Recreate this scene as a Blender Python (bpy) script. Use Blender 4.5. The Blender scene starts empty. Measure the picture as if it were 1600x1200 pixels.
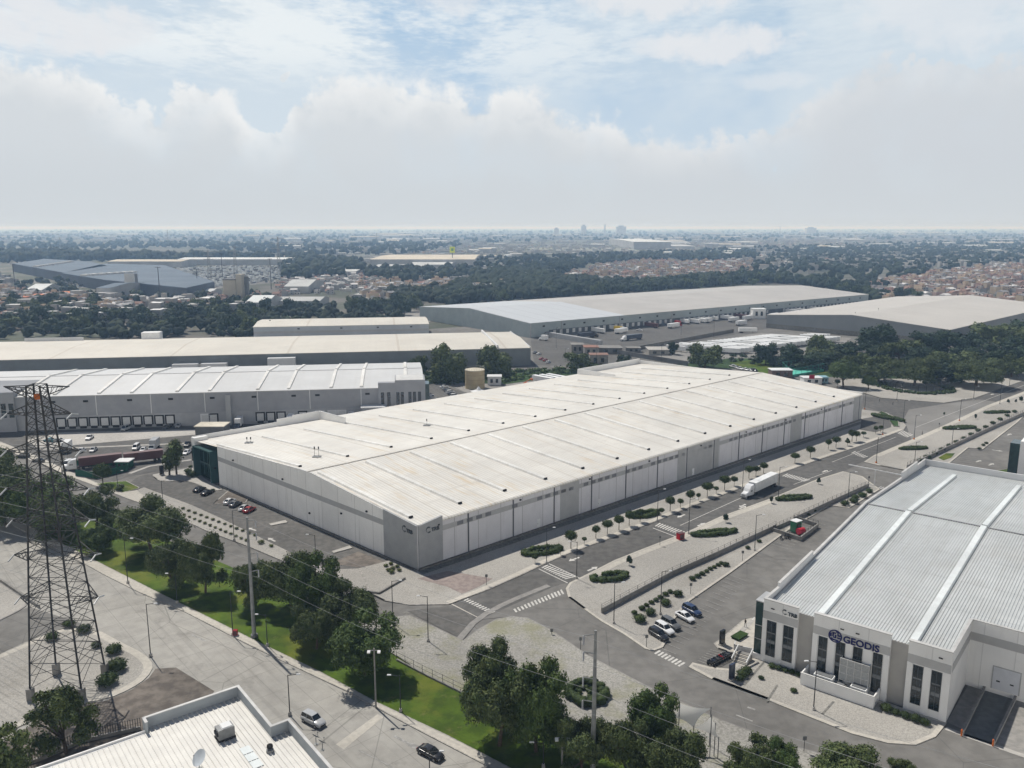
import bpy, bmesh, math, random
import numpy as np
from mathutils import Vector, Matrix
from mathutils.geometry import tessellate_polygon
R = math.radians
sc = bpy.context.scene
COL = sc.collection
random.seed(7)
# ---------------------------------------------------------------- camera
F, CX, CY, HOR, H = 1294.0, 800.0, 600.0, 355.0, 80.0
TH = math.atan((CY-HOR)/F); ST, CT = math.sin(TH), math.cos(TH)
cd = bpy.data.cameras.new('camera'); cam = bpy.data.objects.new('camera', cd); COL.objects.link(cam)
cam.location = (0, 0, H); cam.rotation_euler = (math.pi/2-TH, 0, 0)
cd.sensor_width = 36; cd.lens = 36*F/1600; cd.clip_start = 1; cd.clip_end = 90000
sc.camera = cam
# ---------------------------------------------------------------- light
SUN_EL = R(55); SUN_AZ = math.atan2(-0.62, 0.79)          # azimuth from +y towards +x
sd = Vector((math.sin(SUN_AZ)*math.cos(SUN_EL), math.cos(SUN_AZ)*math.cos(SUN_EL), math.sin(SUN_EL)))
sl = bpy.data.lights.new('sun', 'SUN'); sl.energy = 4.7; sl.angle = R(.6); sl.color = (1, .95, .87)
so = bpy.data.objects.new('sun', sl); COL.objects.link(so); so.rotation_euler = sd.to_track_quat('Z', 'Y').to_euler()
vs = sc.view_settings; vs.view_transform = 'Standard'; vs.look = 'None'; vs.exposure = 0.0; vs.gamma = 1; vs.use_curve_mapping = False
sc.cycles.max_bounces = 6; sc.cycles.diffuse_bounces = 3; sc.cycles.glossy_bounces = 2; sc.cycles.transmission_bounces = 3
sc.cycles.volume_bounces = 1; sc.cycles.transparent_max_bounces = 8

class NT:                                                    # tiny node-tree writer
    def __init__(s, tree): s.t = tree; s.n = tree.nodes; s.l = tree.links
    def new(s, typ, **kw):
        n = s.n.new(typ)
        for k, v in kw.items(): setattr(n, k, v)
        return n
    def put(s, sock, v):
        if isinstance(v, bpy.types.NodeSocket): s.l.new(v, sock)
        elif isinstance(v, bpy.types.Node): s.l.new(v.outputs[0], sock)
        elif v is not None:
            if isinstance(v, (tuple, list)) and len(v) == 3 and sock.type == 'RGBA': v = (*v, 1)
            sock.default_value = v
    def m(s, op, a, b=None, c=None, clamp=False):
        n = s.new('ShaderNodeMath', operation=op, use_clamp=clamp)
        for i, v in enumerate((a, b, c)):
            if v is not None: s.put(n.inputs[i], v)
        return n.outputs[0]
    def mix(s, f, a, b, mode='MIX'):
        n = s.new('ShaderNodeMix', data_type='RGBA', blend_type=mode)
        s.put(n.inputs[0], f); s.put(n.inputs[6], a); s.put(n.inputs[7], b)
        return n.outputs[2]
    def ss(s, x, a, b, lo=0., hi=1.):
        n = s.new('ShaderNodeMapRange', interpolation_type='SMOOTHSTEP')
        for i, v in enumerate((x, a, b, lo, hi)): s.put(n.inputs[i], v)
        return n.outputs[0]
    def noise(s, vec, scale, detail=4, rough=.55):
        n = s.new('ShaderNodeTexNoise'); s.put(n.inputs['Vector'], vec)
        n.inputs['Scale'].default_value = scale; n.inputs['Detail'].default_value = detail; n.inputs['Roughness'].default_value = rough
        return n.outputs[0]
# ---------------------------------------------------------------- sky
w = bpy.data.worlds.new('World'); sc.world = w; w.use_nodes = True
N = NT(w.node_tree); N.n.clear()
out = N.new('ShaderNodeOutputWorld'); bg = N.new('ShaderNodeBackground'); N.l.new(bg.outputs[0], out.inputs[0])
sky = N.new('ShaderNodeTexSky', sky_type='NISHITA', sun_disc=False, sun_elevation=SUN_EL, sun_rotation=SUN_AZ, altitude=2200, air_density=1.0, dust_density=1.0, ozone_density=1.5)
SKY_S = .10
bg.inputs[1].default_value = SKY_S
tc = N.new('ShaderNodeTexCoord'); D = tc.outputs['Generated']
sp = N.new('ShaderNodeSeparateXYZ'); N.l.new(D, sp.inputs[0]); X, Y, Z = sp.outputs
az = N.m('ARCTAN2', X, Y); el = N.m('ARCSINE', Z)
K = 1/SKY_S
def c8(r, g, b): return tuple(K*((v/255/12.92) if v < 10 else ((v/255+.055)/1.055)**2.4) for v in (r, g, b))
# outline of the cumulus bank: azimuth (photo column) against elevation
prof = [(-400,125),(0,118),(60,110),(130,118),(175,140),(215,165),(260,178),(300,150),(345,152),(385,180),(425,205),(460,195),(490,150),(540,142),(600,150),(690,152),(745,165),(790,158),(830,162),(880,190),(950,206),(1010,228),(1070,235),(1110,225),(1160,210),(1210,190),(1260,160),(1310,130),(1370,108),(1450,104),(1520,100),(1600,98),(2000,110)]
fc = N.new('ShaderNodeFloatCurve'); cv = fc.mapping.curves[0]
azs = lambda x: math.atan((x-CX)/F)
els = lambda x, y: math.atan2((HOR-y)/F*1.02, math.hypot(1, (x-CX)/F))
pts = [(azs(x)/1.6+.5, els(x, y)*4) for x, y in prof]
cv.points[0].location = (0, pts[0][1]); cv.points[1].location = (1, pts[-1][1])
for p in pts: cv.points.new(*p)
fc.mapping.update(); N.put(fc.inputs['Value'], N.m('MULTIPLY_ADD', az, 1/1.6, .5))
top = N.m('MULTIPLY', fc.outputs[0], .25)
n1 = N.noise(D, 26, 8, .6); n2 = N.noise(D, 9, 5, .5); n3 = N.noise(D, 60, 6, .6)
vo = N.new('ShaderNodeTexVoronoi', feature='SMOOTH_F1'); N.put(vo.inputs['Vector'], D); vo.inputs['Scale'].default_value = 34; vo.inputs['Smoothness'].default_value = .6
tp = N.m('ADD', top, N.m('MULTIPLY', N.m('SUBTRACT', n1, .5), .075))
tp = N.m('ADD', tp, N.m('MULTIPLY', N.m('SUBTRACT', n3, .5), .03)); tp = N.m('ADD', tp, N.m('MULTIPLY', N.m('SUBTRACT', n2, .5), .05))
tp = N.m('ADD', tp, N.m('MULTIPLY', N.m('SUBTRACT', .45, vo.outputs['Distance']), .018))
below = N.m('SUBTRACT', tp, el)                                # > 0 inside the bank
bank = N.ss(below, N.m('MULTIPLY_ADD', n2, -.03, .012), N.m('MULTIPLY_ADD', n2, .07, -.020))
# some banks are soft, some crisp
bank = N.m('MULTIPLY', bank, N.ss(n2, .30, .52, .62, 1.))
billow = N.ss(N.m('ADD', n1, N.m('MULTIPLY', n3, .35)), .45, .85)
edge = N.ss(below, .0, .06, 1., 0.)
bcol = N.mix(N.m('MULTIPLY', edge, N.m('MULTIPLY_ADD', billow, 1.2, .12), clamp=True), c8(212, 218, 223), c8(238, 240, 241))
bcol = N.mix(N.ss(el, .12, .0), bcol, c8(204, 211, 217))
right = N.ss(az, -.15, .5)
bcol = N.mix(N.m('MULTIPLY', right, .55), bcol, c8(203, 209, 216))
blue = N.mix(N.ss(el, .02, .24), c8(209, 219, 229), c8(187, 212, 231))
blue = N.mix(.28, blue, sky.outputs[0])
# high rippled cirrus on a plane overhead
q = N.new('ShaderNodeCombineXYZ'); zz = N.m('MAXIMUM', Z, .03)
N.put(q.inputs[0], N.m('DIVIDE', X, zz)); N.put(q.inputs[1], N.m('DIVIDE', Y, zz))
mp = N.new('ShaderNodeMapping'); N.put(mp.inputs[0], q); mp.inputs['Scale'].default_value = (1, .55, 1); mp.inputs['Rotation'].default_value = (0, 0, .5)
c1 = N.noise(mp, 1.0, 5, .55); c2 = N.noise(mp, 5.5, 7, .62); c3 = N.noise(q, 16, 4, .6)
cm = N.m('ADD', N.m('MULTIPLY', c1, .75), N.m('ADD', N.m('MULTIPLY', c2, .42), N.m('MULTIPLY', c3, .16)))
cir = N.ss(cm, .57, .77); cir = N.m('MULTIPLY', cir, N.ss(el, .125, .20)); cir = N.m('MULTIPLY', cir, N.ss(az, .45, -.25, .28, .95))
haze_hi = N.m('MULTIPLY', N.ss(N.noise(D, 3.2, 5, .6), .38, .60), .72)
colr = N.mix(haze_hi, blue, c8(216, 226, 233))
colr = N.mix(cir, colr, c8(235, 241, 244))
# a few free-standing soft clouds high up: (column, row, half width, half height, strength)
for (px, py, a, b, st) in ((100, 62, 110, 42, .9), (215, 78, 60, 28, .7), (1010, 18, 150, 42, .9), (1115, 92, 105, 27, .9), (1010, 98, 55, 16, .55), (690, 8, 90, 40, .6), (1500, 25, 190, 55, .55), (1200, 145, 70, 14, .4)):
    dx = N.m('DIVIDE', N.m('SUBTRACT', az, azs(px)), a/F); dy = N.m('DIVIDE', N.m('SUBTRACT', el, els(px, py)), b/F)
    r2 = N.m('ADD', N.m('MULTIPLY', dx, dx), N.m('MULTIPLY', dy, dy))
    r2 = N.m('ADD', r2, N.m('MULTIPLY', N.m('SUBTRACT', N.m('ADD', n1, N.m('MULTIPLY', n2, .8)), .9), 3.4))
    colr = N.mix(N.m('MULTIPLY', N.ss(r2, 1.25, .25), st), colr, c8(229, 232, 236))
colr = N.mix(bank, colr, bcol)
colr = N.mix(N.ss(el, .085, .0), colr, c8(207, 213, 218))
back = N.m('MULTIPLY', N.ss(N.m('ABSOLUTE', az), .95, 1.7), .9)            # added fill: sky out of view behind the camera brightened to lift shaded walls
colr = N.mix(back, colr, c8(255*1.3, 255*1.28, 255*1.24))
colr = N.mix(N.ss(el, .28, .42), colr, N.mix(.32, sky.outputs[0], (0., 0., 0.)))
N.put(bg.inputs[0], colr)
# ---------------------------------------------------------------- picture-to-ground helper (photo 1600x1200)
def G(px, py, z=0.0):
    v = (py-CY)/F; u = (px-CX)/F; dn = ST+v*CT; t = (H-z)/dn
    return Vector((u*t, (CT-v*ST)*t, z))
def PX(x, y, z=0.):
    d = y*CT+(H-z)*ST
    return (CX+F*x/d, CY+F*((H-z)*CT-y*ST)/d)
def HT(bx, by, ty):                                          # height of something standing at (bx,by) whose top is at row ty
    g = G(bx, by); v = (ty-CY)/F
    return H-g.y*(ST+v*CT)/(CT-v*ST)
def V2(p): return Vector((p[0], p[1], 0))
# ---------------------------------------------------------------- materials
MATS = {}
def lin(c): return tuple((v/12.92) if v < .04 else ((v+.055)/1.055)**2.4 for v in c)
def mat(name, c, c2=None, s=.6, s2=.04, var=.12, rough=.85, metal=0., bump=0., bs=8., det=5, lo=.35, hi=.65, spec=.14, alpha=None, trans=0., emis=None, fn=None):
    if name in MATS: return MATS[name]
    m = bpy.data.materials.new(name); m.use_nodes = True; n = NT(m.node_tree); b = n.n['Principled BSDF']
    geo = n.new('ShaderNodeNewGeometry'); P = geo.outputs['Position']
    a = n.noise(P, s, det)
    col = n.mix(n.ss(a, lo, hi), c, c2 if c2 else tuple(v*.85 for v in c))
    big = n.noise(P, s2, 3)
    g = n.new('ShaderNodeCombineColor'); f = n.ss(big, .3, .7, 1-var, 1+var)
    for i in range(3): n.put(g.inputs[i], f)
    col = n.mix(1., col, g.outputs[0], 'MULTIPLY')
    if fn: col = fn(n, P, col)
    n.put(b.inputs['Base Color'], col); b.inputs['Roughness'].default_value = rough; b.inputs['Metallic'].default_value = metal
    b.inputs['Specular IOR Level'].default_value = spec
    if bump:
        bn = n.new('ShaderNodeBump'); bn.inputs['Strength'].default_value = min(1, bump); bn.inputs['Distance'].default_value = .1
        n.put(bn.inputs['Height'], n.noise(P, bs, 3)); n.put(b.inputs['Normal'], bn.outputs[0])
    if emis: b.inputs['Emission Color'].default_value = (*emis, 1); b.inputs['Emission Strength'].default_value = 1
    MATS[name] = m; return m
def rotated(n, P, ang, sx, sy, sz=1.):
    mp = n.new('ShaderNodeMapping'); n.put(mp.inputs[0], P); mp.inputs['Rotation'].default_value = (0, 0, -ang)
    mp2 = n.new('ShaderNodeMapping'); n.put(mp2.inputs[0], mp.outputs[0]); mp2.inputs['Scale'].default_value = (sx, sy, sz)
    return mp2.outputs[0]
# ---------------------------------------------------------------- mesh builder
class MB:
    def __init__(s): s.v = []; s.f = []; s.mi = []; s.cur = 0
    def add(s, vs, fs):
        o = len(s.v); s.v += [tuple(p) for p in vs]; s.f += [tuple(i+o for i in f) for f in fs]; s.mi += [s.cur]*len(fs); return s
    def quad(s, a, b, c, d): return s.add([a, b, c, d], [(0, 1, 2, 3)])
    def box(s, x, y, z, sx, sy, sz, rz=0., tx=1., ty=1., rx=0., ry=0.):  # centre x,y ; z = bottom; tx,ty taper of the top
        vs = []
        for k, (fx, fy) in ((0, (1, 1)), (1, (tx, ty))):
            for (i, j) in ((-1, -1), (1, -1), (1, 1), (-1, 1)): vs.append(Vector((i*sx/2*fx, j*sy/2*fy, k*sz)))
        M = Matrix.Translation((x, y, z)) @ Matrix.Rotation(rz, 4, 'Z') @ Matrix.Rotation(ry, 4, 'Y') @ Matrix.Rotation(rx, 4, 'X')
        return s.add([M @ p for p in vs], [(3, 2, 1, 0), (4, 5, 6, 7), (0, 1, 5, 4), (1, 2, 6, 5), (2, 3, 7, 6), (3, 0, 4, 7)])
    def prism(s, pts, z0, z1, cap=True, bottom=False):        # pts: counter-clockwise (x,y); z1 number or list
        n = len(pts); zt = z1 if isinstance(z1, (list, tuple)) else [z1]*n
        if sum(pts[i][0]*pts[(i+1) % n][1]-pts[(i+1) % n][0]*pts[i][1] for i in range(n)) < 0: pts = pts[::-1]; zt = list(zt)[::-1]
        vs = [(p[0], p[1], z0) for p in pts]+[(p[0], p[1], z) for p, z in zip(pts, zt)]
        fs = [(i, (i+1) % n, n+(i+1) % n, n+i) for i in range(n)]
        if cap:
            for t in tessellate_polygon([[Vector((p[0], p[1], 0)) for p in pts]]):
                a, b, c = (Vector((*pts[i][:2], 0)) for i in t)
                t = t if (b-a).cross(c-a).z > 0 else t[::-1]
                fs.append(tuple(n+i for i in t))
                if bottom: fs.append(tuple(reversed(t)))
        return s.add(vs, fs)
    def tube(s, a, b, r0, r1=None, n=6, caps=True):
        a, b = Vector(a), Vector(b); r1 = r0 if r1 is None else r1; d = (b-a)
        if d.length < 1e-6: return s
        q = d.to_track_quat('Z', 'Y'); vs = []
        for p, r in ((a, r0), (b, r1)):
            for i in range(n):
                t = 2*math.pi*i/n; vs.append(p+q @ Vector((r*math.cos(t), r*math.sin(t), 0)))
        fs = [(i, (i+1) % n, n+(i+1) % n, n+i) for i in range(n)]
        if caps: fs += [tuple(range(n))[::-1], tuple(range(n, 2*n))]
        return s.add(vs, fs)
    def beam(s, a, b, w, h=None):
        a, b = Vector(a), Vector(b); h = h or w; d = (b-a).normalized(); u = d.cross(Vector((0, 0, 1)))
        u = Vector((1, 0, 0)) if u.length < 1e-4 else u.normalized(); v = d.cross(u)
        vs = [p+u*(i*w/2)+v*(j*h/2) for p in (a, b) for i, j in ((-1, -1), (1, -1), (1, 1), (-1, 1))]
        return s.add(vs, [(3, 2, 1, 0), (4, 5, 6, 7), (0, 1, 5, 4), (1, 2, 6, 5), (2, 3, 7, 6), (3, 0, 4, 7)])
    def lathe(s, prof, n=16, cx=0, cy=0):                      # prof: (r, z)
        vs = [(cx+r*math.cos(2*math.pi*i/n), cy+r*math.sin(2*math.pi*i/n), z) for r, z in prof for i in range(n)]
        fs = [(k*n+i, k*n+(i+1) % n, (k+1)*n+(i+1) % n, (k+1)*n+i) for k in range(len(prof)-1) for i in range(n)]
        fs += [tuple(range(n))[::-1], tuple((len(prof)-1)*n+i for i in range(n))]
        return s.add(vs, fs)
    def blob(s, c, r, sub=1, jit=.15, sq=(1, 1, 1), rnd=random):
        vs, fs = ICO[sub]
        return s.add([Vector(c)+Vector((p[0]*sq[0], p[1]*sq[1], p[2]*sq[2]))*(r*(1+rnd.uniform(-jit, jit))) for p in vs], fs)
    def mesh(s, name, mats, smooth=False):
        me = bpy.data.meshes.new(name); me.from_pydata(s.v, [], s.f)
        for m in (mats if isinstance(mats, (list, tuple)) else [mats]): me.materials.append(m)
        if any(s.mi): me.polygons.foreach_set('material_index', s.mi)
        if smooth: me.polygons.foreach_set('use_smooth', [True]*len(me.polygons))
        me.update(); return me
    def build(s, name, mats, parent=None, world=True, smooth=False, **props):
        """world=True: vertices are world coordinates, re-based on the parent's position"""
        if not s.v: return None
        o = Vector((0, 0, 0))
        if parent is not None and world: o = wloc(parent)
        elif parent is None and world:
            a = np.array(s.v); o = Vector((float(a[:, 0].mean()), float(a[:, 1].mean()), float(a[:, 2].min())))
        if world: s.v = [(p[0]-o.x, p[1]-o.y, p[2]-o.z) for p in s.v]
        ob = bpy.data.objects.new(name, s.mesh(name, mats, smooth)); COL.objects.link(ob)
        if parent is not None: ob.parent = parent
        elif world: ob.location = o
        tag(ob, **props); return ob
def wloc(o):
    v = Vector(o.location)
    while o.parent: o = o.parent; v = v+Vector(o.location)
    return v
def tag(o, label=None, cat=None, group=None, kind=None):
    if label: o['label'] = label
    if cat: o['category'] = cat
    if group: o['group'] = group
    if kind: o['kind'] = kind
    return o
def thing(name, label, cat, loc=(0, 0, 0), rz=0., group=None):
    o = bpy.data.objects.new(name, None); COL.objects.link(o); o.location = loc; o.rotation_euler = (0, 0, rz); o.empty_display_size = .5
    return tag(o, label, cat, group)
KIDS = {}
def kids(o):
    if o.name not in KIDS: KIDS[o.name] = list(o.children)
    return KIDS[o.name]
def dup(o, loc=None, rz=None, sc_=None, label=None, group=None, parent=None, swap=None):
    c = o.copy(); COL.objects.link(c); c.parent = parent
    if loc is not None: c.location = loc
    if rz is not None: c.rotation_euler = (c.rotation_euler[0], c.rotation_euler[1], rz)
    if sc_ is not None: c.scale = (sc_, sc_, sc_) if isinstance(sc_, (int, float)) else sc_
    if label: c['label'] = label
    if group: c['group'] = group
    if swap and c.data and c.data.materials:
        for k, sl_ in enumerate(c.material_slots):
            if sl_.material and sl_.material.name in swap: sl_.link = 'OBJECT'; sl_.material = swap[sl_.material.name]
    for ch in kids(o): dup(ch, parent=c, swap=swap)
    return c
def ico(sub):
    b = bmesh.new(); bmesh.ops.create_icosphere(b, subdivisions=sub, radius=1); b.verts.ensure_lookup_table()
    r = ([tuple(v.co) for v in b.verts], [tuple(v.index for v in f.verts) for f in b.faces]); b.free(); return r
ICO = {1: ico(1), 2: ico(2), 3: ico(3)}
def ordn(i): return ('first', 'second', 'third', 'fourth', 'fifth', 'sixth', 'seventh', 'eighth', 'ninth', 'tenth', 'eleventh', 'twelfth', 'thirteenth', 'fourteenth', 'fifteenth', 'sixteenth', 'seventeenth', 'eighteenth', 'nineteenth', 'twentieth', 'twenty-first', 'twenty-second', 'twenty-third', 'twenty-fourth', 'twenty-fifth', 'twenty-sixth', 'twenty-seventh', 'twenty-eighth', 'twenty-ninth', 'thirtieth', 'thirty-first', 'thirty-second', 'thirty-third', 'thirty-fourth', 'thirty-fifth', 'thirty-sixth')[i]
# ---------------------------------------------------------------- palette
def blend_noise(c, sc1, lo, hi, det=4):
    def fn(n, P, col): return n.mix(n.ss(n.noise(P, sc1, det, .6), lo, hi), col, c)
    return fn
def joint_fn(ang, px_, py_):
    def fn(n, P, col):
        q = rotated(n, P, ang, 1, 1); s_ = n.new('ShaderNodeSeparateXYZ'); n.put(s_.inputs[0], q)
        for o, per in ((0, px_), (1, py_)):
            f = n.m('FRACT', n.m('DIVIDE', s_.outputs[o], per)); l = n.m('LESS_THAN', f, .05/per*2); col = n.mix(n.m('MULTIPLY', l, .35), col, (.09, .088, .08))
        tr = n.noise(rotated(n, P, ang, .02, .55), 1., 4, .6); col = n.mix(n.ss(tr, .50, .70, 0., .30), col, (.15, .145, .135))
        wn = n.new('ShaderNodeTexWhiteNoise'); fl_ = n.new('ShaderNodeVectorMath', operation='FLOOR'); n.put(fl_.inputs[0], rotated(n, P, ang, 1/px_, 1/py_, 0.)); n.put(wn.inputs['Vector'], fl_.outputs[0])
        col = n.mix(n.m('MULTIPLY', wn.outputs[0], .10), col, (.16, .155, .145))
        return road_fn(n, P, col)
    return fn
def road_fn(n, P, col):
    v = n.new('ShaderNodeTexVoronoi', feature='DISTANCE_TO_EDGE'); n.put(v.inputs['Vector'], n.mix(.06, P, n.new('ShaderNodeTexNoise').outputs['Color'])); v.inputs['Scale'].default_value = .055
    crack = n.ss(v.outputs['Distance'], .0, .006, .38, 0.)
    col = n.mix(crack, col, (.05, .05, .05))
    col = n.mix(n.ss(n.noise(P, .18, 6, .65), .54, .72, 0., .4), col, (.10, .096, .09))
    return n.mix(n.ss(n.noise(P, .5, 5, .7), .64, .78, 0., .45), col, (.06, .06, .06))
def soil_fn(n, P, col):
    return n.mix(n.ss(n.noise(P, .10, 7, .68), .46, .66, 0., .55), col, (.19, .19, .09))
M_ave = mat('avenue_concrete', (.35, .34, .312), (.305, .295, .272), s=.35, var=.10, fn=joint_fn(-.86, 7.5, 4.2))
M_asph = mat('asphalt', (.09, .088, .085), (.12, .117, .111), s=.5, var=.14, fn=road_fn)
M_asph2 = mat('worn_asphalt', (.135, .131, .123), (.17, .165, .155), s=.35, var=.13, fn=road_fn)
M_asph3 = mat('dark_asphalt', (.095, .093, .088), (.13, .125, .118), s=.6, var=.12, fn=road_fn)
M_dirtasph = mat('stained_pavement', (.17, .15, .13), (.10, .088, .078), s=.45, var=.2, det=8)
M_conc = mat('concrete', (.40, .385, .36), (.33, .32, .30), s=.8, var=.1)
M_concd = mat('old_concrete', (.26, .25, .235), (.20, .195, .185), s=.8, var=.14)
M_walk = mat('sidewalk', (.46, .435, .385), (.39, .37, .33), s=1.3, var=.1)
M_kerb = mat('kerb', (.40, .38, .35), (.25, .24, .22), s=1.5)
M_kerbd = mat('dark_kerb', (.12, .118, .11), (.2, .195, .18), s=1.5)  # darker kerb tone, shared by the plinth, drain strip and some walls
def stain_fn(n, P, col):
    return n.mix(n.ss(n.noise(P, .07, 7, .7), .52, .68, 0., .35), col, (.20, .185, .155))
M_grav = mat('gravel', (.37, .355, .325), (.26, .25, .23), s=4.5, var=.10, det=9, lo=.34, hi=.66, bump=.6, bs=4, fn=stain_fn)
M_gravs = mat('gravel_with_weeds', (.33, .32, .295), (.22, .215, .195), s=3.0, var=.12, det=9, fn=soil_fn, bump=.5, bs=4)
M_pink = mat('reddish_paving', (.20, .165, .155), (.26, .22, .20), s=.9, var=.15, det=8)
def grass_fn(n, P, col):
    col = n.mix(n.ss(n.noise(P, .09, 6, .6), .48, .66), col, (.105, .125, .015)); col = n.mix(n.ss(n.noise(P, .22, 7, .7), .57, .72, 0., .7), col, (.15, .135, .06))
    return n.mix(n.ss(n.noise(P, 1.3, 6, .7), .52, .7, 0., .5), col, (.035, .06, .008))
M_grass = mat('grass', (.062, .105, .008), (.036, .066, .006), s=.35, var=.28, det=8, bump=.5, bs=5, fn=grass_fn)
M_wild = mat('wild_growth', (.04, .075, .018), (.02, .045, .014), s=.35, var=.3, det=8, bump=.8, bs=2)
M_white = mat('road_paint', (.54, .53, .50), (.33, .325, .31), s=1.8, var=.1, lo=.45, hi=.7)
M_far = mat('plain', (.075, .085, .06), (.14, .13, .115), s=.012, s2=.0016, var=.35, det=9, lo=.42, hi=.6)
# ---------------------------------------------------------------- ground sheets and raised beds
def chaikin(p, it=2, closed=True):
    for _ in range(it):
        q = []; n = len(p)
        for i in range(n if closed else n-1):
            a, b = p[i], p[(i+1) % n]
            q += [(a[0]*.75+b[0]*.25, a[1]*.75+b[1]*.25), (a[0]*.25+b[0]*.75, a[1]*.25+b[1]*.75)]
        p = q if closed else [p[0]]+q+[p[-1]]
    return p
def sheet(name, pts, z, m, px=True, smooth=0):
    p = [tuple(G(*q)[:2]) for q in pts] if px else pts
    if smooth: p = chaikin(p, smooth)
    b = MB(); vs = [(x, y, z) for x, y in p]; fs = []
    for t in tessellate_polygon([[Vector((x, y, 0)) for x, y in p]]):
        a, b_, c = (Vector((*p[i], 0)) for i in t); fs.append(tuple(t) if (b_-a).cross(c-a).z > 0 else tuple(t[::-1]))
    b.add(vs, fs); return b.build(name, m, kind='structure')
def ribbon(b, line, w0, w1, z):                                # strip between offsets w0..w1 to the left of a world polyline
    n = len(line); P = [Vector((p[0], p[1], 0)) for p in line]; L = []; Q = []
    for i in range(n):
        d = (P[min(i+1, n-1)]-P[max(i-1, 0)]).normalized(); nn = Vector((-d.y, d.x, 0)); L.append(P[i]+nn*w0); Q.append(P[i]+nn*w1)
    for i in range(n-1):
        b.add([(L[i].x, L[i].y, z), (L[i+1].x, L[i+1].y, z), (Q[i+1].x, Q[i+1].y, z), (Q[i].x, Q[i].y, z)], [(0, 1, 2, 3) if w1 > w0 else (3, 2, 1, 0)])
def line(pts, smooth=0):
    p = [tuple(G(*q)[:2]) for q in pts]
    return chaikin(p, smooth, False) if smooth else p
def bed(name, pts, m, h=.14, px=True, smooth=0, kerb=.22, mk=None, base=.0):
    """raised bed: top face, dark-ish vertical side and a kerb rim"""
    p = [tuple(G(*q)[:2]) for q in pts] if px else list(pts)
    if smooth: p = chaikin(p, smooth)
    n = len(p)
    if sum(p[i][0]*p[(i+1) % n][1]-p[(i+1) % n][0]*p[i][1] for i in range(n)) < 0: p = p[::-1]
    b = MB(); b.prism(p, base-.02, base+h); o = b.build(name, [m, mk or M_kerb], kind='structure')
    fs = [f.index for f in o.data.polygons if abs(f.normal.z) < .5]
    for i in fs: o.data.polygons[i].material_index = 1
    if kerb:
        r = MB(); ribbon(r, p+[p[0], p[1]], 0, kerb, base+h+.012); r.build('kerb', mk or M_kerb, kind='structure')
    return o
def plane(name, x0, y0, x1, y1, z, m):
    b = MB(); b.add([(x0, y0, z), (x1, y0, z), (x1, y1, z), (x0, y1, z)], [(0, 1, 2, 3)]); return b.build(name, m, kind='structure')
plane('ground', -60000, -2000, 60000, 60000, -.35, M_far)
# whole industrial park: worn paving everywhere, beds and roads laid on top
sheet('park_ground', [(-700, 700), (-500, 560), (300, 540), (800, 505), (1210, 470), (1400, 470), (1900, 505), (2300, 700), (2600, 1500), (-1500, 1500)], -.06, M_asph2)
# avenue (pale concrete)
AVE_N = [(-160, 730), (0, 812), (50, 836), (165, 900), (215, 925), (287, 956), (400, 1014), (540, 1080), (600, 1113), (650, 1140), (750, 1192), (900, 1270), (1100, 1380)]
AVE_G = [(-160, 716), (0, 799), (62, 832), (182, 893), (245, 925), (300, 952), (400, 1002), (500, 1050), (587, 1097), (700, 1150), (800, 1202), (930, 1270), (1150, 1380)]
sheet('avenue', AVE_N+[(900, 1500), (-900, 1500), (-900, 800)], 0.0, M_ave)
bed('sidewalk', AVE_N+AVE_G[::-1], M_walk, kerb=.18)
sheet('side_street', [(-20, 975), (45, 948), (130, 975), (150, 983), (100, 992), (40, 1003), (-60, 1050)], .012, M_asph2)
bed('gravel_island', [(-200, 1110), (-60, 1050), (0, 1024), (50, 1002), (90, 982), (150, 983), (190, 1005), (225, 1022), (241, 1040), (230, 1060), (205, 1077), (168, 1093), (100, 1104), (0, 1150), (-100, 1200)], M_grav, smooth=1, kerb=1.5, mk=M_walk)
bed('gravel_island', [(-150, 860), (-40, 895), (0, 908), (44, 940), (40, 950), (0, 970), (-100, 1020), (-250, 960)], M_grav, smooth=1, kerb=.4, mk=M_concd)
sheet('driveway', [(168, 1094), (205, 1078), (232, 1060), (243, 1045), (275, 1043), (335, 1080), (300, 1130), (100, 1210), (0, 1230), (-100, 1230), (20, 1150), (100, 1105)], .016, M_dirtasph)
# avenue markings: concrete speed table and faded arrows
sheet('speed_table', [(525, 1163), (590, 1116), (599, 1121), (537, 1171)], .02, M_walk)
# inner street
ST_NE = [(-200, 640), (-60, 682), (0, 699), (25, 710), (100, 742), (150, 760), (200, 780), (250, 797), (282, 812), (325, 832), (387, 855), (470, 890), (575, 928), (600, 940), (640, 946), (705, 945)]
ST_SW = [(-220, 665), (0, 730), (60, 757), (120, 783), (190, 813), (270, 848), (400, 903), (480, 938), (560, 968), (640, 962)]
sheet('street', ST_NE+[(750, 968)]+ST_SW[::-1], 0.0, M_asph2)
# grass verge
bed('grass_verge', AVE_G+[(1300, 1380), (1090, 1225), (900, 1130), (725, 1088), (640, 1040), (575, 1000), (540, 968)]+ST_SW[-3::-1], M_grass, h=.16, kerb=0)
sheet('concrete_path', [(470, 915), (490, 925), (545, 960), (520, 962), (478, 935)], .2, M_concd)
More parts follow.
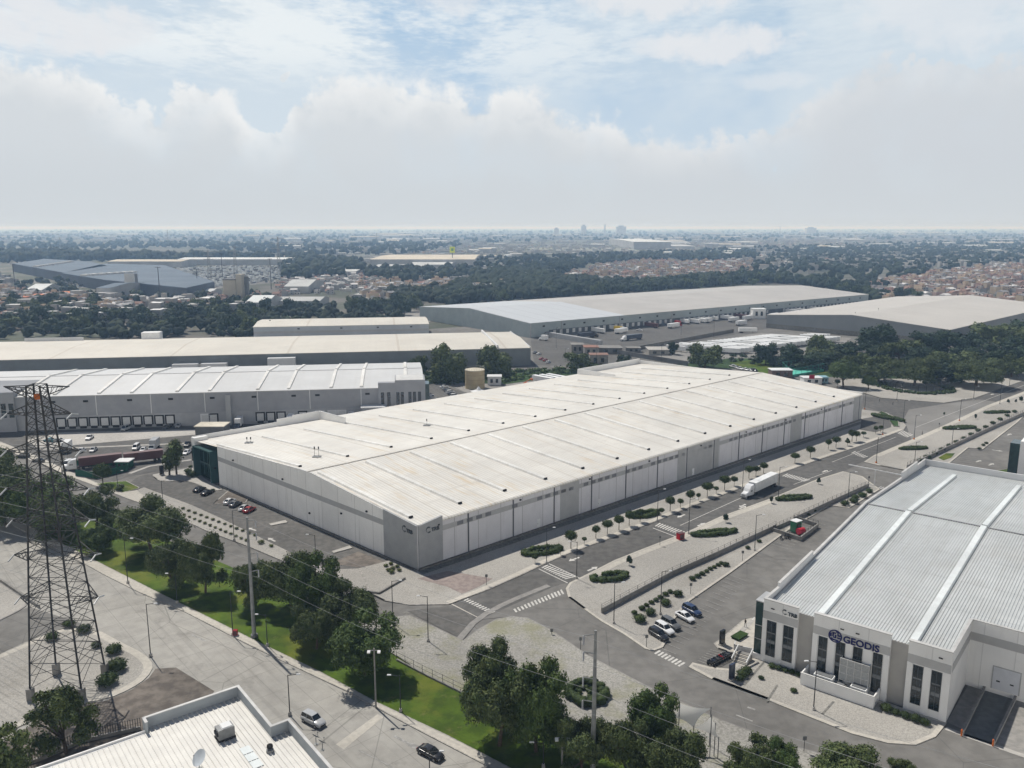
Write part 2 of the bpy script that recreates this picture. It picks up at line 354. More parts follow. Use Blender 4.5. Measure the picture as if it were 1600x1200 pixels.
# weedy gravel field south of the junction
bed('gravel_field', [(560, 969), (640, 962), (724, 1001), (745, 985), (775, 968), (800, 963), (825, 966), (862, 985), (920, 1025), (1020, 1077), (1125, 1125), (1200, 1152), (1240, 1166), (1330, 1192), (1460, 1235), (1460, 1380), (1250, 1350), (1090, 1220), (900, 1130), (725, 1088), (640, 1040), (575, 1000)], M_gravs, h=.14, mk=M_concd, kerb=.25)
sheet('parking_bay', [(636, 955), (724, 1000), (750, 967), (708, 946)], .03, M_asph3)
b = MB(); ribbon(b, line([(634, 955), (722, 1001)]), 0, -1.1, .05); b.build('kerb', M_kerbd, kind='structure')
b = MB(); ribbon(b, line([(724, 1001), (752, 968), (800, 942), (862, 917)], 1), .3, 1.7, .04); b.build('gutter', M_concd, kind='structure')
# main boulevard
BV_N = [(705, 945), (760, 923), (815, 899), (850, 882), (887, 866), (1025, 815), (1080, 792), (1150, 766), (1200, 747), (1275, 720), (1350, 695), (1412, 672), (1414, 664), (1400, 655), (1385, 646)]
BV_S = [(884, 912), (915, 900), (960, 877), (1000, 861), (1075, 832), (1125, 809), (1200, 782), (1275, 751), (1317, 737), (1365, 712), (1425, 687), (1475, 665), (1542, 634), (1600, 612), (1760, 560)]
sheet('boulevard', [(705, 945)]+BV_N[1:12]+[(1414, 664), (1385, 646), (1340, 632), (1300, 612), (1375, 622), (1475, 630), (1525, 622), (1600, 595), (1740, 545), (1760, 562)]+BV_S[::-1][1:]+[(884, 932), (750, 968)], .004, M_asph)
sheet('street', [(750, 968), (862, 918), (886, 910), (884, 926), (912, 952), (940, 972), (975, 992), (1007, 1014), (1022, 1018), (1034, 1012), (1078, 1038), (1112, 1062), (1200, 1095), (1262, 1120), (1330, 1147), (1387, 1162), (1430, 1165), (1462, 1152), (1472, 1135), (1560, 1165), (1700, 1220), (1700, 1400), (1460, 1260), (1330, 1192), (1240, 1166), (1125, 1125), (1020, 1077), (920, 1025), (862, 985), (825, 966), (800, 963)], .006, M_asph2)
sheet('junction_paving', [(1425, 690), (1416, 664), (1412, 655), (1420, 640), (1470, 632), (1530, 624), (1556, 628), (1475, 665)], .012, M_conc if False else mat('pale_junction', (.22, .215, .205), (.17, .165, .155), s=.08, var=.18, det=3))
# plot of the main warehouse: gravel, red paving by the corner
bed('gravel_bed', [(575, 927), (600, 939), (640, 946), (700, 945), (760, 923), (815, 899), (850, 882), (887, 866), (1025, 815), (1080, 792), (1150, 766), (1200, 747), (1275, 720), (1350, 695), (1412, 672), (1416, 665), (1405, 655), (1385, 645), (1345, 640), (1240, 660), (655, 893), (632, 880), (607, 877), (560, 889), (572, 910)], M_grav, kerb=.35)
sheet('street_paving', [(1346, 655), (1386, 648), (1394, 658), (1392, 668), (1368, 676), (1344, 672)], .17, M_asph)
bed('planted_median', [(1372, 646), (1378, 644), (1392, 650), (1404, 660), (1405, 668), (1396, 667), (1388, 656)], M_wild, base=.17, h=.3, kerb=.3)
sheet('red_paving', [(652, 905), (700, 893), (770, 905), (748, 918), (722, 929), (700, 918)], .165, M_pink)
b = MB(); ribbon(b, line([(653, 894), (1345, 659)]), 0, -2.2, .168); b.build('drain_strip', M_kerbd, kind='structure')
b = MB(); ribbon(b, line([(705, 945), (760, 923), (815, 899), (850, 882), (887, 866), (1025, 815), (1080, 792), (1150, 766), (1200, 747), (1275, 720), (1350, 695), (1412, 672)]), .35, 1.8, .165); b.build('sidewalk', M_walk, kind='structure')
for s in ((560, 800), (1265, 1450)):
    pass
# parking lot beside the warehouse
sheet('parking_lot', [(200, 757), (215, 745), (262, 735), (305, 738), (330, 757), (400, 788), (500, 832), (600, 874), (607, 877), (560, 888), (510, 891), (430, 868), (387, 850), (325, 827), (282, 807), (250, 792), (215, 765)], .004, M_asph3)
sheet('paving_patch', [(560, 862), (600, 878), (562, 887), (515, 880)], .012, M_dirtasph)
bed('planting_strip', [(215, 766), (225, 762), (300, 790), (340, 808), (430, 852), (470, 872), (512, 891), (560, 889), (572, 910), (574, 926), (470, 889), (387, 854), (325, 831), (282, 811), (250, 796), (228, 780)], M_grav, kerb=.25)
bed('lawn', [(150, 757), (165, 754), (198, 752), (218, 762), (216, 764), (192, 770), (172, 765)], M_grass, kerb=.3)
bed('entrance_island', [(236, 743), (246, 740), (262, 738), (278, 735), (304, 729), (312, 742), (332, 756), (352, 765), (330, 768), (310, 757), (284, 750), (264, 753), (248, 752)], M_conc, smooth=1, kerb=.3)
bed('sidewalk', ST_NE[1:8]+[(215, 766), (190, 770), (150, 754), (100, 733), (70, 718), (25, 700), (0, 690), (-60, 670)], M_walk, h=.13)
bed('parking_island', [(355, 768), (362, 763), (378, 772), (390, 777), (384, 786), (352, 787), (333, 788), (340, 781)], M_dirtasph, kerb=.35)
for q in (((420, 819), (446, 813), (450, 817), (424, 822)), ((518, 862), (546, 853), (551, 857), (522, 865))):
    bed('parking_island', q, M_conc, kerb=.2)
# dock yard in front of the left warehouse
sheet('dock_yard', [(-60, 690), (-10, 676), (90, 672), (300, 667), (480, 661), (640, 655), (600, 668), (440, 672), (330, 685), (300, 700), (300, 728), (262, 733), (200, 745), (170, 755), (100, 732), (0, 690)], .002, M_asph)
sheet('dock_apron', [(40, 688), (90, 676), (300, 671), (440, 668), (560, 662), (600, 660), (560, 668), (330, 677), (296, 680), (60, 700)], .01, M_conc)
b = MB(); ribbon(b, line([(60, 703), (300, 693), (420, 686)]), 0, 1.6, .012); b.build('concrete_strip', M_conc, kind='structure')
b = MB(); ribbon(b, line([(205, 740), (235, 729), (300, 719)]), 0, 1.4, .014); b.build('concrete_strip', M_conc, kind='structure')
# car park and tank yard behind
sheet('car_park', [(632, 600), (668, 598), (735, 615), (760, 622), (700, 650), (640, 665), (640, 640)], .006, M_asph)
sheet('tank_yard', [(700, 600), (735, 596), (775, 602), (830, 596), (935, 588), (960, 600), (780, 640), (740, 620)], .005, M_concd)
sheet('trailer_yard', [(760, 612), (800, 606), (850, 600), (930, 597), (930, 603), (860, 612), (780, 625)], .012, M_asph)
sheet('wild_strip', [(632, 590), (670, 588), (760, 585), (860, 580), (945, 570), (950, 580), (930, 586), (850, 592), (790, 600), (720, 598), (650, 600)], .02, M_wild)
sheet('dock_yard', [(829, 531), (1200, 488), (1380, 474), (1420, 490), (1230, 512), (1200, 513), (1010, 548), (975, 575), (835, 570)], .004, M_asph)
sheet('yard_wall_strip', [(976, 548), (1145, 516), (1150, 520), (982, 556)], .012, M_asph3)
sheet('trailer_park', [(1015, 553), (1185, 520), (1330, 528), (1320, 540), (1190, 556), (1040, 566)], .008, M_concd)
sheet('lawn', [(1140, 566), (1180, 562), (1250, 566), (1330, 570), (1330, 580), (1240, 586), (1195, 584), (1150, 574)], .015, M_grass)
sheet('wild_strip', [(1040, 572), (1140, 560), (1350, 560), (1600, 560), (1750, 545), (1750, 580), (1600, 588), (1500, 600), (1320, 590), (1240, 586), (1150, 576)], .010, M_wild)
bed('plaza', [(1318, 606), (1375, 622), (1475, 630), (1525, 622), (1600, 595), (1760, 540), (1700, 545), (1600, 582), (1520, 590), (1400, 592), (1330, 592), (1300, 596)], M_grav, kerb=.5, mk=M_kerbd)
# gravel strip between boulevard and parking yard, with the low wall on its far edge
bed('gravel_bed', [(884, 920), (890, 911), (915, 899), (960, 876), (1000, 860), (1075, 831), (1125, 808), (1200, 781), (1275, 750), (1317, 737), (1348, 745), (1357, 752), (1375, 765), (1327, 794), (1297, 790), (1255, 815), (1240, 823), (1200, 852), (1142, 895), (1077, 940), (1040, 985), (1042, 1000), (1036, 1012), (1020, 1018), (1007, 1014), (975, 992), (940, 972), (912, 952), (888, 934)], M_grav, mk=M_walk, kerb=.6)
bed('gravel_bed', [(1350, 722), (1365, 712), (1425, 687), (1475, 665), (1542, 634), (1600, 612), (1800, 540), (1900, 560), (1740, 600), (1600, 650), (1590, 660), (1536, 702), (1513, 700), (1470, 735), (1437, 740), (1412, 735), (1375, 728)], M_grav, mk=M_walk, kerb=.6)
b = MB(); ribbon(b, line(BV_S[1:7]), -.5, -2.2, .165); ribbon(b, line(BV_S[9:14]), -.5, -2.2, .165); b.build('sidewalk', M_walk, kind='structure')
# paving and parking yard around the right building
bed('gravel_bed', [(1076, 1043), (1082, 1036), (1110, 1043), (1140, 1046), (1158, 1030), (1190, 1030), (1243, 1050), (1267, 1060), (1385, 1098), (1412, 1108), (1480, 1129), (1472, 1140), (1462, 1152), (1430, 1165), (1387, 1162), (1330, 1147), (1262, 1120), (1200, 1095), (1112, 1062)], M_grav, mk=M_walk, kerb=.8)
b = MB()
for (a, c) in (((1200, 1098), (1216, 1072)), ((1286, 1118), (1304, 1098)), ((1164, 1072), (1195, 1036))): ribbon(b, line([a, c]), 0, .35, .18)
b.build('garden_edging', M_kerbd, kind='structure')
bed('entrance_island', [(1115, 1006), (1124, 1000), (1160, 970), (1176, 966), (1184, 1000), (1178, 1022), (1150, 1022), (1135, 1018), (1122, 1014)], M_walk, kerb=.3)
sheet('loading_yard', [(1479, 1128), (1560, 1165), (1760, 1240), (1900, 1100), (1700, 1020), (1518, 1062)], .01, M_concd)
sheet('yard', [(1417, 735), (1470, 735), (1513, 701), (1536, 703), (1590, 661), (1800, 600), (1900, 800), (1500, 800), (1372, 768)], .002, M_asph2)
bed('lawn', [(1466, 716), (1478, 709), (1492, 709), (1486, 716), (1474, 720)], M_grass, base=.13, h=.05, kerb=0)
bed('lawn', [(1552, 737), (1575, 733), (1575, 742), (1556, 742)], M_grass, h=.15, kerb=.2)
# ---------------------------------------------------------------- painted markings
def para(b, a, c, d, e, z): b.add([(*p[:2], z) for p in (G(*a), G(*c), G(*d), G(*e))], [(0, 1, 2, 3)])
def stripes(name, p0, p1, q0, q1, n, duty=.5, z=.022, m=None):
    """n bars between edge p0-p1 and edge q0-q1"""
    b = MB(); P0, P1, Q0, Q1 = (G(*v) for v in (p0, p1, q0, q1))
    for i in range(n):
        s, t = i/n, (i+duty)/n; A = P0.lerp(P1, s); B = P0.lerp(P1, t); C = Q0.lerp(Q1, t); D_ = Q0.lerp(Q1, s)
        vs = [(v.x, v.y, z) for v in (A, B, C, D_)]
        if (B-A).cross(C-A).z < 0: vs = vs[::-1]
        b.add(vs, [(0, 1, 2, 3)])
    return b.build(name, m or M_white, kind='structure')
stripes('crosswalk', (724, 938), (768, 960), (731, 935), (776, 957), 11)
stripes('crosswalk', (846, 887), (885, 906), (856, 882), (902, 902), 11)
stripes('crosswalk', (802, 952), (880, 920), (806, 957), (884, 927), 15)
stripes('crosswalk', (1023, 822), (1066, 837), (1031, 817), (1077, 833), 11)
stripes('crosswalk', (1222, 744), (1258, 753), (1230, 740), (1268, 750), 10)
stripes('crosswalk', (1330, 708), (1350, 716), (1336, 705), (1358, 714), 7)
stripes('crosswalk', (1400, 676), (1418, 684), (1408, 671), (1428, 680), 7)
stripes('crosswalk', (1022, 1021), (1064, 1043), (1030, 1016), (1074, 1037), 8, .55)
stripes('crosswalk', (1371, 763), (1392, 767), (1376, 760), (1400, 765), 6)
def stroke(name, pts, w, z=.024, m=None, kind='structure'):
    b = MB(); ribbon(b, line(pts), -w/2, w/2, z); return b.build(name, m or M_white, kind=kind)
stroke('lane_line', [(1063, 821), (1160, 777)], .22); stroke('lane_line', [(842, 889), (887, 911)], .3); stroke('lane_line', [(1020, 825), (1062, 841)], .3)
stroke('lane_line', [(706, 944), (752, 968)], .35, m=M_walk); stroke('lane_line', [(858, 881), (905, 903)], .3); stroke('lane_line', [(1300, 722), (1400, 683)], .2)
stroke('lane_line', [(1240, 757), (1300, 735)], .2); stroke('lane_line', [(1430, 668), (1600, 602)], .2)
def arrow(px, py, tx, ty, L=4.2, w=.28, z=.026):
    a = G(px, py); t = G(tx, ty); d = (t-a); d.z = 0; d.normalize(); n_ = Vector((-d.y, d.x, 0)); b = MB()
    f = lambda x, y: (a+d*x+n_*y)[:2]+(z,)
    b.add([f(0, -w), f(L*.6, -w), f(L*.6, w), f(0, w)], [(0, 1, 2, 3)]); b.add([f(L*.6, -w*3), f(L, 0), f(L*.6, w*3)], [(0, 1, 2)])
    b.build('road_arrow', M_white, kind='structure')
for a in ((905, 871, 880, 880), (918, 892, 940, 883), (1070, 804, 1050, 812), (1090, 822, 1110, 814), (1155, 795, 1170, 789), (1285, 738, 1300, 732), (1165, 788, 1140, 800), (430, 846, 418, 840), (400, 829, 390, 826), (1548, 617, 1562, 612), (1525, 722, 1534, 719), (1545, 727, 1553, 724), (1574, 680, 1582, 677), (1550, 703, 1558, 704)):
    arrow(*a, L=3.6)
M_faint = mat('faded_paint', (.36, .355, .34), (.25, .245, .235), s=1.2, lo=.4, hi=.6)
for a, c, w_ in (((616, 1150), (640, 1163), .5), ((640, 1163), (652, 1168), 1.0), ((300, 955+37), (322, 1002), .4), ((1168, 1105), (1180, 1109), .45), ((1150, 1117), (1176, 1127), .3), ((0, 905), (60, 925), .12), ((560, 1172), (640, 1212), .15)): stroke('faded_mark', [a, c], w_, m=M_faint)
def bays(name, p0, p1, q0, q1, n, w=.14, m=None):
    b = MB(); P0, P1, Q0, Q1 = (G(*v) for v in (p0, p1, q0, q1))
    for i in range(n+1):
        A = P0.lerp(P1, i/n); C = Q0.lerp(Q1, i/n); ribbon(b, [A[:2], C[:2]], -w/2, w/2, .022)
    b.build(name, m or mat('worn_paint', (.38, .37, .35), (.24, .235, .22), s=2.5, lo=.4, hi=.6), kind='structure')
bays('bay_lines', (1032, 1012), (1140, 898), (1056, 1022), (1166, 908), 18)
bays('bay_lines', (1205, 850), (1262, 812), (1232, 858), (1290, 820), 12)
bays('bay_lines', (672, 602), (740, 622), (655, 606), (712, 634), 18)
bays('bay_lines', (1478, 735), (1500, 712), (1500, 742), (1530, 716), 9)
bays('bay_lines', (1110, 1015), (1090, 1032), (1135, 1022), (1118, 1042), 6)
# ---------------------------------------------------------------- buildings
class Fr:
    """frame on a wall line: s runs along the wall, t goes into the building, z up"""
    def __init__(s, P0, P1, inside):
        s.o = V2(P0); s.u = (V2(P1)-s.o).normalized(); s.L = (V2(P1)-s.o).length; s.w = Vector((-s.u.y, s.u.x, 0))
        if (V2(inside)-s.o).dot(s.w) < 0: s.w = -s.w
        s.ang = math.atan2(s.u.y, s.u.x)
    def __call__(s, a, t=0., z=0.): p = s.o+s.u*a+s.w*t; return Vector((p.x, p.y, z))
    def sx(s, px, py):                                         # where picture point (px,py) meets the wall plane
        v = (py-CY)/F; k = (px-CX)/F/(CT-v*ST); d = Vector((k, 1, 0)); c = lambda a, b_: a.x*b_.y-a.y*b_.x
        t = c(s.o, s.u)/c(d, s.u); return (d*t-s.o).dot(s.u)
    def box(s, b, s0, s1, t0, t1, z0, z1, zt=None):            # block in frame coordinates; zt: top heights at (s0,s1)
        za, zb = (z1, z1) if zt is None else zt
        p = [s(s0, t0), s(s1, t0), s(s1, t1), s(s0, t1)]
        return b.prism([(q.x, q.y) for q in p], z0, [za, zb, zb, za], bottom=True)
    def rect(s, b, s0, s1, z0, z1, proud=.04, t=0.): return s.box(b, s0, s1, t-proud, t+.02, z0, z1)
def wall_mat(name, c, c2, per, ang, off=0., dark=.55, streak=.25):
    def fn(n, P, col):
        q = rotated(n, P, ang, 1/per, 1/per); sp_ = n.new('ShaderNodeSeparateXYZ'); n.put(sp_.inputs[0], q)
        f = n.m('FRACT', n.m('ADD', sp_.outputs[0], off)); l = n.m('LESS_THAN', f, .16/per)
        col = n.mix(n.m('MULTIPLY', l, dark), col, (.05, .05, .055))
        wn = n.new('ShaderNodeTexWhiteNoise', noise_dimensions='1D'); n.put(wn.inputs['W'], n.m('FLOOR', n.m('ADD', sp_.outputs[0], off))); col = n.mix(n.m('MULTIPLY', wn.outputs[0], .12), col, (.3, .3, .3))
        st = n.noise(rotated(n, P, ang, .9, .9, .06), 1.0, 4)
        return n.mix(n.ss(st, .55, .8, 0., streak), col, (.16, .15, .14))
    return mat(name, c, c2, s=.25, var=.05, fn=fn)
def roof_mat(name, c, c2, ang, rib=1.0, stain=.4, ribd=.12, seam=15.2, soff=0., stc=(.50, .38, .22), lo=.35, hi=.65):
    def fn(n, P, col):
        q = rotated(n, P, ang, 1, 1); sp_ = n.new('ShaderNodeSeparateXYZ'); n.put(sp_.inputs[0], q)
        if ribd:
            f = n.m('FRACT', n.m('DIVIDE', sp_.outputs[0], rib)); l = n.m('LESS_THAN', f, .22); col = n.mix(n.m('MULTIPLY', l, ribd), col, (.2, .2, .2))
        wn = n.new('ShaderNodeTexWhiteNoise', noise_dimensions='1D'); n.put(wn.inputs['W'], n.m('FLOOR', n.m('DIVIDE', sp_.outputs[0], max(rib, .9)))); col = n.mix(n.m('MULTIPLY', wn.outputs[0], .10), col, (.36, .35, .33))
        f2_ = n.m('FRACT', n.m('DIVIDE', sp_.outputs[1], 11.)); l2 = n.m('LESS_THAN', f2_, .02); col = n.mix(n.m('MULTIPLY', l2, .22), col, (.3, .28, .25))
        st = n.noise(rotated(n, P, ang, .8, .035), 1.0, 5, .6); pat = n.noise(P, .03, 4, .6)
        col = n.mix(n.m('MULTIPLY', n.ss(st, .5, .72, 0., stain), n.ss(pat, .4, .62)), col, stc)
        sh = n.noise(rotated(n, P, ang, .06, .30), 1.0, 6, .65)
        col = n.mix(n.ss(sh, .5, .75, 0., stain*.6), col, (.42, .40, .37))
        if seam:
            f = n.m('FRACT', n.m('DIVIDE', n.m('ADD', sp_.outputs[0], soff), seam)); l = n.m('LESS_THAN', f, .022); col = n.mix(n.m('MULTIPLY', l, .45), col, (.35, .30, .24))
        return col
    return mat(name, c, c2, s=.12, var=.05, rough=.55, fn=fn, spec=.25, lo=lo, hi=hi)
M_glass = mat('dark_glass', (.012, .018, .022), (.02, .028, .032), s=.8, rough=.12, spec=.7)
M_glassg = mat('green_glass', (.008, .03, .028), (.012, .04, .035), s=.8, rough=.1, spec=.7)
M_frame = mat('metal_frame', (.42, .43, .44), rough=.5)
M_pale = mat('pale_paint', (.76, .76, .75), (.72, .72, .71), s=.3, var=.05)
M_paleb = mat('pale_panel', (.58, .59, .60), (.54, .55, .56), s=.3, var=.05)
M_band = mat('grey_band', (.40, .405, .41), (.37, .375, .38), s=.5, var=.05)
M_dgrey = mat('dark_grey_paint', (.34, .35, .36), (.31, .32, .33), s=.4, var=.06)
M_cap = mat('parapet_cap', (.55, .55, .54), rough=.6)
M_dark = mat('dark_rubber', (.02, .02, .022), (.03, .03, .03))
M_door = mat('dock_door', (.50, .51, .52), (.44, .45, .46), s=2., rough=.6)
M_white_m = mat('white_metal', (.72, .73, .73), (.66, .67, .67), s=.7, rough=.4)
M_steel = mat('galvanised_steel', (.26, .27, .27), (.20, .205, .21), s=1., rough=.55, metal=.3)
M_dsteel = mat('dark_steel', (.035, .038, .042), (.055, .055, .055), s=.9, rough=.6, metal=.2)
M_navy = mat('navy_letters', (.015, .018, .09), (.02, .022, .10), rough=.5)
M_signgrey = mat('grey_letters', (.06, .075, .09), (.08, .09, .10), rough=.6)
def gable(f, b, L, Dp, he, hr, rt, hf=None, s0=0.):
    """four walls with gable ends; ridge parallel to u at t=rt*Dp"""
    hb = hf if hf is not None else he
    p = lambda s, t, z: f(s, t, z)
    b.quad(p(s0, 0, 0), p(L, 0, 0), p(L, 0, he), p(s0, 0, he)); b.quad(p(L, Dp, 0), p(s0, Dp, 0), p(s0, Dp, hb), p(L, Dp, hb))
    for s_ in (s0, L): b.add([p(s_, 0, 0), p(s_, Dp, 0), p(s_, Dp, hb), p(s_, rt*Dp, hr), p(s_, 0, he)], [(0, 1, 2, 3, 4)])
def roofs(f, b, L, Dp, he, hr, rt, hb=None, ov=.3, s0=0., th=.25):
    hb = he if hb is None else hb; p = lambda s, t, z: f(s, t, z)
    for k, (ta, za, tb, zb) in enumerate(((-ov, he, rt*Dp, hr), (rt*Dp, hr, Dp+ov, hb))):
        for dz in (0, th): b.quad(p(s0-ov, ta, za+dz), p(L+ov, ta, za+dz), p(L+ov, tb, zb+dz), p(s0-ov, tb, zb+dz))
        if k == 0: b.quad(p(s0-ov, ta, za), p(L+ov, ta, za), p(L+ov, ta, za+th), p(s0-ov, ta, za+th))
        else: b.quad(p(L+ov, tb, zb), p(s0-ov, tb, zb), p(s0-ov, tb, zb+th), p(L+ov, tb, zb+th))
        for s_ in (s0-ov, L+ov): b.quad(p(s_, ta, za), p(s_, tb, zb), p(s_, tb, zb+th), p(s_, ta, za+th))
def bar(f, b, s, t0, z0, t1, z1, w=1.1, h=.5):               # raised ridge-light on a slope
    a, c = f(s, t0, z0), f(s, t1, z1); u = f.u*(w/2); up = Vector((0, 0, h)); q = [a-u, a+u, a+u*.72+up, a-u*.72+up, c-u, c+u, c+u*.72+up, c-u*.72+up]
    b.add(q, [(0, 1, 2, 3), (7, 6, 5, 4), (1, 0, 4, 5), (2, 1, 5, 6), (3, 2, 6, 7), (0, 3, 7, 4)])
def text(body, size, m, loc, rot, parent, depth=.08, name='lettering', bold=True):
    c = bpy.data.curves.new(name, 'FONT'); c.body = body; c.size = size; c.extrude = depth; c.resolution_u = 4; c.offset = .022*size if bold else 0
    o = bpy.data.objects.new(name, c); COL.objects.link(o); dg = bpy.context.evaluated_depsgraph_get(); me = bpy.data.meshes.new_from_object(o.evaluated_get(dg)); bpy.data.objects.remove(o)
    me.materials.clear(); me.materials.append(m); o = bpy.data.objects.new(name, me); COL.objects.link(o); o.parent = parent
    o.location = Vector(loc)-wloc(parent); o.rotation_euler = rot; return o
# ===== main warehouse
A, B_, C_ = G(653, 891), G(1344, 656), G(304, 741)
fm = Fr(A, B_, C_); LM = fm.L; DM = (C_-A).dot(fm.w); fm.n = fm.w.copy(); fm.w = (C_-A)/DM; HE, HR, RT = 11.0, 14.8, .40
main = thing('warehouse', 'huge pale flat-gabled warehouse with long white stained roof in the middle of the industrial park', 'warehouse', A)
zroof = lambda t, L=DM, he=HE, hr=HR, rt=RT: he+(hr-he)*(t/(rt*L)) if t < rt*L else hr+(he+.3-hr)*((t-rt*L)/(L*(1-rt)))
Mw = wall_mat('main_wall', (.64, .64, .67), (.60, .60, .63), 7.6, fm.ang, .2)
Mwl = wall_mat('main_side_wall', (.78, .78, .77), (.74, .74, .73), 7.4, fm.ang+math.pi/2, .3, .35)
b = MB(); p = fm
b.quad(p(0), p(LM), p(LM, 0, HE), p(0, 0, HE)); b.cur = 1
b.cur = 0; b.quad(p(LM, DM), p(0, DM), p(0, DM, HE+.3), p(LM, DM, HE+.3))
b.add([p(LM, 0), p(LM, DM), p(LM, DM, HE+.3), p(LM, RT*DM, HR), p(LM, 0, HE)], [(0, 1, 2, 3, 4)])
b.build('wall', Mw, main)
fl = Fr(A, C_, B_)                                             # side wall frame, s from the near corner
ENT = fl.sx(343, 752)                                          # the office recess starts here
b = MB(); S1 = 12.5
hw = lambda s: min(14.9, 11.9+3.0*(s-S1)/(RT*DM-S1)) if s < RT*DM else 14.9-2.4*(s-RT*DM)/(ENT-RT*DM)
n_ = 16; sv = [S1+(ENT-S1)*i/n_ for i in range(n_+1)]
for a, c in zip(sv, sv[1:]): fl.box(b, a, c, -.05, .35, 0, 0, zt=(hw(a), hw(c)))
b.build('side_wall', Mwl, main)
b = MB()
for a, c in zip(sv, sv[1:]): fl.box(b, a, c, -.12, .42, 0, 0, zt=(hw(a)+.12, hw(c)+.12)); 
b.v = [q if q[2] > 1 else (q[0], q[1], max(hw(0), 0)) for q in b.v]
b = MB()
for a, c in zip(sv, sv[1:]):
    q = [fl(a, -.1), fl(c, -.1), fl(c, .42), fl(a, .42)]; za, zc = hw(a), hw(c); vs = [(*q[0][:2], za), (*q[1][:2], zc), (*q[2][:2], zc), (*q[3][:2], za)]
    b.add(vs+[(v[0], v[1], v[2]+.14) for v in vs], [(0, 1, 5, 4), (2, 3, 7, 6), (4, 5, 6, 7)])
b.build('wall_cap', M_cap, main)
b = MB(); fl.rect(b, S1, ENT, 8.0, 9.4, .09); fm.rect(b, 7.6, LM-6, 8.0, 9.3, .05); b.build('wall_band', M_band, main)
# dark corner block, 1.1 m above the eaves, with the owner's mark on both faces
b = MB(); fl.box(b, 0, S1, -.25, .3, 0, 0, zt=(11.05, 12.25)); fm.box(b, .25, 7.4, -.25, .3, 0, 11.6, zt=(10.95, 11.9)); b.build('corner_wall', M_dgrey, main)
# blocks of darker wall and pale openings in the band
for x0, y0, x1, y1 in ((875, 815, 904, 803), (1058, 745, 1070, 741), (1071, 740, 1112, 722), (1113, 722, 1122, 720), (1234, 690, 1251, 684), (1332, 660, 1345, 656)):
    b = MB(); fm.rect(b, fm.sx(x0, y0), fm.sx(x1, y1), 0.01, HE-.1, .08); b.build('dark_wall_panel', M_band, main)
rr = random.Random(3)
for i in range(70):
    s = 9+i*3.05
    if s > LM-10 or rr.random() < .30: continue
    b = MB(); fm.rect(b, s, s+1.9, 8.2, 9.15, .08); b.build('louvre', mat('louvre_grey', (.20, .205, .22), (.17, .175, .19), s=1), main)
for i in range(15):
    b = MB(); fm.rect(b, 15.4+i*15.2, 15.75+i*15.2, 0, HE, .14); b.build('downpipe', mat('downpipe_grey', (.13, .135, .15)), main)
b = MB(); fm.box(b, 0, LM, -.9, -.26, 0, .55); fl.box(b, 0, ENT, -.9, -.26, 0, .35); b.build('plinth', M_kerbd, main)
for s in (39.5, 64.0, 110.0, 150.0):
    b = MB(); fm.rect(b, s, s+1.1, .6, 2.9, .1); d = b.build('door', M_white_m, main); b = MB(); fm.rect(b, s+.15, s+.25, 1.6, 1.75, .16); b.build('handle', M_dark, d)
for i in range(8):
    b = MB(); s = 6+i*27; fm.rect(b, s, s+.45, 9.7, 10.05, .35); b.build('wall_lamp', M_dark, main)
for s, z in ((30, 6.6), (58, 9.9), (86, 9.9), (19, 9.8), (98, 5.0), (45, 3)):
    b = MB(); fl.rect(b, s, s+.5, z, z+.4, .4); b.build('wall_lamp', M_dark, main)
# roof
Mr = roof_mat('main_roof', (.65, .635, .59), (.595, .58, .54), fm.ang, rib=1.0, stain=.6, ribd=.3, soff=-(fm.o.dot(fm.u))-9.4+.2)
b = MB(); z0 = .12
for (ta, za, tb, zb) in ((.1, HE, RT*DM, HR), (RT*DM, HR, DM, HE+.3)):
    b.quad(p(.3, ta, za+z0), p(LM-.2, ta, za+z0), p(LM-.2, tb, zb+z0), p(.3, tb, zb+z0))
b.quad(p(7.4, -.3, HE-.15), p(LM, -.3, HE-.15), p(LM, .1, HE+z0), p(7.4, .1, HE+z0)); b.quad(p(7.4, -.3, HE-.45), p(LM, -.3, HE-.45), p(LM, -.3, HE-.15), p(7.4, -.3, HE-.15))
rf = b.build('roof', Mr, main)
b = MB(); b.cur = 0
for i in range(46):
    a = i*LM/46; fm.box(b, a, a+LM/46-.2, RT*DM-.25, RT*DM+.25, HR+z0, HR+z0+.16)
b.build('ridge_cap', mat('ridge_grey', (.46, .44, .41), (.36, .35, .33), s=.9), rf)
M_bar = mat('ridge_light', (.68, .68, .66), (.60, .59, .56), s=.5, rough=.5)
for i in range(15):
    s = 1.8+i*15.2
    b = MB(); bar(fm, b, s, 4.6, zroof(4.6)+z0, RT*DM-2.5, zroof(RT*DM-2.5)+z0, 1.45, .5); b.build('roof_ventilator', M_bar, rf)
    b = MB(); fm.box(b, s-.55, s+.55, 4.3, 4.62, zroof(4.4)+z0, zroof(4.4)+z0+.46); b.build('vent_cap', M_dark, rf)
    b = MB(); e = RT*DM+7; bar(fm, b, s, DM-14, zroof(DM-14)+z0, e, zroof(e)+z0, 1.2, .45); b.build('roof_ventilator', M_bar, rf)
    b = MB(); fm.box(b, s-.4, s+.4, e-.4, e, zroof(e)+z0, zroof(e)+z0+.45); b.build('vent_cap', M_dark, rf)
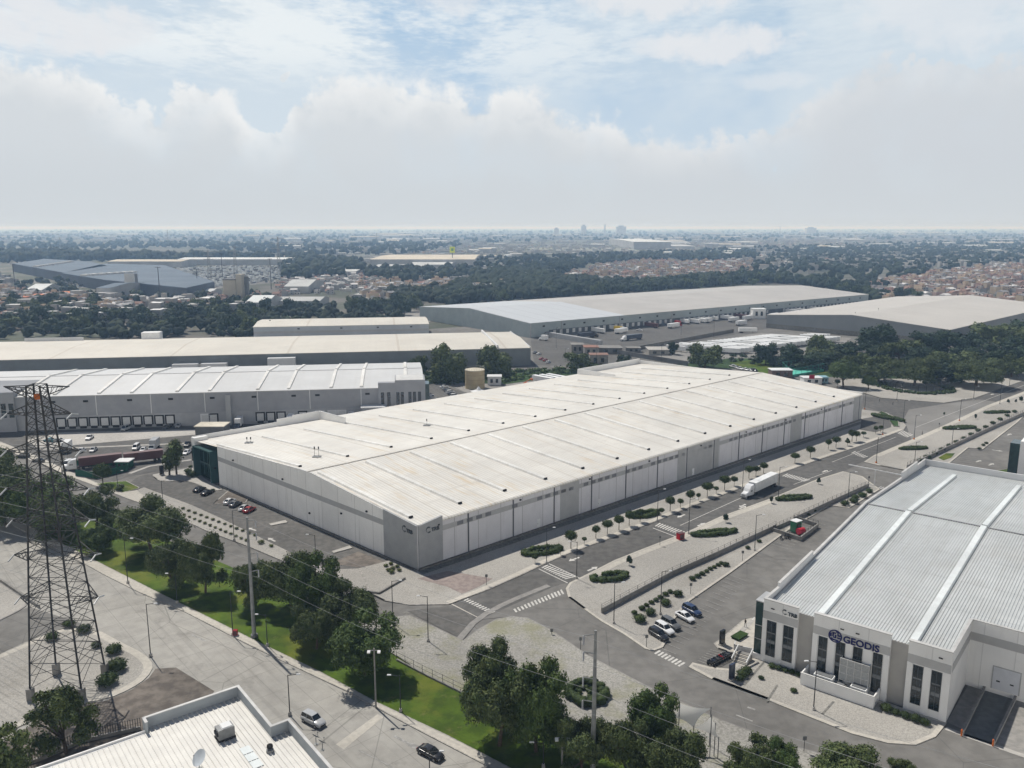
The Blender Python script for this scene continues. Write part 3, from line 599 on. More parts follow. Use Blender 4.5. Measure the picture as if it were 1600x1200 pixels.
# corner parapets (far left by the office, far end)
b = MB(); fl2 = Fr(fm(0, DM), fm(LM, DM), A)
fl2.box(b, 0, 30, 0, .4, HE-1, 12.7); fl2.box(b, 30, 36, 0, .4, HE-1, 13.7); fl2.box(b, 36, 47, 0, .4, HE-1, 14.2); fm.box(b, 46.6, 47, DM-16, DM-.4, HE-1, 14.2, zt=(14.2, 14.2))
b.build('parapet', M_pale, main)
b = MB(); fl2.box(b, -.05, 30, -.06, .46, 12.7, 12.84); fl2.box(b, 30, 36, -.06, .46, 13.7, 13.84); fl2.box(b, 36, 47.05, -.06, .46, 14.2, 14.34); fm.box(b, 46.54, 47.06, DM-16, DM-.46, 14.2, 14.34); b.build('parapet_cap', M_cap, main)
b = MB(); fl2.box(b, LM-46, LM+.2, 0, .4, HE-1, 13.9); fm.box(b, LM-46, LM-45.6, DM-22, DM-.4, HE-1, 13.9); fm.box(b, LM-.2, LM+.2, DM-46, DM-.4, HE-2, 13.2); b.build('parapet', M_pale, main)
b = MB(); fm.box(b, LM-.2, LM+.2, 0, 30, HE-2, 11.9, zt=None); b.build('parapet', M_pale, main)
# office recess with the dark green glass porch
b = MB(); fl.box(b, ENT, DM, 4.2, 4.6, 0, 11.2); fl.box(b, ENT, ENT+.4, .35, 4.2, 0, 12.2); b.build('recess_wall', M_pale, main)
e0, e1 = fl.sx(336, 753), fl.sx(311, 742)
b = MB(); fl.box(b, e0, e1+.8, -1.2, 4.0, 10.0, 10.4); fl.box(b, e0, e0+.5, -1.2, 4.1, 0, 10.0); fl.box(b, e1+.3, e1+.8, -1.2, 4.1, 0, 10.0); b.build('porch_frame', mat('green_porch', (.03, .075, .075), (.035, .085, .085), rough=.4), main)
b = MB(); fl.box(b, e0+.5, e1+.3, 1.0, 1.3, 0, 10.0); g_ = b.build('porch_glass', M_glassg, main)
b = MB(); fl.box(b, e0+.5, e1+.3, .8, 1.0, 4.6, 5.1)
for k in range(5): s = e0+.5+(e1-e0-.2)*k/4; fl.box(b, s, s+.12, .85, .99, 0, 10)
b.build('mullion', mat('mullion_green', (.06, .10, .10)), g_)
b = MB(); fl.box(b, e1+.8, DM, -.4, 4.2, 0, 12.7); b.build('tower_block', M_pale, main)
b = MB(); fl.rect(b, e1+2.0, e1+3.2, 4.8, 9.2, .06, t=-.4); b.build('window', M_glass, main)
b = MB(); fl.box(b, e1+.8, DM, -.8, -.4, 0, .4); b.build('step', M_conc, main)
def antenna(loc, h, n, name='rooftop_mast', label=''):
    t = thing(name, label, 'mast', loc); b = MB()
    for k in range(n): x = (k-(n-1)/2)*1.2; b.tube((x, 0, 0), (x, 0, h), .06, .04); b.box(x, 0, h*.75, .3, .3, .7)
    b.tube((-.9, 0, .4), (.9, 0, .4), .04); b.build('mast', M_dsteel, t, world=False)
    b = MB(); b.box(0, 0, 0, 2.4, 1.6, .25); b.build('base_frame', M_steel, t, world=False); return t
def onroof(px, py):                                            # point of the main roof seen at a picture position
    z = 12.5
    for _ in range(6): g = G(px, py, z); z = zroof(max(0, min(DM, (g-fm.o).dot(fm.n))))+z0
    return G(px, py, z)
antenna(onroof(495, 714), 3.2, 2, label='pair of dark mast pipes with boxes on the left part of the main white roof')
antenna(onroof(389, 692), 1.6, 2, label='low thin metal frame on the main white roof near the office corner')
antenna(onroof(667, 665), 2.2, 1, label='small dark antenna on the far slope of the main white roof')
# owner's mark: a cut ring with three raised letters
def logo(f, s, z, sz, parent, m=M_signgrey, mark='TRB', depth=.08, out=.3):
    b = MB(); c = f(s, -out, z)
    for k in range(22):
        t = math.pi*(.25+1.55*k/22); t2 = math.pi*(.25+1.55*(k+1)/22); r0, r1 = sz*.62, sz*(.8+.2*math.sin(t*1.3))
        P = [f(s+r*math.cos(a), -out-.001*k, z+r*math.sin(a)) for a, r in ((t, r0), (t2, r0), (t2, r1), (t, r1))]
        Q = [q-f.w*depth for q in P]; b.add(P+Q, [(0, 1, 2, 3), (7, 6, 5, 4), (0, 4, 5, 1), (2, 6, 7, 3), (1, 5, 6, 2), (3, 7, 4, 0)])
    b.add([f(s-sz*.1, -out, z-sz*1.3), f(s+sz*.25, -out, z-sz*.4), f(s+sz*.05, -out-.06, z-sz*.5)], [(0, 1, 2)])
    o = b.build('logo', m, parent)
    return o
def wtext(f, body, s, z, size, m, parent, out=.32, flip=1):
    """lettering on a wall: reads from outside"""
    right = f.u*flip; up = Vector((0, 0, 1)); nrm = right.cross(up)
    M = Matrix((right, up, nrm)).transposed().to_euler()
    return text(body, size, m, f(s, -out, z), M, parent)
logo(fm, 3.0, 9.3, .9, main, out=.3); wtext(fm, 'TRB', 4.0, 8.75, 1.3, M_signgrey, main)
logo(Fr(fl(10, 0), fl(0, 0), B_), 5.6, 9.3, .9, main, out=.3)
ff = Fr(fl(20, 0), fl(0, 0), B_); wtext(ff, 'TRB', 20-3.6, 8.7, 1.3, M_signgrey, main)

# ===== right office warehouse (corrugated roof)
F0, F1 = G(1190, 1030), G(1479, 1127); W_ = G(1475, 724, 12.6)
fg = Fr(F0, F1, W_); LG = fg.L; HG = 12.4
DG = 118.0; EG, RG = 11.2, 14.6
off = thing('office_warehouse', 'warehouse with ribbed pale metal roof and office front of tall dark windows at right', 'warehouse', F0)
gz = lambda t: EG+(RG-EG)*t/(DG*.51) if t < DG*.51 else RG-(RG-EG)*(t-DG*.51)/(DG*.49)
bx = [(fg.sx(1178, 1026), fg.sx(1243, 1049)), (fg.sx(1267, 1058), fg.sx(1385, 1097)), (fg.sx(1412, 1106), LG)]
Mgw = wall_mat('office_wall', (.76, .76, .745), (.72, .72, .71), 5.0, fg.ang, .1, .2, .12)
RC = 14.4; XR = 110.
b = MB(); T1 = [(0, .5), (1, .5)]
for a, c in bx: fg.box(b, a if a > 0 else 0, c, -.6, .0, 0, HG)
fg.box(b, LG-.4, LG, 0, RC, 0, HG); fg.box(b, LG-.4, XR, RC, RC+.4, 0, HG)
b.build('front_wall', Mgw, off)
for a, c in ((bx[0][1], bx[1][0]), (bx[1][1], bx[2][0])): b = MB(); fg.box(b, a, c, -.1, .0, 0, EG+.2); b.build('recessed_panel', mat('warm_grey', (.36, .35, .33), (.33, .32, .305), s=.4, var=.04), off)
b = MB(); fg.box(b, 0, LG, 0, .3, 0, EG); b.build('inner_wall', M_pale, off)
b = MB()
for a, c in bx: fg.rect(b, max(a, 0), c, 8.7, 10.2, .05, t=-.6)
fs_ = Fr(fg(LG, 0), fg(LG, RC), F0); fs_.rect(b, 0, RC, 8.7, 10.2, .05); fg.rect(b, LG, XR, 8.7, 10.2, .05, t=RC)
b.build('wall_band', mat('mid_grey_band', (.44, .44, .435), (.41, .41, .405), s=.4), off)
# west side wall and its stepped parapet
fw = Fr(F0, fg(0, DG), F1)
b = MB(); fw.box(b, 0, DG, 0, .35, 0, EG-.1)
st = [(0, 5, 12.4), (5, 19, 13.6), (19, 31, 14.3), (31, 62, 15.3), (62, 86, 15.1), (86, 103, 14.4), (103, DG, 13.4)]
zz_ = [(0, 12.4, 12.4), (6, 12.4, 12.4), (6.01, 13.2, 13.2), (24, 14.0, 14.0), (24.01, 13.1, 13.1), (60, 15.1, 15.1), (92, 13.5, 13.5), (92.01, 14.9, 14.9), (108, 14.4, 14.4), (108.01, 13.3, 13.3), (DG, 13.0, 13.0)]
for (a, z1, _), (c, z2, __) in zip(zz_, zz_[1:]):
    if c-a > .1: fw.box(b, a, c, -.02, .37, EG-.1, 0, zt=(z1, z2))
b.build('side_wall', M_paleb, off)
b = MB()
for (a, z1, _), (c, z2, __) in zip(zz_, zz_[1:]):
    if c-a > .1:
        q = [fw(a, -.08), fw(c, -.08), fw(c, .44), fw(a, .44)]; vs = [(*q[0][:2], z1+.002), (*q[1][:2], z2+.002), (*q[2][:2], z2+.002), (*q[3][:2], z1+.002)]
        b.add(vs+[(v[0], v[1], v[2]+.14) for v in vs], [(0, 1, 5, 4), (2, 3, 7, 6), (4, 5, 6, 7), (0, 4, 7, 3), (1, 2, 6, 5)])
for a, c in bx: fg.box(b, max(a, 0)-.05, c+.05, -.68, .1, HG, HG+.14)
fg.box(b, LG-.46, LG+.08, .1, RC, HG, HG+.14); fg.box(b, LG+.08, XR, RC-.08, RC+.46, HG, HG+.14)
b.build('parapet_cap', mat('cap_grey', (.5, .5, .49), rough=.6), off)
b = MB(); fg.box(b, .4, 30, DG-.4, DG, 0, 13.0); b.build('rear_wall', M_paleb, off)
b = MB()
b.quad(fg(XR, RC+.4), fg(XR, DG), fg(XR, DG, EG), fg(XR, RC+.4, EG)); b.build('end_wall', M_paleb, off)
# ribbed roof: real trapezoid profile, ribs running down both slopes
b = MB(); pit, s = .52, .45; prof_ = []
while s < XR: prof_ += [(s, 0), (s+.27, 0), (s+.32, .09), (s+.47, .09)]; s += pit
def strip(sa, za, sb, zb, t0, t1): b.quad(fg(sa, t0, gz(t0)+za), fg(sb, t0, gz(t0)+zb), fg(sb, t1, gz(t1)+zb), fg(sa, t1, gz(t1)+za))
for (sa, za), (sb, zb) in zip(prof_, prof_[1:]):
    t0 = .35 if sb < LG-.3 else RC+.5
    strip(sa, za, sb, zb, t0, DG*.51); strip(sa, za, sb, zb, DG*.51, DG-.4)
def sheet_fn(n, P, col):
    q = rotated(n, P, fg.ang, 1, 1); s_ = n.new('ShaderNodeSeparateXYZ'); n.put(s_.inputs[0], q)
    wn = n.new('ShaderNodeTexWhiteNoise', noise_dimensions='1D'); n.put(wn.inputs['W'], n.m('FLOOR', n.m('DIVIDE', s_.outputs[0], 2.76))); col = n.mix(n.m('MULTIPLY', wn.outputs[0], .16), col, (.36, .37, .36))
    f = n.m('FRACT', n.m('DIVIDE', s_.outputs[1], 12.2)); col = n.mix(n.m('MULTIPLY', n.m('LESS_THAN', f, .012), .4), col, (.22, .22, .21))
    col = n.mix(n.ss(n.noise(rotated(n, P, fg.ang, .9, .05), 1., 5), .5, .75, 0., .45), col, (.36, .365, .35))
    return n.mix(n.ss(n.noise(P, .09, 5, .6), .5, .7, 0., .25), col, (.42, .41, .38))
Mgr = mat('ribbed_roof', (.50, .52, .52), (.45, .47, .47), s=.25, var=.06, rough=.45, spec=.4, fn=sheet_fn)
gr = b.build('roof', Mgr, off)
b = MB(); fg.box(b, .4, XR, DG*.51-.22, DG*.51+.22, RG+.0, RG+.24); b.build('ridge_cap', mat('ridge_dark', (.22, .23, .24), (.3, .3, .3), s=.7), gr)
xs = [fg.sx(1275, 1061)+.3]; 
def srf(px, py):
    z = 12.
    for _ in range(6): g = G(px, py, z); z = gz(max(0, min(DG, (g-fg.o).dot(fg.w))))
    return (g-fg.o).dot(fg.u), (g-fg.o).dot(fg.w)
sA = srf(1378, 850)[0]; sB = srf(1470, 935)[0]; sC = 2*sB-sA; M_glr = mat('roof_skylight', (.66, .70, .70), (.60, .63, .63), s=.6, rough=.35)
for k in range(8):
    s = sA+k*(sB-sA); t0 = .1 if s < LG else RC+.8
    b = MB(); bar(fg, b, s, t0, gz(t0)+.16, DG*.51-.4, gz(DG*.51-.4)+.16, 1.5, .42); b.build('skylight', M_glr, gr)
    b = MB(); bar(fg, b, s, DG*.51+.4, gz(DG*.51+.4)+.16, DG-9, gz(DG-9)+.16, 1.5, .42); b.build('skylight', M_glr, gr)
# tall windows
def tallwin(f, s0, s1, z0, z1, parent, t=-.6, low=None):
    w_ = MB(); f.rect(w_, s0, s1, z0, z1, .03, t=t); o = w_.build('window', M_glass, parent)
    fr_ = MB(); H_ = z1-z0
    for k in (.0, .36, .46, .64, .985): f.rect(fr_, s0, s1, z0+H_*k, z0+H_*k+.07, .06, t=t)
    for k in (0, .5, 1): f.rect(fr_, s0+(s1-s0)*k-.03, s0+(s1-s0)*k+.03, z0, z1, .062, t=t)
    fr_.build('window_frame', mat('window_frame', (.10, .11, .12)), o)
    for ka, kb in ((.37, .45), (.655, .68)): bl = MB(); f.rect(bl, s0+.1, s1-.1, z0+H_*ka, z0+H_*kb, .045, t=t); bl.build('spandrel', mat('spandrel', (.20, .21, .215)), o)
    return o
def colw(x0, y0, x1, y1, z0=1.2, z1=8.6): return fg.sx(x0, y0), fg.sx(x1, y1), z0, z1
for (a, c, z0_, z1_) in ((.9, 2.6, 1.5, 8.5), (4.0, 5.8, 1.5, 8.5)): tallwin(fg, a, c, z0_, z1_, off)
S2 = bx[1]; w2 = S2[1]-S2[0]
for fr0, fr1 in ((.085, .20), (.32, .435), (.545, .66), (.80, .915)): tallwin(fg, S2[0]+w2*fr0, S2[0]+w2*fr1, 1.2, 8.5, off)
S3 = bx[2]; w3 = S3[1]-S3[0]
for fr0, fr1 in ((.15, .38), (.58, .81)): tallwin(fg, S3[0]+w3*fr0, S3[0]+w3*fr1, 1.5, 8.5, off)
b = MB()
for s in (1.5, S2[0]+w2*.36, S2[0]+w2*.56, S3[0]+w3*.7): fg.rect(b, s, s+.6, 10.9, 11.05, .2, t=-.6)
b.build('wall_lamp', M_dark, off)
# pilasters between windows
b = MB()
for a, c in ((0, .8), (2.75, 3.85), (5.95, bx[0][1])): fg.rect(b, a, c, .0, 8.7, .12, t=-.6)
for fa, fb in ((0, .07), (.215, .305), (.45, .53), (.675, .785), (.93, 1)): fg.rect(b, S2[0]+w2*fa, S2[0]+w2*fb, 0, 8.7, .12, t=-.6)
for fa, fb in ((0, .135), (.395, .565), (.825, 1)): fg.rect(b, S3[0]+w3*fa, S3[0]+w3*fb, 0, 8.7, .12, t=-.6)
b.build('pilaster', M_pale, off)
# green glazed corner
b = MB(); fg.box(b, -1.5, -.05, -.45, 4.2, 1.2, HG-.9); gg = b.build('corner_glazing', M_glassg, off)
b = MB()
for z in (4.1, 6.8): fg.box(b, -1.56, -.02, -.51, 4.26, z, z+.12)
fg.box(b, -1.6, -.02, -.5, 4.3, HG-.9, HG-.7); b.build('transom', M_frame, gg)
b = MB(); fg.box(b, -1.9, -.03, -.7, 4.4, 0, 1.19); b.build('plinth', M_pale, off)
# roller door and recess lamp
r0, r1 = 0, 0
fr_ = Fr(fg(LG, RC), fg(XR, RC), fg(LG, DG)); r0 = fr_.sx(1549, 1078); r1 = fr_.sx(1590, 1092)
b = MB(); fr_.rect(b, r0, r1, .9, 5.0, .07); rd = b.build('roller_door', mat('roller_door', (.60, .62, .66), (.56, .58, .62), s=.6, rough=.5), off)
b = MB(); fr_.rect(b, r0-.18, r0, .9, 5.15, .1); fr_.rect(b, r1, r1+.18, .9, 5.15, .1); fr_.rect(b, r0, r1, 5.0, 5.15, .1); b.build('door_frame', M_frame, rd)
for k in (.14, .66): b = MB(); fr_.rect(b, r0+(r1-r0)*k, r0+(r1-r0)*(k+.14), 2.35, 2.6, .1); b.build('vision_panel', M_dark, rd)
r2 = r1+3.2
b = MB(); fr_.rect(b, r2, r2+4.4, 1.1, 4.6, .12); rd = b.build('dock_seal', M_dark, off)
# signs
logo_c = fg.sx(1311, 1070)
sg0 = S2[0]+w2*.30
b = MB(); c0 = (sg0, 9.35)
for k in range(28):
    t, t2 = 2*math.pi*k/28, 2*math.pi*(k+.99)/28
    for r0_, r1_ in ((.98, 1.18),):
        P = [fg(c0[0]+r*math.cos(a), -.68, c0[1]+r*math.sin(a)) for a, r in ((t, r0_), (t2, r0_), (t2, r1_), (t, r1_))]; Q = [q-fg.w*.1 for q in P]
        b.add(P+Q, [(0, 1, 2, 3), (7, 6, 5, 4), (0, 4, 5, 1), (2, 6, 7, 3), (1, 5, 6, 2), (3, 7, 4, 0)])
for (x0, x1, z0_, z1_) in ((-.95, -.62, -.25, .45), (-.5, -.25, -.1, .65), (-.5, .1, .45, .65), (-.05, .2, -.2, .25), (-.35, .2, -.35, -.15), (.35, .9, .1, .35), (.35, .55, .1, .75), (.35, .95, -.35, -.1), (-.6, .6, -.85, -.6), (-.75, -.4, -.75, -.45), (.1, .6, .75, .95)):
    fg.box(b, c0[0]+x0, c0[0]+x1, -.78, -.68, c0[1]+z0_, c0[1]+z1_)
b.build('emblem', M_navy, off)
wtext(fg, 'GEODIS', sg0+1.35, 8.72, 1.72, M_navy, off, out=.72)
logo(fg, 4.0, 11.0, .55, off, out=.68); wtext(fg, 'TRB', 4.65, 10.55, .95, M_signgrey, off, out=.7)

# ===== generic far warehouses
def shed(name, label, P, u, L, Dp, he, hr, rt, mw, mr, back=None, props=True, parts=True):
    f = Fr(P, V2(P)+V2(u), V2(P)+V2(back)); t = thing(name, label, 'warehouse', V2(P)); b = MB(); gable(f, b, L, Dp, he, hr, rt); b.build('wall', mw, t)
    b = MB(); roofs(f, b, L, Dp, he, hr, rt); r = b.build('roof', mr, t); return t, f, r
# left dock warehouse (white roof with ridge lights)
R2 = G(663, 654); u2 = V2(G(87, 672))-V2(G(562, 657.5)); u2.normalize()
M_w2 = mat('dock_wall', (.28, .29, .31), (.255, .265, .285), s=.3, var=.07)
angle2 = math.atan2(u2.y, u2.x)
M_r2 = roof_mat('white_roof', (.51, .52, .525), (.485, .495, .50), angle2, ribd=0, stain=.12, seam=0)
w2t, f2, r2f = shed('warehouse', 'long grey dock warehouse with clean white roof behind the steel tower at the left', R2, u2, 205, 64, 13.6, 16.2, .5, M_w2, M_r2, back=(0, 50))
zr2 = lambda t: 13.6+2.6*(t/32) if t < 32 else 16.2-2.6*((t-32)/32)
def s2roof(px, py):
    z = 14.
    for _ in range(6): g = G(px, py, z); z = zr2(max(0, min(64, (g-f2.o).dot(f2.w))))+.25
    return (g-f2.o).dot(f2.u)
for px, py in ((635, 609), (564, 609), (516, 610), (447, 614), (397, 616), (320, 618), (267, 620), (192, 623), (138, 625), (66, 627), (10, 628)):
    s = s2roof(px, py); b = MB(); bar(f2, b, s, 1.5, zr2(1.5)+.25, 31, zr2(31)+.25, 1.6, .6); b.build('roof_ventilator', M_bar, r2f)
    b = MB(); bar(f2, b, s, 33, zr2(33)+.25, 62, zr2(62)+.25, 1.6, .6); b.build('roof_ventilator', M_bar, r2f)
b = MB(); f2.box(b, 0, 205, 31.7, 32.3, 16.4, 16.6); b.build('ridge_cap', M_band, r2f)
b = MB(); f2.rect(b, 17, 205, 0.01, 5.6, .12); b.build('lower_wall', mat('dock_lower', (.32, .33, .35), (.29, .30, .315), s=.4), w2t)
b = MB()
for i in range(9): f2.rect(b, 26+i*21, 26.3+i*21, 5.6, 13.6, .1)
b.build('downpipe', M_paleb, w2t)
for px in [90+17*i for i in range(11)]+[315, 328]+[401+16.2*i for i in range(3)]+[467, 494, 513, 528]:
    s = f2.sx(px+7, 668); hd = px not in (275, 494, 513, 528, 315)
    b = MB(); f2.rect(b, s-1.9, s+1.9, 1.1, 4.9, .3); dk = b.build('dock_door' if hd else 'gate', M_dark if hd else M_paleb, w2t)
    b = MB(); f2.rect(b, s-1.35, s+1.35, 1.3, 4.4, .34)
    b.build('shutter', M_door, dk)
    if hd: b = MB(); f2.rect(b, s-1.2, s+1.2, .3, 1.05, .5); b.build('dock_leveller', M_dark, dk)
for px in (84, 135, 204, 268, 333, 398, 460, 497, 575, 597):
    s = f2.sx(px, 640); b = MB(); f2.rect(b, s-.9, s+.9, 11, 11.8, .25); b.build('wall_lamp', M_dark, w2t)
s = f2.sx(359, 660); b = MB(); f2.box(b, s-1, s+1, -1.3, 0, 0, 12.5); b.build('ladder_cage', M_dgrey, w2t)
# its office corner
b = MB(); f2.box(b, -.6, 12, -1.2, 12, 0, 17.0); f2.box(b, 12, 19, -1.0, 2, 0, 16.0); b.build('office_block', M_w2, w2t)
b = MB(); f2.box(b, .05, 11.6, -.9, 11.6, 17.001, 17.05); b.build('office_roof', M_cap, w2t)
for s in (1.2, 3.3, 5.2, 8.4, 10.2, 14, 16.6):
    b = MB(); f2.rect(b, s, s+1.3, 6.2, 12, .05, t=-1.2 if s < 12 else -1.0); o = b.build('window', M_glass, w2t); b = MB(); f2.rect(b, s, s+1.3, 1.6, 5.0, .05, t=-1.2 if s < 12 else -1.0); b.build('pane', M_glass, o)
b = MB(); f2.box(b, -2.4, -.62, 2, 10, 0, 14.5); b.build('glazed_corner', M_glassg, w2t)
b = MB(); f2.box(b, 16, 26, -6, -1.1, 0, 6.5); b.build('annex', M_w2, w2t)
b = MB(); f2.box(b, 15.8, 26.2, -6.2, -1.0, 6.5, 6.9); b.build('annex_roof', M_paleb, w2t); b = MB(); f2.rect(b, 17, 25, 3, 5.6, .06, t=-6); b.build('annex_glazing', M_glass, w2t)
s9 = f2.sx(27, 655); b = MB(); f2.box(b, s9, 225, -1.4, 30, 0, 16.0); b.build('office_block', M_w2, w2t)
for px in (10, 22, -6):
    s = f2.sx(px, 655); b = MB(); f2.rect(b, s-.9, s+.9, 5.8, 11.5, .06, t=-1.4); b.build('window', M_glass, w2t)
# dock shelters and small ramps
# long cream-roofed warehouse
R3 = G(829, 571); u3 = Vector((-.987, -.158, 0))
Mcw = mat('blue_grey_wall', (.16, .18, .19), (.145, .16, .17), s=.2, var=.06); Mcr = roof_mat('cream_roof', (.54, .515, .455), (.51, .485, .43), math.atan2(u3.y, u3.x), ribd=0, stain=.2, seam=62, soff=11, lo=.3, hi=.7)
w3t, f3, r3 = shed('warehouse', 'very long cream-roofed warehouse with blue-grey walls behind the dock warehouse', R3, u3, 318, 76, 10.3, 11.6, .5, Mcw, Mcr, back=(0, 50))
b = MB(); f3.box(b, 19, 20, 0.3, 76, 10.9, 12.4); f3.box(b, 0, .5, 0, 76, 10, 11.2); f3.box(b, 270, 304, 75.5, 76, 10.3, 12.6); b.build('parapet', M_paleb, w3t)
b = MB(); f3.box(b, 225, 236, 76.6, 84, 0, 14.5); b.build('plant_room', M_white_m, w3t)
for px, py in ((437, 568), (290, 572), (330, 572)):
    b = MB(); s = f3.sx(px, py); f3.box(b, s-9, s+6, -5, -.05, 0, 8.6 if px == 437 else 6.5); b.build('loading_canopy', M_paleb, w3t)
# small cream-roofed warehouse
Mw4 = mat('pale_blue_wall', (.42, .45, .48), (.38, .41, .44), s=.2, var=.06)
w4t, f4, r4 = shed('warehouse', 'smaller cream-roofed warehouse with pale walls set behind the long cream roof', (-61, 604), u3, 124, 50, 10.2, 11.6, .5, Mw4, Mcr, back=(0, 50))
b = MB(); f4.rect(b, 0, 124, 5.6, 7.2, .06); b.build('wall_band', M_band, w4t)
for s in (12, 36, 62, 92): b = MB(); f4.rect(b, s, s+1.6, 8.2, 9.0, .3); b.build('wall_lamp', M_dark, w4t)
# long far warehouse with docks
A5, B5 = G(828, 528), G(1356, 476); a5 = math.atan2(B5.y-A5.y, B5.x-A5.x)
Mw5 = mat('far_wall', (.30, .34, .35), (.27, .31, .32), s=.15, var=.05)
def r5fn(n, P, col):
    q = rotated(n, P, a5, 1, 1); sp_ = n.new('ShaderNodeSeparateXYZ'); n.put(sp_.inputs[0], q); o5 = Vector((A5.x, A5.y)).dot(Vector((math.cos(a5), math.sin(a5))))
    x = n.m('SUBTRACT', sp_.outputs[0], o5); new = n.m('LESS_THAN', x, 96.); f = n.m('FRACT', n.m('DIVIDE', x, 16.)); l = n.m('LESS_THAN', f, .05)
    col = n.mix(n.m('MULTIPLY', new, .8), col, (.46, .495, .53)); col = n.mix(n.m('MULTIPLY', n.m('MULTIPLY', l, n.m('MAXIMUM', new, n.m('GREATER_THAN', x, 330.))), .55), col, (.25, .26, .28)); return col
Mr5 = mat('far_roof', (.40, .39, .375), (.38, .37, .355), s=.05, var=.05, rough=.6, fn=r5fn)
w5t, f5, r5 = shed('warehouse', 'enormous grey distribution warehouse with two-tone roof, farthest of the park beyond the trailer yard', A5, B5-A5, (B5-A5).length, 160, 10.6, 15.5, .5, Mw5, Mr5, back=(-90, 135))
b = MB()
for i in range(7): f5.rect(b, 60*i+30, 60*i+30.8, 0, 10.6, .3)
f5.rect(b, 0, 1, 0, 10.6, .3); b.build('downpipe', M_dgrey, w5t)
for i in range(22):
    b = MB(); s = 12+i*20; f5.rect(b, s, s+1.8, 7.2, 8.4, .3); b.build('wall_lamp', M_dark, w5t)
b = MB(); f5.rect(b, 18, 430, .01, 4.6, .1); b.build('dock_band', mat('dock_dark', (.07, .08, .09), (.1, .11, .12), s=.3), w5t)  # dark band along the foot of the dock wall
for i in range(64):
    s = 22+i*6.3+(10 if i > 20 else 0)
    if 150 < s < 158 or 282 < s < 300: continue
    b = MB(); f5.rect(b, s, s+2.6, 1.2, 4.2, .3); b.build('dock_door', M_door, w5t)
b = MB(); f5.box(b, 14, 17, -60, -.4, 0, 3.5); b.build('side_fence_wall', M_dgrey, w5t)
# far right warehouse with pale roof
A6 = G(1482, 539); C6 = G(1197, 512); 
Mw6 = mat('right_far_wall', (.20, .215, .225), (.185, .20, .21), s=.15, var=.04); f6u = Vector(((C6-A6).y, -(C6-A6).x, 0)); Mr6 = mat('pale_far_roof', (.455, .44, .415), (.435, .42, .395), s=.05, var=.03, rough=.6)
w6t, f6, r6 = shed('warehouse', 'wide warehouse with smooth pale roof behind the park trees at the right edge', A6, f6u, 260, (C6-A6).length, 10.3, 15.5, .5, Mw6, Mr6, back=C6-A6)
b = MB(); f6b = Fr(A6, C6, f6(10, 10)); f6b.rect(b, 0, f6b.L, .01, 3.6, .15); b.build('lower_wall', M_kerbd, w6t)
for px, py in ((1372, 489), (1336, 493)):
    antenna(Vector((*G(px, py, 14)[:2], 14.0)), 4 if px == 1372 else 2.5, 1, label='thin dark mast standing on the %s part of the smooth pale far roof' % ('middle' if px == 1372 else 'left'))
# green-cornered building cut by the right edge
q0 = G(1588, 748); f7 = Fr(q0, q0+Vector((.77, -.638, 0)), q0+Vector((3, 60, 0))); t7 = thing('office_building', 'white office building with dark green glazed corner cut by the right edge', 'office building', q0)
b = MB(); f7.box(b, 0, 40, 0, 40, 0, 12.5); b.build('wall', M_pale, t7); b = MB(); f7.box(b, .6, 39, .6, 39, 12.501, 12.6); b.build('roof', M_white_m, t7)
b = MB(); f7.box(b, -3, -.05, 1.5, 8, .5, 11.2); b.build('corner_glazing', M_glassg, t7)
for s in (2.2, 6, 10): tallwin(f7, s, s+2.2, 1.2, 9.2, t7, t=0)
# ===== near roof at the lower left
t8 = thing('flat_roof_building', 'low building with ribbed white roof and grey parapet walls at the bottom left', 'building', G(222, 1120, 9.2))
HP, HRf = 9.6, 7.9
q = [G(x, y, HP) for x, y in ((222, 1122), (373, 1071), (448, 1127), (463, 1117), (620, 1243))]
f8 = Fr(q[0], q[1], q[1]+Vector((10, -20, 0)))
ln = lambda a, c: (c-a).length
e8 = f8.w; u8 = f8.u; L8 = ln(q[0], q[1])
s_c = (q[2]-q[0]).dot(u8); t_c = (q[2]-q[0]).dot(e8); s_d = (q[3]-q[0]).dot(u8)
Mw8 = mat('parapet_blue_grey', (.33, .36, .38), (.30, .325, .345), s=.5, var=.06)
b = MB(); f8.box(b, 0, L8, 0, .35, 0, HP); f8.box(b, L8-.35, L8, .35, t_c, 0, HP); f8.box(b, L8, L8+2.6, t_c-.35, t_c, 0, HP); f8.box(b, L8+2.25, L8+2.6, t_c, 60, 0, HP); f8.box(b, -.0, .35, .35, 1.6, 0, HP); b.build('parapet', Mw8, t8)
b = MB(); f8.box(b, -.04, L8+.04, -.04, .39, HP, HP+.1); f8.box(b, L8-.39, L8+.04, .39, t_c, HP, HP+.1); f8.box(b, L8+.04, L8+2.64, t_c-.39, t_c+.04, HP, HP+.1); f8.box(b, L8+2.21, L8+2.64, t_c+.04, 60, HP, HP+.1); f8.box(b, -.04, .39, .39, 1.64, HP, HP+.1); b.build('parapet_cap', M_cap, t8)
b = MB(); f8.box(b, -70, 0, 1.2, 1.6, 0, HRf); f8.box(b, -70, 0, 1.0, 1.25, HRf-.1, HRf+.3); b.build('wall', M_pale, t8)
b = MB(); s = -70.
while s < L8+2.2:
    t0 = .36 if 0 <= s < L8-.6 else (1.65 if s < 0 else t_c+.05)
    zr = lambda t: HRf-.03*t*0
    pr = [(s, 0), (s+.48, 0), (s+.54, .13), (s+.64, .13), (s+.7, 0)]
    for (sa, za), (sb, zb) in zip(pr, pr[1:]): b.quad(f8(sa, t0, HRf+za), f8(sb, t0, HRf+zb), f8(sb, 60, HRf+zb), f8(sa, 60, HRf+za))
    s += .7
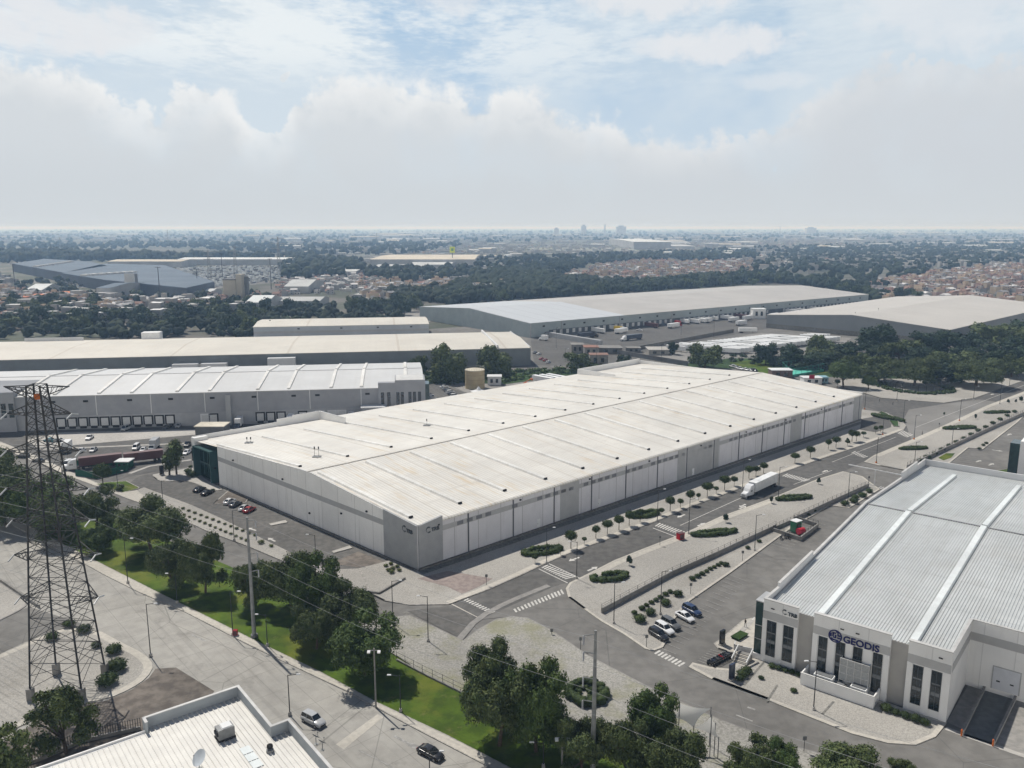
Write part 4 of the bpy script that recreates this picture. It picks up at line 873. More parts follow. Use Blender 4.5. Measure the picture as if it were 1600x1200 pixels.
M_r8 = mat('near_white_roof', (.62, .61, .575), (.57, .56, .53), s=.4, var=.06, rough=.5, spec=.3, fn=lambda n, P, col: n.mix(n.ss(n.noise(rotated(n, P, f8.ang, 1.4, .06), 1., 5), .5, .75, 0., .3), col, (.48, .46, .42)))
rf8 = b.build('roof', M_r8, t8)
def on8(px, py): g = G(px, py, HRf+.07); return g
for k, (px, py) in enumerate(((392, 1182),)):
    g = on8(px, py); s = (g-f8.o).dot(u8); t = (g-f8.o).dot(e8); b = MB()
    for j in range(3): f8.box(b, s-.7, s+.7, t+j*1.9-2.6, t+j*1.9-.9, HRf+.04, HRf+.14)
    b.build('skylight', mat('skylight_pale', (.66, .70, .70), (.6, .64, .64), rough=.3), rf8)
def rooftop_unit(loc, rz):
    t = thing('air_conditioning_unit', 'boxy grey air conditioning unit standing on the white roof at the bottom left', 'air conditioner', loc, rz)
    b = MB(); b.box(0, 0, .3, 2.3, 1.7, 1.5); b.build('housing', M_steel, t, world=False)
    b = MB(); b.box(0, 0, 0, 2.5, 1.9, .3); b.build('base', M_dark, t, world=False)
    b = MB(); b.box(.2, 0, 1.8, 1.5, 1.5, .18, tx=.9, ty=.9); b.build('hood', M_white_m, t, world=False)
    for j in (-.4, .4): b = MB(); b.tube((-1.15, j, 1.1), (-1.32, j, 1.1), .34, n=14); b.build('fan', M_dark, t, world=False)
rooftop_unit(on8(352, 1152), f8.ang)
def dish(loc, r, face, lab, m=M_steel):
    t = thing('satellite_dish', lab, 'satellite dish', loc); b = MB(); b.tube((0, 0, 0), (0, 0, 1.1), .05); b.box(0, 0, 0, .5, .5, .06); b.build('mount', M_steel, t, world=False)
    d = Vector(face).normalized(); q_ = d.to_track_quat('Z', 'Y'); c = Vector((0, 0, 1.1+r*.4)); b = MB(); n = 20; vs = []
    rings = [(0, -.22), (.4, -.18), (.75, -.09), (1, 0)]
    for rr_, zz in rings:
        for i in range(n): a_ = 2*math.pi*i/n; vs.append(c+q_ @ Vector((r*rr_*math.cos(a_), r*rr_*math.sin(a_), r*zz)))
    b.add(vs, [(k*n+i, k*n+(i+1) % n, (k+1)*n+(i+1) % n, (k+1)*n+i) for k in range(3) for i in range(n)]); b.build('reflector', m, t, world=False, smooth=True)
    b = MB(); b.tube(c-q_ @ Vector((0, r, 0)), c+q_ @ Vector((0, 0, r*.8)), .03); b.box(*(c+q_ @ Vector((0, 0, r*.8))), .15, .15, .15); b.build('feed_arm', M_steel, t, world=False)
dish(on8(312, 1200), 1.15, (-.5, -.6, .7), 'large grey satellite dish at the bottom edge of the near white roof', mat('dish_grey', (.42, .46, .50), rough=.5))
for k, (px, py) in enumerate(((494, 1163), (504, 1172))): dish(on8(px, py), .62, (.35, .6, .6), ('first' if k == 0 else 'second')+' small dish by the parapet of the near white roof, '+('farther from' if k == 0 else 'closer to')+' the bottom edge', M_dgrey)
t = thing('roof_ventilator', 'dark turbine ventilator on the white roof at the bottom left', 'ventilator', on8(422, 1174)); b = MB(); b.lathe([(.55, 0), (.5, .35), (.3, .45)], 14); b.build('base', M_steel, t, world=False); b = MB(); b.lathe([(.28, .45), (.45, .7), (.4, 1.0), (.1, 1.2)], 14); b.build('turbine', M_dark, t, world=False)
# ---------------------------------------------------------------- vegetation
def leafmat(name, c, c2, c3=None):
    def fn(n, P, col):
        oi = n.new('ShaderNodeObjectInfo'); 
        col = n.mix(n.m('MULTIPLY', oi.outputs['Random'], .35), col, tuple(v*.6 for v in c))
        return n.mix(n.ss(n.noise(P, .8, 3), .52, .66, 0., .55), col, c3 or c2)
    m = mat(name, c, c2, s=.9, s2=.15, var=.25, rough=.7, spec=.15, det=4, fn=fn)
    return m
ML_a = leafmat('leaves_olive', (.045, .068, .024), (.095, .122, .045), (.16, .185, .07))
ML_b = leafmat('leaves_green', (.040, .072, .020), (.080, .120, .034), (.13, .17, .05))
ML_d = leafmat('leaves_dark', (.018, .036, .022), (.034, .058, .030), (.05, .08, .035))
ML_h = leafmat('hedge_leaves', (.028, .045, .016), (.05, .075, .022), (.08, .105, .03))
ML_y = leafmat('shrub_leaves', (.085, .105, .035), (.12, .135, .045), (.15, .17, .06))
M_bark = mat('bark', (.10, .075, .055), (.06, .045, .035), s=4)
def leaves(lobes, n, size, rng, core=True, droop=0., flat=1.):
    """leaf-sized quads spread through lobes (x,y,z,r); numpy, returns MB-like verts/faces"""
    L = np.array(lobes, float); wgt = L[:, 3]**2; k = rng.choice(len(L), n, p=wgt/wgt.sum())
    d = rng.normal(size=(n, 3)); d /= np.linalg.norm(d, axis=1)[:, None]; d[:, 2] = np.where(d[:, 2] < -.5, -d[:, 2]*.6, d[:, 2])
    rad = L[k, 3]*(.62+.42*rng.random(n)**.6+.20*np.sin(d[:, 0]*7+k)*np.cos(d[:, 1]*6+k*2)+.30*(rng.random(n) < .16)*rng.random(n))
    c = L[k, :3]+d*rad[:, None]*np.array([1, 1, flat])
    c[:, 2] -= droop*rng.random(n)*rad
    nrm = d+rng.normal(size=(n, 3))*.55; nrm /= np.linalg.norm(nrm, axis=1)[:, None]
    a = np.cross(nrm, rng.normal(size=(n, 3))); a /= np.linalg.norm(a, axis=1)[:, None]; b = np.cross(nrm, a)
    s = size*(.55+.9*rng.random(n))[:, None]
    V = np.empty((n, 4, 3)); V[:, 0] = c-a*s; V[:, 1] = c-b*s*.6; V[:, 2] = c+a*s; V[:, 3] = c+b*s*.6
    Fc = np.arange(4*n).reshape(n, 4); return V.reshape(-1, 3), Fc
def np_mesh(name, V, Fc, m):
    me = bpy.data.meshes.new(name); nv, nf, k = len(V), len(Fc), Fc.shape[1]
    me.vertices.add(nv); me.vertices.foreach_set('co', np.ascontiguousarray(V, dtype=np.float32).ravel())
    me.loops.add(nf*k); me.loops.foreach_set('vertex_index', Fc.astype(np.int32).ravel()); me.polygons.add(nf); me.polygons.foreach_set('loop_start', np.arange(0, nf*k, k, dtype=np.int32))
    for q in (m if isinstance(m, (list, tuple)) else [m]): me.materials.append(q)
    me.update(calc_edges=True); return me
def blobs_np(cs, rs, sq, sub, rng, jit=.18):
    vs = np.array(ICO[sub][0]); fs = np.array(ICO[sub][1]); n = len(cs)
    j = 1+rng.uniform(-jit, jit, (n, len(vs), 1)); V = vs[None]*j*np.asarray(rs)[:, None, None]*np.asarray(sq)[:, None, :]+np.asarray(cs)[:, None, :]
    Fc = fs[None]+(np.arange(n)*len(vs))[:, None, None]; return V.reshape(-1, 3), Fc.reshape(-1, 3)
def crown_mesh(name, lobes, n, size, m, seed, droop=0., flat=1., corek=.62):
    rng = np.random.default_rng(seed); V, Fc = leaves(lobes, n, size, rng, droop=droop, flat=flat)
    L = np.array(lobes); V2_, F2 = blobs_np(L[:, :3], L[:, 3]*corek, np.tile([1, 1, flat], (len(L), 1)), 1, rng, .2)
    F2q = np.concatenate([F2, F2[:, 2:3]], 1)
    # triangles kept as separate faces: build via from_pydata-free path
    me = bpy.data.meshes.new(name); A_ = np.vstack([V, V2_]); nv = len(A_); nf4, nf3 = len(Fc), len(F2)
    me.vertices.add(nv); me.vertices.foreach_set('co', np.ascontiguousarray(A_, dtype=np.float32).ravel())
    idx = np.concatenate([Fc.ravel(), (F2+len(V)).ravel()]).astype(np.int32); me.loops.add(len(idx)); me.loops.foreach_set('vertex_index', idx)
    st_ = np.concatenate([np.arange(0, nf4*4, 4), nf4*4+np.arange(0, nf3*3, 3)]).astype(np.int32); me.polygons.add(nf4+nf3); me.polygons.foreach_set('loop_start', st_)
    me.materials.append(m); me.update(calc_edges=True); return me
def trunk_mesh(name, lobes, r, h, seed):
    rr = random.Random(seed); b = MB(); p = Vector((0, 0, -.2)); q = Vector((rr.uniform(-.3, .3), rr.uniform(-.3, .3), h)); b.tube(p, q, r, r*.75, 7)
    for l in lobes[:7]: b.tube(q, Vector(l[:3]), r*.55, r*.15, 5)
    return b.mesh(name, M_bark)
def lob(seed, n, spread, z0, z1, r0, r1, ecc=1.):
    rr = random.Random(seed); L = [(0, 0, (z0+z1)/2, r1)]
    for i in range(n):
        a = 2*math.pi*(i+rr.random()*.7)/n; d = spread*math.sqrt(rr.uniform(.25, 1)); z = rr.uniform(z0, z1); L.append((d*math.cos(a)*ecc, d*math.sin(a), z, rr.uniform(r0, r1)*(1-.25*(z-z0)/(z1-z0+.01))))
    return L
TP = {}                                                          # tree prototypes, 10 m tall, about 10 m wide
def proto(key, L, n, size, m, seed, tr=.28, th=2.2, **kw):
    TP[key] = (crown_mesh('crown', L, n, size, m, seed, **kw), trunk_mesh('trunk', L, tr, th, seed))
proto('near_a', lob(1, 17, 3.7, 1.7, 8.0, 1.4, 2.3), 22000, .16, ML_a, 1)
proto('near_b', lob(2, 19, 3.8, 1.5, 8.2, 1.3, 2.2), 22000, .16, ML_a, 2)
proto('near_c', lob(3, 15, 3.4, 1.8, 8.4, 1.5, 2.4), 20000, .16, ML_b, 3)
proto('open', lob(14, 15, 3.7, 1.9, 8.4, 1.1, 1.9), 11000, .17, leafmat('leaves_light', (.06, .09, .028), (.12, .15, .05), (.19, .22, .08)), 14, corek=.3)
proto('round', [(0, 0, 5.6, 3.6), (1.6, .6, 5, 2.6), (-1.5, -.4, 5.2, 2.7), (.2, -1.6, 6.4, 2.5), (0, 1.6, 6, 2.5)], 7000, .25, ML_b, 4, corek=.7)
proto('mid_a', lob(5, 13, 3.8, 1.8, 7.8, 1.6, 2.4), 3200, .36, ML_d, 5, corek=.72)
proto('mid_b', lob(6, 15, 4.0, 1.6, 7.6, 1.5, 2.3), 3200, .36, ML_a, 6, corek=.72)
proto('mid_c', lob(7, 12, 3.3, 1.9, 8.4, 1.7, 2.5), 3000, .36, ML_d, 7, corek=.72)
proto('willow', lob(8, 14, 3.1, 2.6, 8.2, 1.4, 2.1), 9000, .30, ML_a, 8, droop=2.4)
proto('far_a', lob(9, 7, 3.2, 3.0, 7.4, 1.8, 2.6), 700, .62, ML_d, 9, corek=.82)
proto('far_b', lob(10, 6, 2.6, 3.2, 8.0, 1.9, 2.7), 700, .62, ML_d, 10, corek=.82)
proto('far_c', lob(11, 8, 3.6, 2.6, 7.0, 1.7, 2.4), 700, .62, ML_a, 11, corek=.82)
MATX = {}
def tree(name, key, loc, h, wd, label, cat='tree', group=None, rz=None):
    cm_, tm = TP[key]; t = thing(name, label, cat, loc, random.uniform(0, 6.28) if rz is None else rz, group); s = h/10.
    for nm, me in (('crown', cm_), ('trunk', tm)):
        o = bpy.data.objects.new(nm, me); COL.objects.link(o); o.parent = t; o.scale = (wd/10., wd/10., s)
    return t
def ptree(key, x0, x1, yt, yb, label, name='tree', group=None, cat='tree', grow=1.0):
    """tree whose crown spans columns x0..x1 and rows yt..yb in the photograph"""
    g = G((x0+x1)/2, yb-(yb-yt)*.06); wd = (x1-x0)/F*(g.y*CT+(H-4)*ST)*grow
    h = max(2.5, HT((x0+x1)/2, yb-(yb-yt)*.06, yt)); return tree(name, key, g, h, max(wd, h*.5), label, cat, group)
# near trees along the verge between the avenue and the inner street
VG = 'bushy trees along the grass verge'
NEAR = [('near_b', -60, 45, 702, 815), ('near_a', -20, 40, 735, 830), ('near_b', 60, 128, 770, 850), ('near_c', 30, 115, 742, 828), ('near_a', 118, 188, 758, 838), ('near_b', 190, 285, 776, 868), ('near_c', 130, 176, 822, 866), ('near_a', 236, 300, 840, 926), ('near_b', 290, 352, 822, 934),
        ('near_a', 364, 420, 872, 955), ('near_b', 415, 492, 855, 955), ('near_c', 455, 530, 866, 985), ('near_b', 505, 585, 905, 1000), ('near_a', 460, 530, 935, 1020), ('near_c', 520, 622, 962, 1062),
        ('near_b', 728, 805, 998, 1100), ('near_a', 725, 835, 1030, 1175), ('near_c', 790, 885, 1030, 1185), ('near_b', 868, 950, 1115, 1215), ('near_a', 940, 1012, 1120, 1225), ('near_c', 985, 1054, 1072, 1180), ('near_b', 1010, 1100, 1136, 1245), ('near_a', 1135, 1205, 1150, 1225), ('near_c', 1190, 1248, 1160, 1225), ('near_b', 1275, 1378, 1172, 1235), ('near_a', 1385, 1430, 1186, 1235)]
for i, (k, x0, x1, yt, yb) in enumerate(NEAR):
    where = 'in the grass verge' if i < 15 else 'below the gravel field'
    ptree(k, x0, x1, yt, yb, 'bushy dark olive green tree, %s from left %s' % (ordn(i if i < 15 else i-15), where), group=VG if i < 15 else 'bushy trees at the lower edge', grow=1.14)
ptree('open', 46, 162, 1066, 1184, 'leafy green tree at the foot of the lattice tower beside the white roof', grow=1.0)
ptree('open', -70, 50, 1118, 1260, 'leafy green tree cut by the bottom left corner of the photo', grow=1.1)
# ordinary trees between buildings
MID = [('round', 144, 178, 722, 760, 'round dark tree on the kerb by the small green lawn'), ('willow', 668, 735, 528, 600, 'tall weeping tree right of the dock warehouse office corner'), ('willow', 742, 806, 532, 592, 'broad drooping tree behind the beige water tank'),
       ('mid_b', 636, 668, 550, 590, 'dark tree between the dock warehouse and the weeping tree'), ('mid_b', 362, 426, 543, 572, 'dark tree behind the middle of the white dock roof'), ('mid_b', 880, 926, 545, 582, 'large dark tree by the trailer park wall above the main roof'),
       ('mid_a', 960, 988, 552, 575, 'small dark tree beside the little gatehouse'), ('mid_a', 1042, 1060, 532, 555, 'round dark tree at the left end of the white trailers'), ('mid_b', 1072, 1130, 532, 578, 'broad dark tree in front of the white trailers'),
       ('mid_a', 1178, 1215, 532, 572, 'dark tree left of the pair behind the green sports court'), ('mid_c', 1208, 1256, 534, 574, 'dark tree right of the pair behind the green sports court'), ('willow', 1258, 1310, 518, 562, 'ragged tall tree in front of the right far warehouse wall')]
for k, x0, x1, yt, yb, lab in MID: ptree(k, x0, x1, yt, yb, lab)
rp = random.Random(21)
PARK = [(1294, 1342, 560, 608, 'round'), (1346, 1368, 586, 610, 'round'), (1318, 1352, 545, 588, 'mid_b'), (1345, 1400, 552, 600, 'mid_b'), (1396, 1460, 552, 606, 'near_b'), (1342, 1400, 504, 555, 'mid_a'), (1300, 1350, 532, 566, 'mid_c'), (1380, 1430, 525, 566, 'mid_b'), (1430, 1480, 512, 556, 'mid_a'), (1418, 1470, 540, 575, 'mid_a'), (1460, 1520, 540, 588, 'mid_b'), (1490, 1560, 556, 606, 'near_b'), (1478, 1530, 515, 560, 'mid_c'), (1520, 1580, 535, 585, 'mid_a'), (1530, 1600, 500, 550, 'mid_b'), (1565, 1625, 520, 575, 'mid_c'), (1585, 1650, 495, 545, 'mid_a'), (1440, 1500, 560, 600, 'mid_c'), (1350, 1390, 530, 560, 'mid_a'), (1240, 1300, 548, 576, 'mid_a'), (1560, 1600, 548, 592, 'mid_b'), (1610, 1690, 530, 590, 'mid_a'), (1270, 1320, 538, 566, 'mid_b')]
for i, (x0, x1, yt, yb, k) in enumerate(sorted(PARK)):
    ptree(k, x0, x1, yt, yb, 'dense dark tree of the park by the plaza, %s from left' % ordn(i), group='trees of the wooded park', grow=1.25)
# scrub strip behind the main warehouse and low shrubs
def scrub(name, poly, n, r0, r1, m, label, cat=None, z=0., seed=3, lf=30, fl=.7):
    rng = np.random.default_rng(seed); P = [G(*q) for q in poly]; xs_ = [q.x for q in P]; ys_ = [q.y for q in P]; pts_ = []
    while len(pts_) < n:
        x, y = rng.uniform(min(xs_), max(xs_)), rng.uniform(min(ys_), max(ys_)); ins = False
        for i in range(len(P)):
            a, c = P[i], P[(i+1) % len(P)]
            if (a.y > y) != (c.y > y) and x < (c.x-a.x)*(y-a.y)/(c.y-a.y)+a.x: ins = not ins
        if ins: pts_.append((x, y))
    L = [(x, y, z+.3, rng.uniform(r0, r1)) for x, y in pts_]; me = crown_mesh(name, L, n*lf, (r0+r1)*.14, m, seed, flat=fl, corek=.8)
    o = bpy.data.objects.new(name, me); COL.objects.link(o); tag(o, kind='stuff', label=label); return o
scrub('undergrowth', [(632, 588), (670, 584), (760, 583), (860, 578), (945, 568), (948, 578), (850, 590), (790, 597), (720, 598), (650, 600)], 170, 1.2, 3.0, ML_b, 'tangled green undergrowth behind the main warehouse')
scrub('undergrowth', [(1040, 572), (1140, 556), (1350, 560), (1600, 560), (1600, 584), (1500, 590), (1320, 585), (1240, 575), (1140, 566)], 220, 1.0, 2.6, ML_d, 'green undergrowth beneath the park trees', seed=4)
# topiary trees, small shrubs and hedge rings
def topiary_mesh():
    L = [(0, 0, 2.3, .95), (.25, .1, 2.5, .8), (-.25, -.1, 2.45, .8)]; c = crown_mesh('crown', L, 2600, .085, ML_h, 31, corek=.85); b = MB()
    b.tube((0, 0, -.1), (0, 0, 1.7), .08, .06, 6); return c, b.mesh('trunk', M_bark)
TC, TT = topiary_mesh()
bush_me = crown_mesh('bush', [(0, 0, .35, .5), (.15, .1, .3, .42), (-.15, -.05, .32, .42)], 700, .055, ML_h, 33, flat=.8, corek=.85)
shrub_me = crown_mesh('shrub', [(0, 0, .35, .5), (.15, .1, .3, .42), (-.15, -.05, .32, .42)], 600, .055, ML_y, 34, flat=.75, corek=.8)
def topiary(px, py, h, label, group):
    t = thing('topiary_tree', label, 'tree', (*G(px, py)[:2], .14), random.uniform(0, 6), group)
    for nm, me in (('crown', TC), ('trunk', TT)):
        o = bpy.data.objects.new(nm, me); COL.objects.link(o); o.parent = t; s = h/3.3; k_ = random.uniform(1.0, 1.45) if nm == 'crown' else 1; o.scale = (s*k_, s*k_*random.uniform(.85, 1.1), s)
TOP = [(836, 880, 1.6), (876, 868, 1.7), (892, 858, 3.4), (913, 851, 1.8), (931, 842, 2.6), (949, 835, 3.5), (967, 829, 3.0), (983, 822, 3.0), (1000, 816, 3.0), (1033, 806, 1.8), (1047, 799, 3.4), (1063, 794, 2.0), (1078, 789, 3.4), (1091, 783, 2.0), (1105, 776, 3.6), (1119, 772, 2.0), (1132, 766, 3.2), (1147, 760, 2.6), (1242, 724, 3.0), (1266, 716, 3.1), (1294, 703, 3.3), (1306, 700, 3.2), (1324, 697, 2.0), (1331, 691, 3.6), (1338, 690, 3.0), (1349, 684, 2.0), (1368, 678, 2.2), (1308, 606, 3), (1376, 676, 2.0), (1170, 748, 3.0), (1181, 744, 2.6), (1193, 740, 3.0)]
for i, (x, y, h) in enumerate(sorted(TOP)):
    topiary(x, y, h*random.uniform(1.05, 1.4), '%s clipped round tree from the left in the gravel bed beside the main warehouse' % ordn(i), 'topiary trees along the main warehouse')
for i, (x, y, h) in enumerate([(983, 884, 2.8), (1134, 817, 2.8), (1205, 787, 2.4), (1279, 757, 2.4), (1324, 648+44, 2.0), (1524, 655, 2.4), (1575, 631, 2.4), (1595, 629, 3.2), (1475, 650, 1.8), (1587, 630, 2.0)]):
    t = thing('sapling', '%s sparse young tree from the left on the gravel south of the boulevard' % ordn(i), 'tree', (*G(x, y)[:2], .14), i, 'young trees south of the boulevard')
    for nm, me in (('crown', TP['far_b'][0]), ('trunk', TP['far_b'][1])):
        o = bpy.data.objects.new(nm, me); COL.objects.link(o); o.parent = t; o.scale = (h/16, h/16, h/10)
def bushes(name, me, cat, pts_, what, group, z=.15):
    for i, q in enumerate(pts_):
        x, y, s = q if len(q) == 3 else (*q, 1.); o = bpy.data.objects.new(name, me); COL.objects.link(o); o.location = (*G(x, y)[:2], z); o.rotation_euler = (0, 0, i*1.7); s *= random.uniform(.9, 1.12); o.scale = (s*1.25, s*1.25, s)
        tag(o, '%s, %s' % (what, 'number %d from the left' % (i+1) if len(pts_) > 36 else ordn(i)+' from the left'), cat, group)
rows = []
for i in range(13):
    t = i/12; rows.append((286+(398-286)*t, 796+(838-796)*t, .8)); rows.append((291+(388-291)*t-3, 806+(846-806)*t, .8))
rows += [(408, 850, 1.2), (424, 855, .9)]
bushes('shrub', shrub_me, 'shrub', sorted(rows), 'low ball shrub in the planting strip beside the parking lot', 'ball shrubs in the planting strip')
bushes('shrub', shrub_me, 'shrub', [(603, 886, .9), (611, 883, .9), (621, 887, 1), (607, 893, 1), (614, 890, 1), (624, 893, 1), (612, 896, 1.1)], 'yellow-green ball shrub in the cluster at the main warehouse corner', 'ball shrubs at the warehouse corner')
bushes('shrub', bush_me, 'shrub', [(991, 960, 1.1), (1000, 972, 2.1), (1003, 953, 1.1), (1010, 948, .9), (1016, 961, 1.9), (1018, 944, 1.0), (1025, 940, 1.0), (1032, 936, 1.0), (1040, 946, 2.0), (1040, 931, 1.1), (1047, 927, 1.1), (1059, 932, 1.8), (1082, 907, 1.2), (1090, 903, 1.2), (1097, 899, 1.1), (1104, 895, .9), (1110, 891, .9), (1116, 888, .9), (1122, 885, .9), (1127, 882, .9), (1134, 885, 1.3), (1168, 858, 1.0), (1186, 848, 1.0), (1264, 806, .8), (1273, 800, .8)], 'dark ball shrub on the gravel strip by the parking yard wall', 'ball shrubs by the yard wall')
bushes('shrub', bush_me, 'shrub', [(1320, 790, 1.8), (1334, 786, 1.9), (1336, 780, 1.6), (1347, 777, 1.8), (1358, 770, 1.8)], 'round shrub in the bed at the head of the parking yard', 'shrubs at the head of the yard')
bushes('shrub', bush_me, 'shrub', [(1155, 1064, 1.2), (1160, 1058, 1.5), (1166, 1052, 1.5), (1189, 1062, .9), (1206, 1044, 1.2), (1217, 1047, 1.1), (1227, 1050, 1.1), (1237, 1053, 1.1), (1248, 1057, 1.1), (1240, 1082, .9), (1384, 1111, 1.5), (1399, 1117, 1.1), (1414, 1122, 1.4), (1430, 1127, 1.4), (1444, 1133, 1.3)], 'green ball shrub in front of the office facade', 'ball shrubs before the office facade')
bushes('shrub', bush_me, 'shrub', [(108, 980, 2.0), (82, 1000, 1.9), (132, 988, 1.9), (150, 1012, 1.6), (178, 1021, 2.1), (184, 1047, 2.9), (168, 1070, 2.9)], 'rounded shrub on the gravel island at the lattice tower', 'shrubs on the tower island')
sh = [(1438+i*11.3, 723-i*6.0, 1.7) for i in range(14)]
bushes('shrub', bush_me, 'shrub', sh+[(1455, 733, 1.2), (1530, 703, 1.2), (1541, 694, 1.2), (1536, 697, 1.0)], 'dark shrub along the low wall at the right', 'shrubs along the right low wall')
bushes('shrub', bush_me, 'shrub', [(294, 739, 1.8), (300, 745, 2.4), (298, 731, 1.2), (186, 767, 1.9), (190, 762, 1.4), (333, 822-54, 1)], 'small shrub near the office entrance', 'shrubs near the entrance')
def hedge(px, py, a, bb, rot, label, gap=None, w=1.25, h=.8, ecc=.0, z=.14, fill=False):
    """clipped hedge laid out as a ring"""
    c = G(px, py); rng = np.random.default_rng(int(px)); L = []; n = int(2*math.pi*max(a, bb)/.33)
    for k in range(n):
        t = 2*math.pi*k/n
        if gap and gap[0] < t < gap[1]: continue
        r = 1-ecc*math.cos(2*t); x, y = a*r*math.cos(t), bb*r*math.sin(t); j_ = rng.uniform(.82, 1.12); x *= j_; y *= j_; L.append((x*math.cos(rot)-y*math.sin(rot), x*math.sin(rot)+y*math.cos(rot), h*.55*rng.uniform(.8, 1.15), w*rng.uniform(.45, .8)))
    if fill:
        for _ in range(int(a*bb*4)): t = rng.uniform(0, 6.28); r = rng.uniform(0, .85)**.5; L.append((a*r*math.cos(t)*math.cos(rot)-bb*r*math.sin(t)*math.sin(rot), a*r*math.cos(t)*math.sin(rot)+bb*r*math.sin(t)*math.cos(rot), h*.25, w*rng.uniform(.3, .5)))
    me = crown_mesh('hedge', L, len(L)*75, .07, ML_h, int(px), flat=.9, corek=.9); o = bpy.data.objects.new('hedge', me); COL.objects.link(o); o.location = (c.x, c.y, z); tag(o, label, 'hedge', 'clipped hedge rings in the gravel')
bvr = math.atan2(fm.u.y, fm.u.x)
hedge(847, 863, 4.6, 1.9, bvr-.35, 'dark clipped hedge ring beside the warehouse drive, nearest the red paving', fill=True)
hedge(1007, 806, 4.4, 1.7, bvr-.35, 'dark clipped hedge ring in the topiary bed, between the round trees', fill=True)
hedge(953, 904, 3.6, 1.9, bvr-.45, 'C-shaped dark hedge south of the first crosswalk', gap=(1.9, 2.5), ecc=-.15)
hedge(1116, 835, 4.6, 1.5, bvr-.5, 'long curved dark hedge just behind the red cabinet', ecc=-.2)
hedge(1241, 780, 4.2, 1.4, bvr-.5, 'dark hedge ring on the gravel right of the white truck', ecc=-.2)
hedge(1427, 702, 4.8, 1.0, bvr-.6, 'low ragged hedge near the orange-footed lamp', h=.5)
hedge(1499, 670, 5.2, 1.6, bvr-.6, 'dark oval hedge ring on the gravel at the right', ecc=-.2)
hedge(1557, 645.5, 5.4, 1.0, bvr-.6, 'thin low hedge on the gravel farthest to the right', h=.5)
hedge(917, 1087, 3.1, 3.2, .3, 'rounded polygonal hedge ring in the weedy gravel field', w=1.3, h=1.3, fill=True)
hedge(1388, 655, 6.5, 1.5, -.95, 'long dark hedge on the curved median at the far junction', h=.6, z=.5)
# palms on the entrance island
def palm(px, py, h, label):
    g = G(px, py); t = thing('palm_tree', label, 'palm tree', (g.x, g.y, .14)); b = MB(); b.tube((0, 0, 0), (.2, .1, h*.8), .32, .24, 9); b.build('trunk', M_bark, t, world=False)
    rng = np.random.default_rng(int(px)); L = [(0, 0, h*.82, h*.2), (.8, .3, h*.62, h*.16), (-.8, -.2, h*.66, h*.17), (.1, .5, h*.92, h*.15), (.2, -.6, h*.45, h*.14), (-.5, .3, h*.35, h*.13)]; me = crown_mesh('fronds', L, 3500, .25, ML_a, int(px), droop=.9, corek=.5)
    b = MB(); rr = random.Random(px)
    for k in range(34):
        a = rr.uniform(0, 6.28); up = rr.uniform(-.1, .9); pts_ = [Vector((0, 0, h*.82))]; d = Vector((math.cos(a), math.sin(a), up))
        for j in range(5): pts_.append(pts_[-1]+d*h*.055); d.z -= .35; d.normalize()
        for p0, p1 in zip(pts_, pts_[1:]): s_ = Vector((-math.sin(a), math.cos(a), 0))*.28; b.add([p0-s_, p0+s_, p1+s_*.8, p1-s_*.8], [(0, 1, 2, 3)])
    b.build('frond_fan', ML_b, t, world=False); o = bpy.data.objects.new('fronds', me); COL.objects.link(o); o.parent = t
palm(276, 742, 11.5, 'tall dark palm, right of the two on the entrance island'); palm(265, 743, 8.0, 'shorter shaggy palm, left of the two on the entrance island')
# ---------------------------------------------------------------- the far city: houses, works, woods
M_dgrey2 = mat('soot_grey', (.15, .155, .16), (.13, .135, .14), s=.6)
M_h = [mat('house_white', (.50, .49, .47), (.42, .41, .39), s=.1), mat('house_pink', (.40, .29, .25), (.33, .24, .21), s=.1), mat('house_grey', (.33, .33, .33), (.26, .26, .27), s=.1), mat('house_tan', (.44, .36, .27), (.36, .29, .22), s=.1)]
M_hr = [mat('roof_pale', (.56, .55, .54), (.42, .42, .42), s=.15), mat('roof_red', (.27, .15, .115), (.22, .125, .10), s=.15), mat('roof_grey', (.28, .28, .29), (.21, .21, .22), s=.15), mat('roof_rust', (.24, .15, .12), (.19, .12, .10), s=.15)]
M_void = mat('window_dark', (.03, .035, .04))
def house_mesh(k, rr):
    b = MB(); w_, d_, h_ = rr.uniform(6, 9), rr.uniform(8, 13), rr.choice((3.2, 5.8, 5.8, 8.4))
    b.box(0, 0, 0, w_, d_, h_)
    if k % 3 == 0: b.box(w_*.2, -d_*.1, h_, w_*.5, d_*.4, 2.4)
    for z in np.arange(1.2, h_-1, 2.7):
        b.cur = 2
        for x in (-w_*.28, w_*.28): b.box(x, -d_/2-.03, z, 1.3, .1, 1.2); 
        b.cur = 0
    b.cur = 1; b.box(0, 0, h_, w_-.3, d_-.3, .12)
    if k % 3 == 1: b.box(0, 0, h_+.12, w_+.4, d_+.4, 1.7, tx=.9, ty=.05)
    b.cur = 2; b.box(w_*.3, d_*.3, h_+.15, 1.1, 1.1, 1.3)
    return b
rh = random.Random(5); HM = []
for k in range(12): HM.append(house_mesh(k, rh).mesh('house', [M_h[k % 4], M_hr[(k*7+k//4) % 4], M_void]))
def inpoly(P, x, y):
    ins = False
    for i in range(len(P)):
        a, c = P[i], P[(i+1) % len(P)]
        if (a[1] > y) != (c[1] > y) and x < (c[0]-a[0])*(y-a[1])/(c[1]-a[1])+a[0]: ins = not ins
    return ins
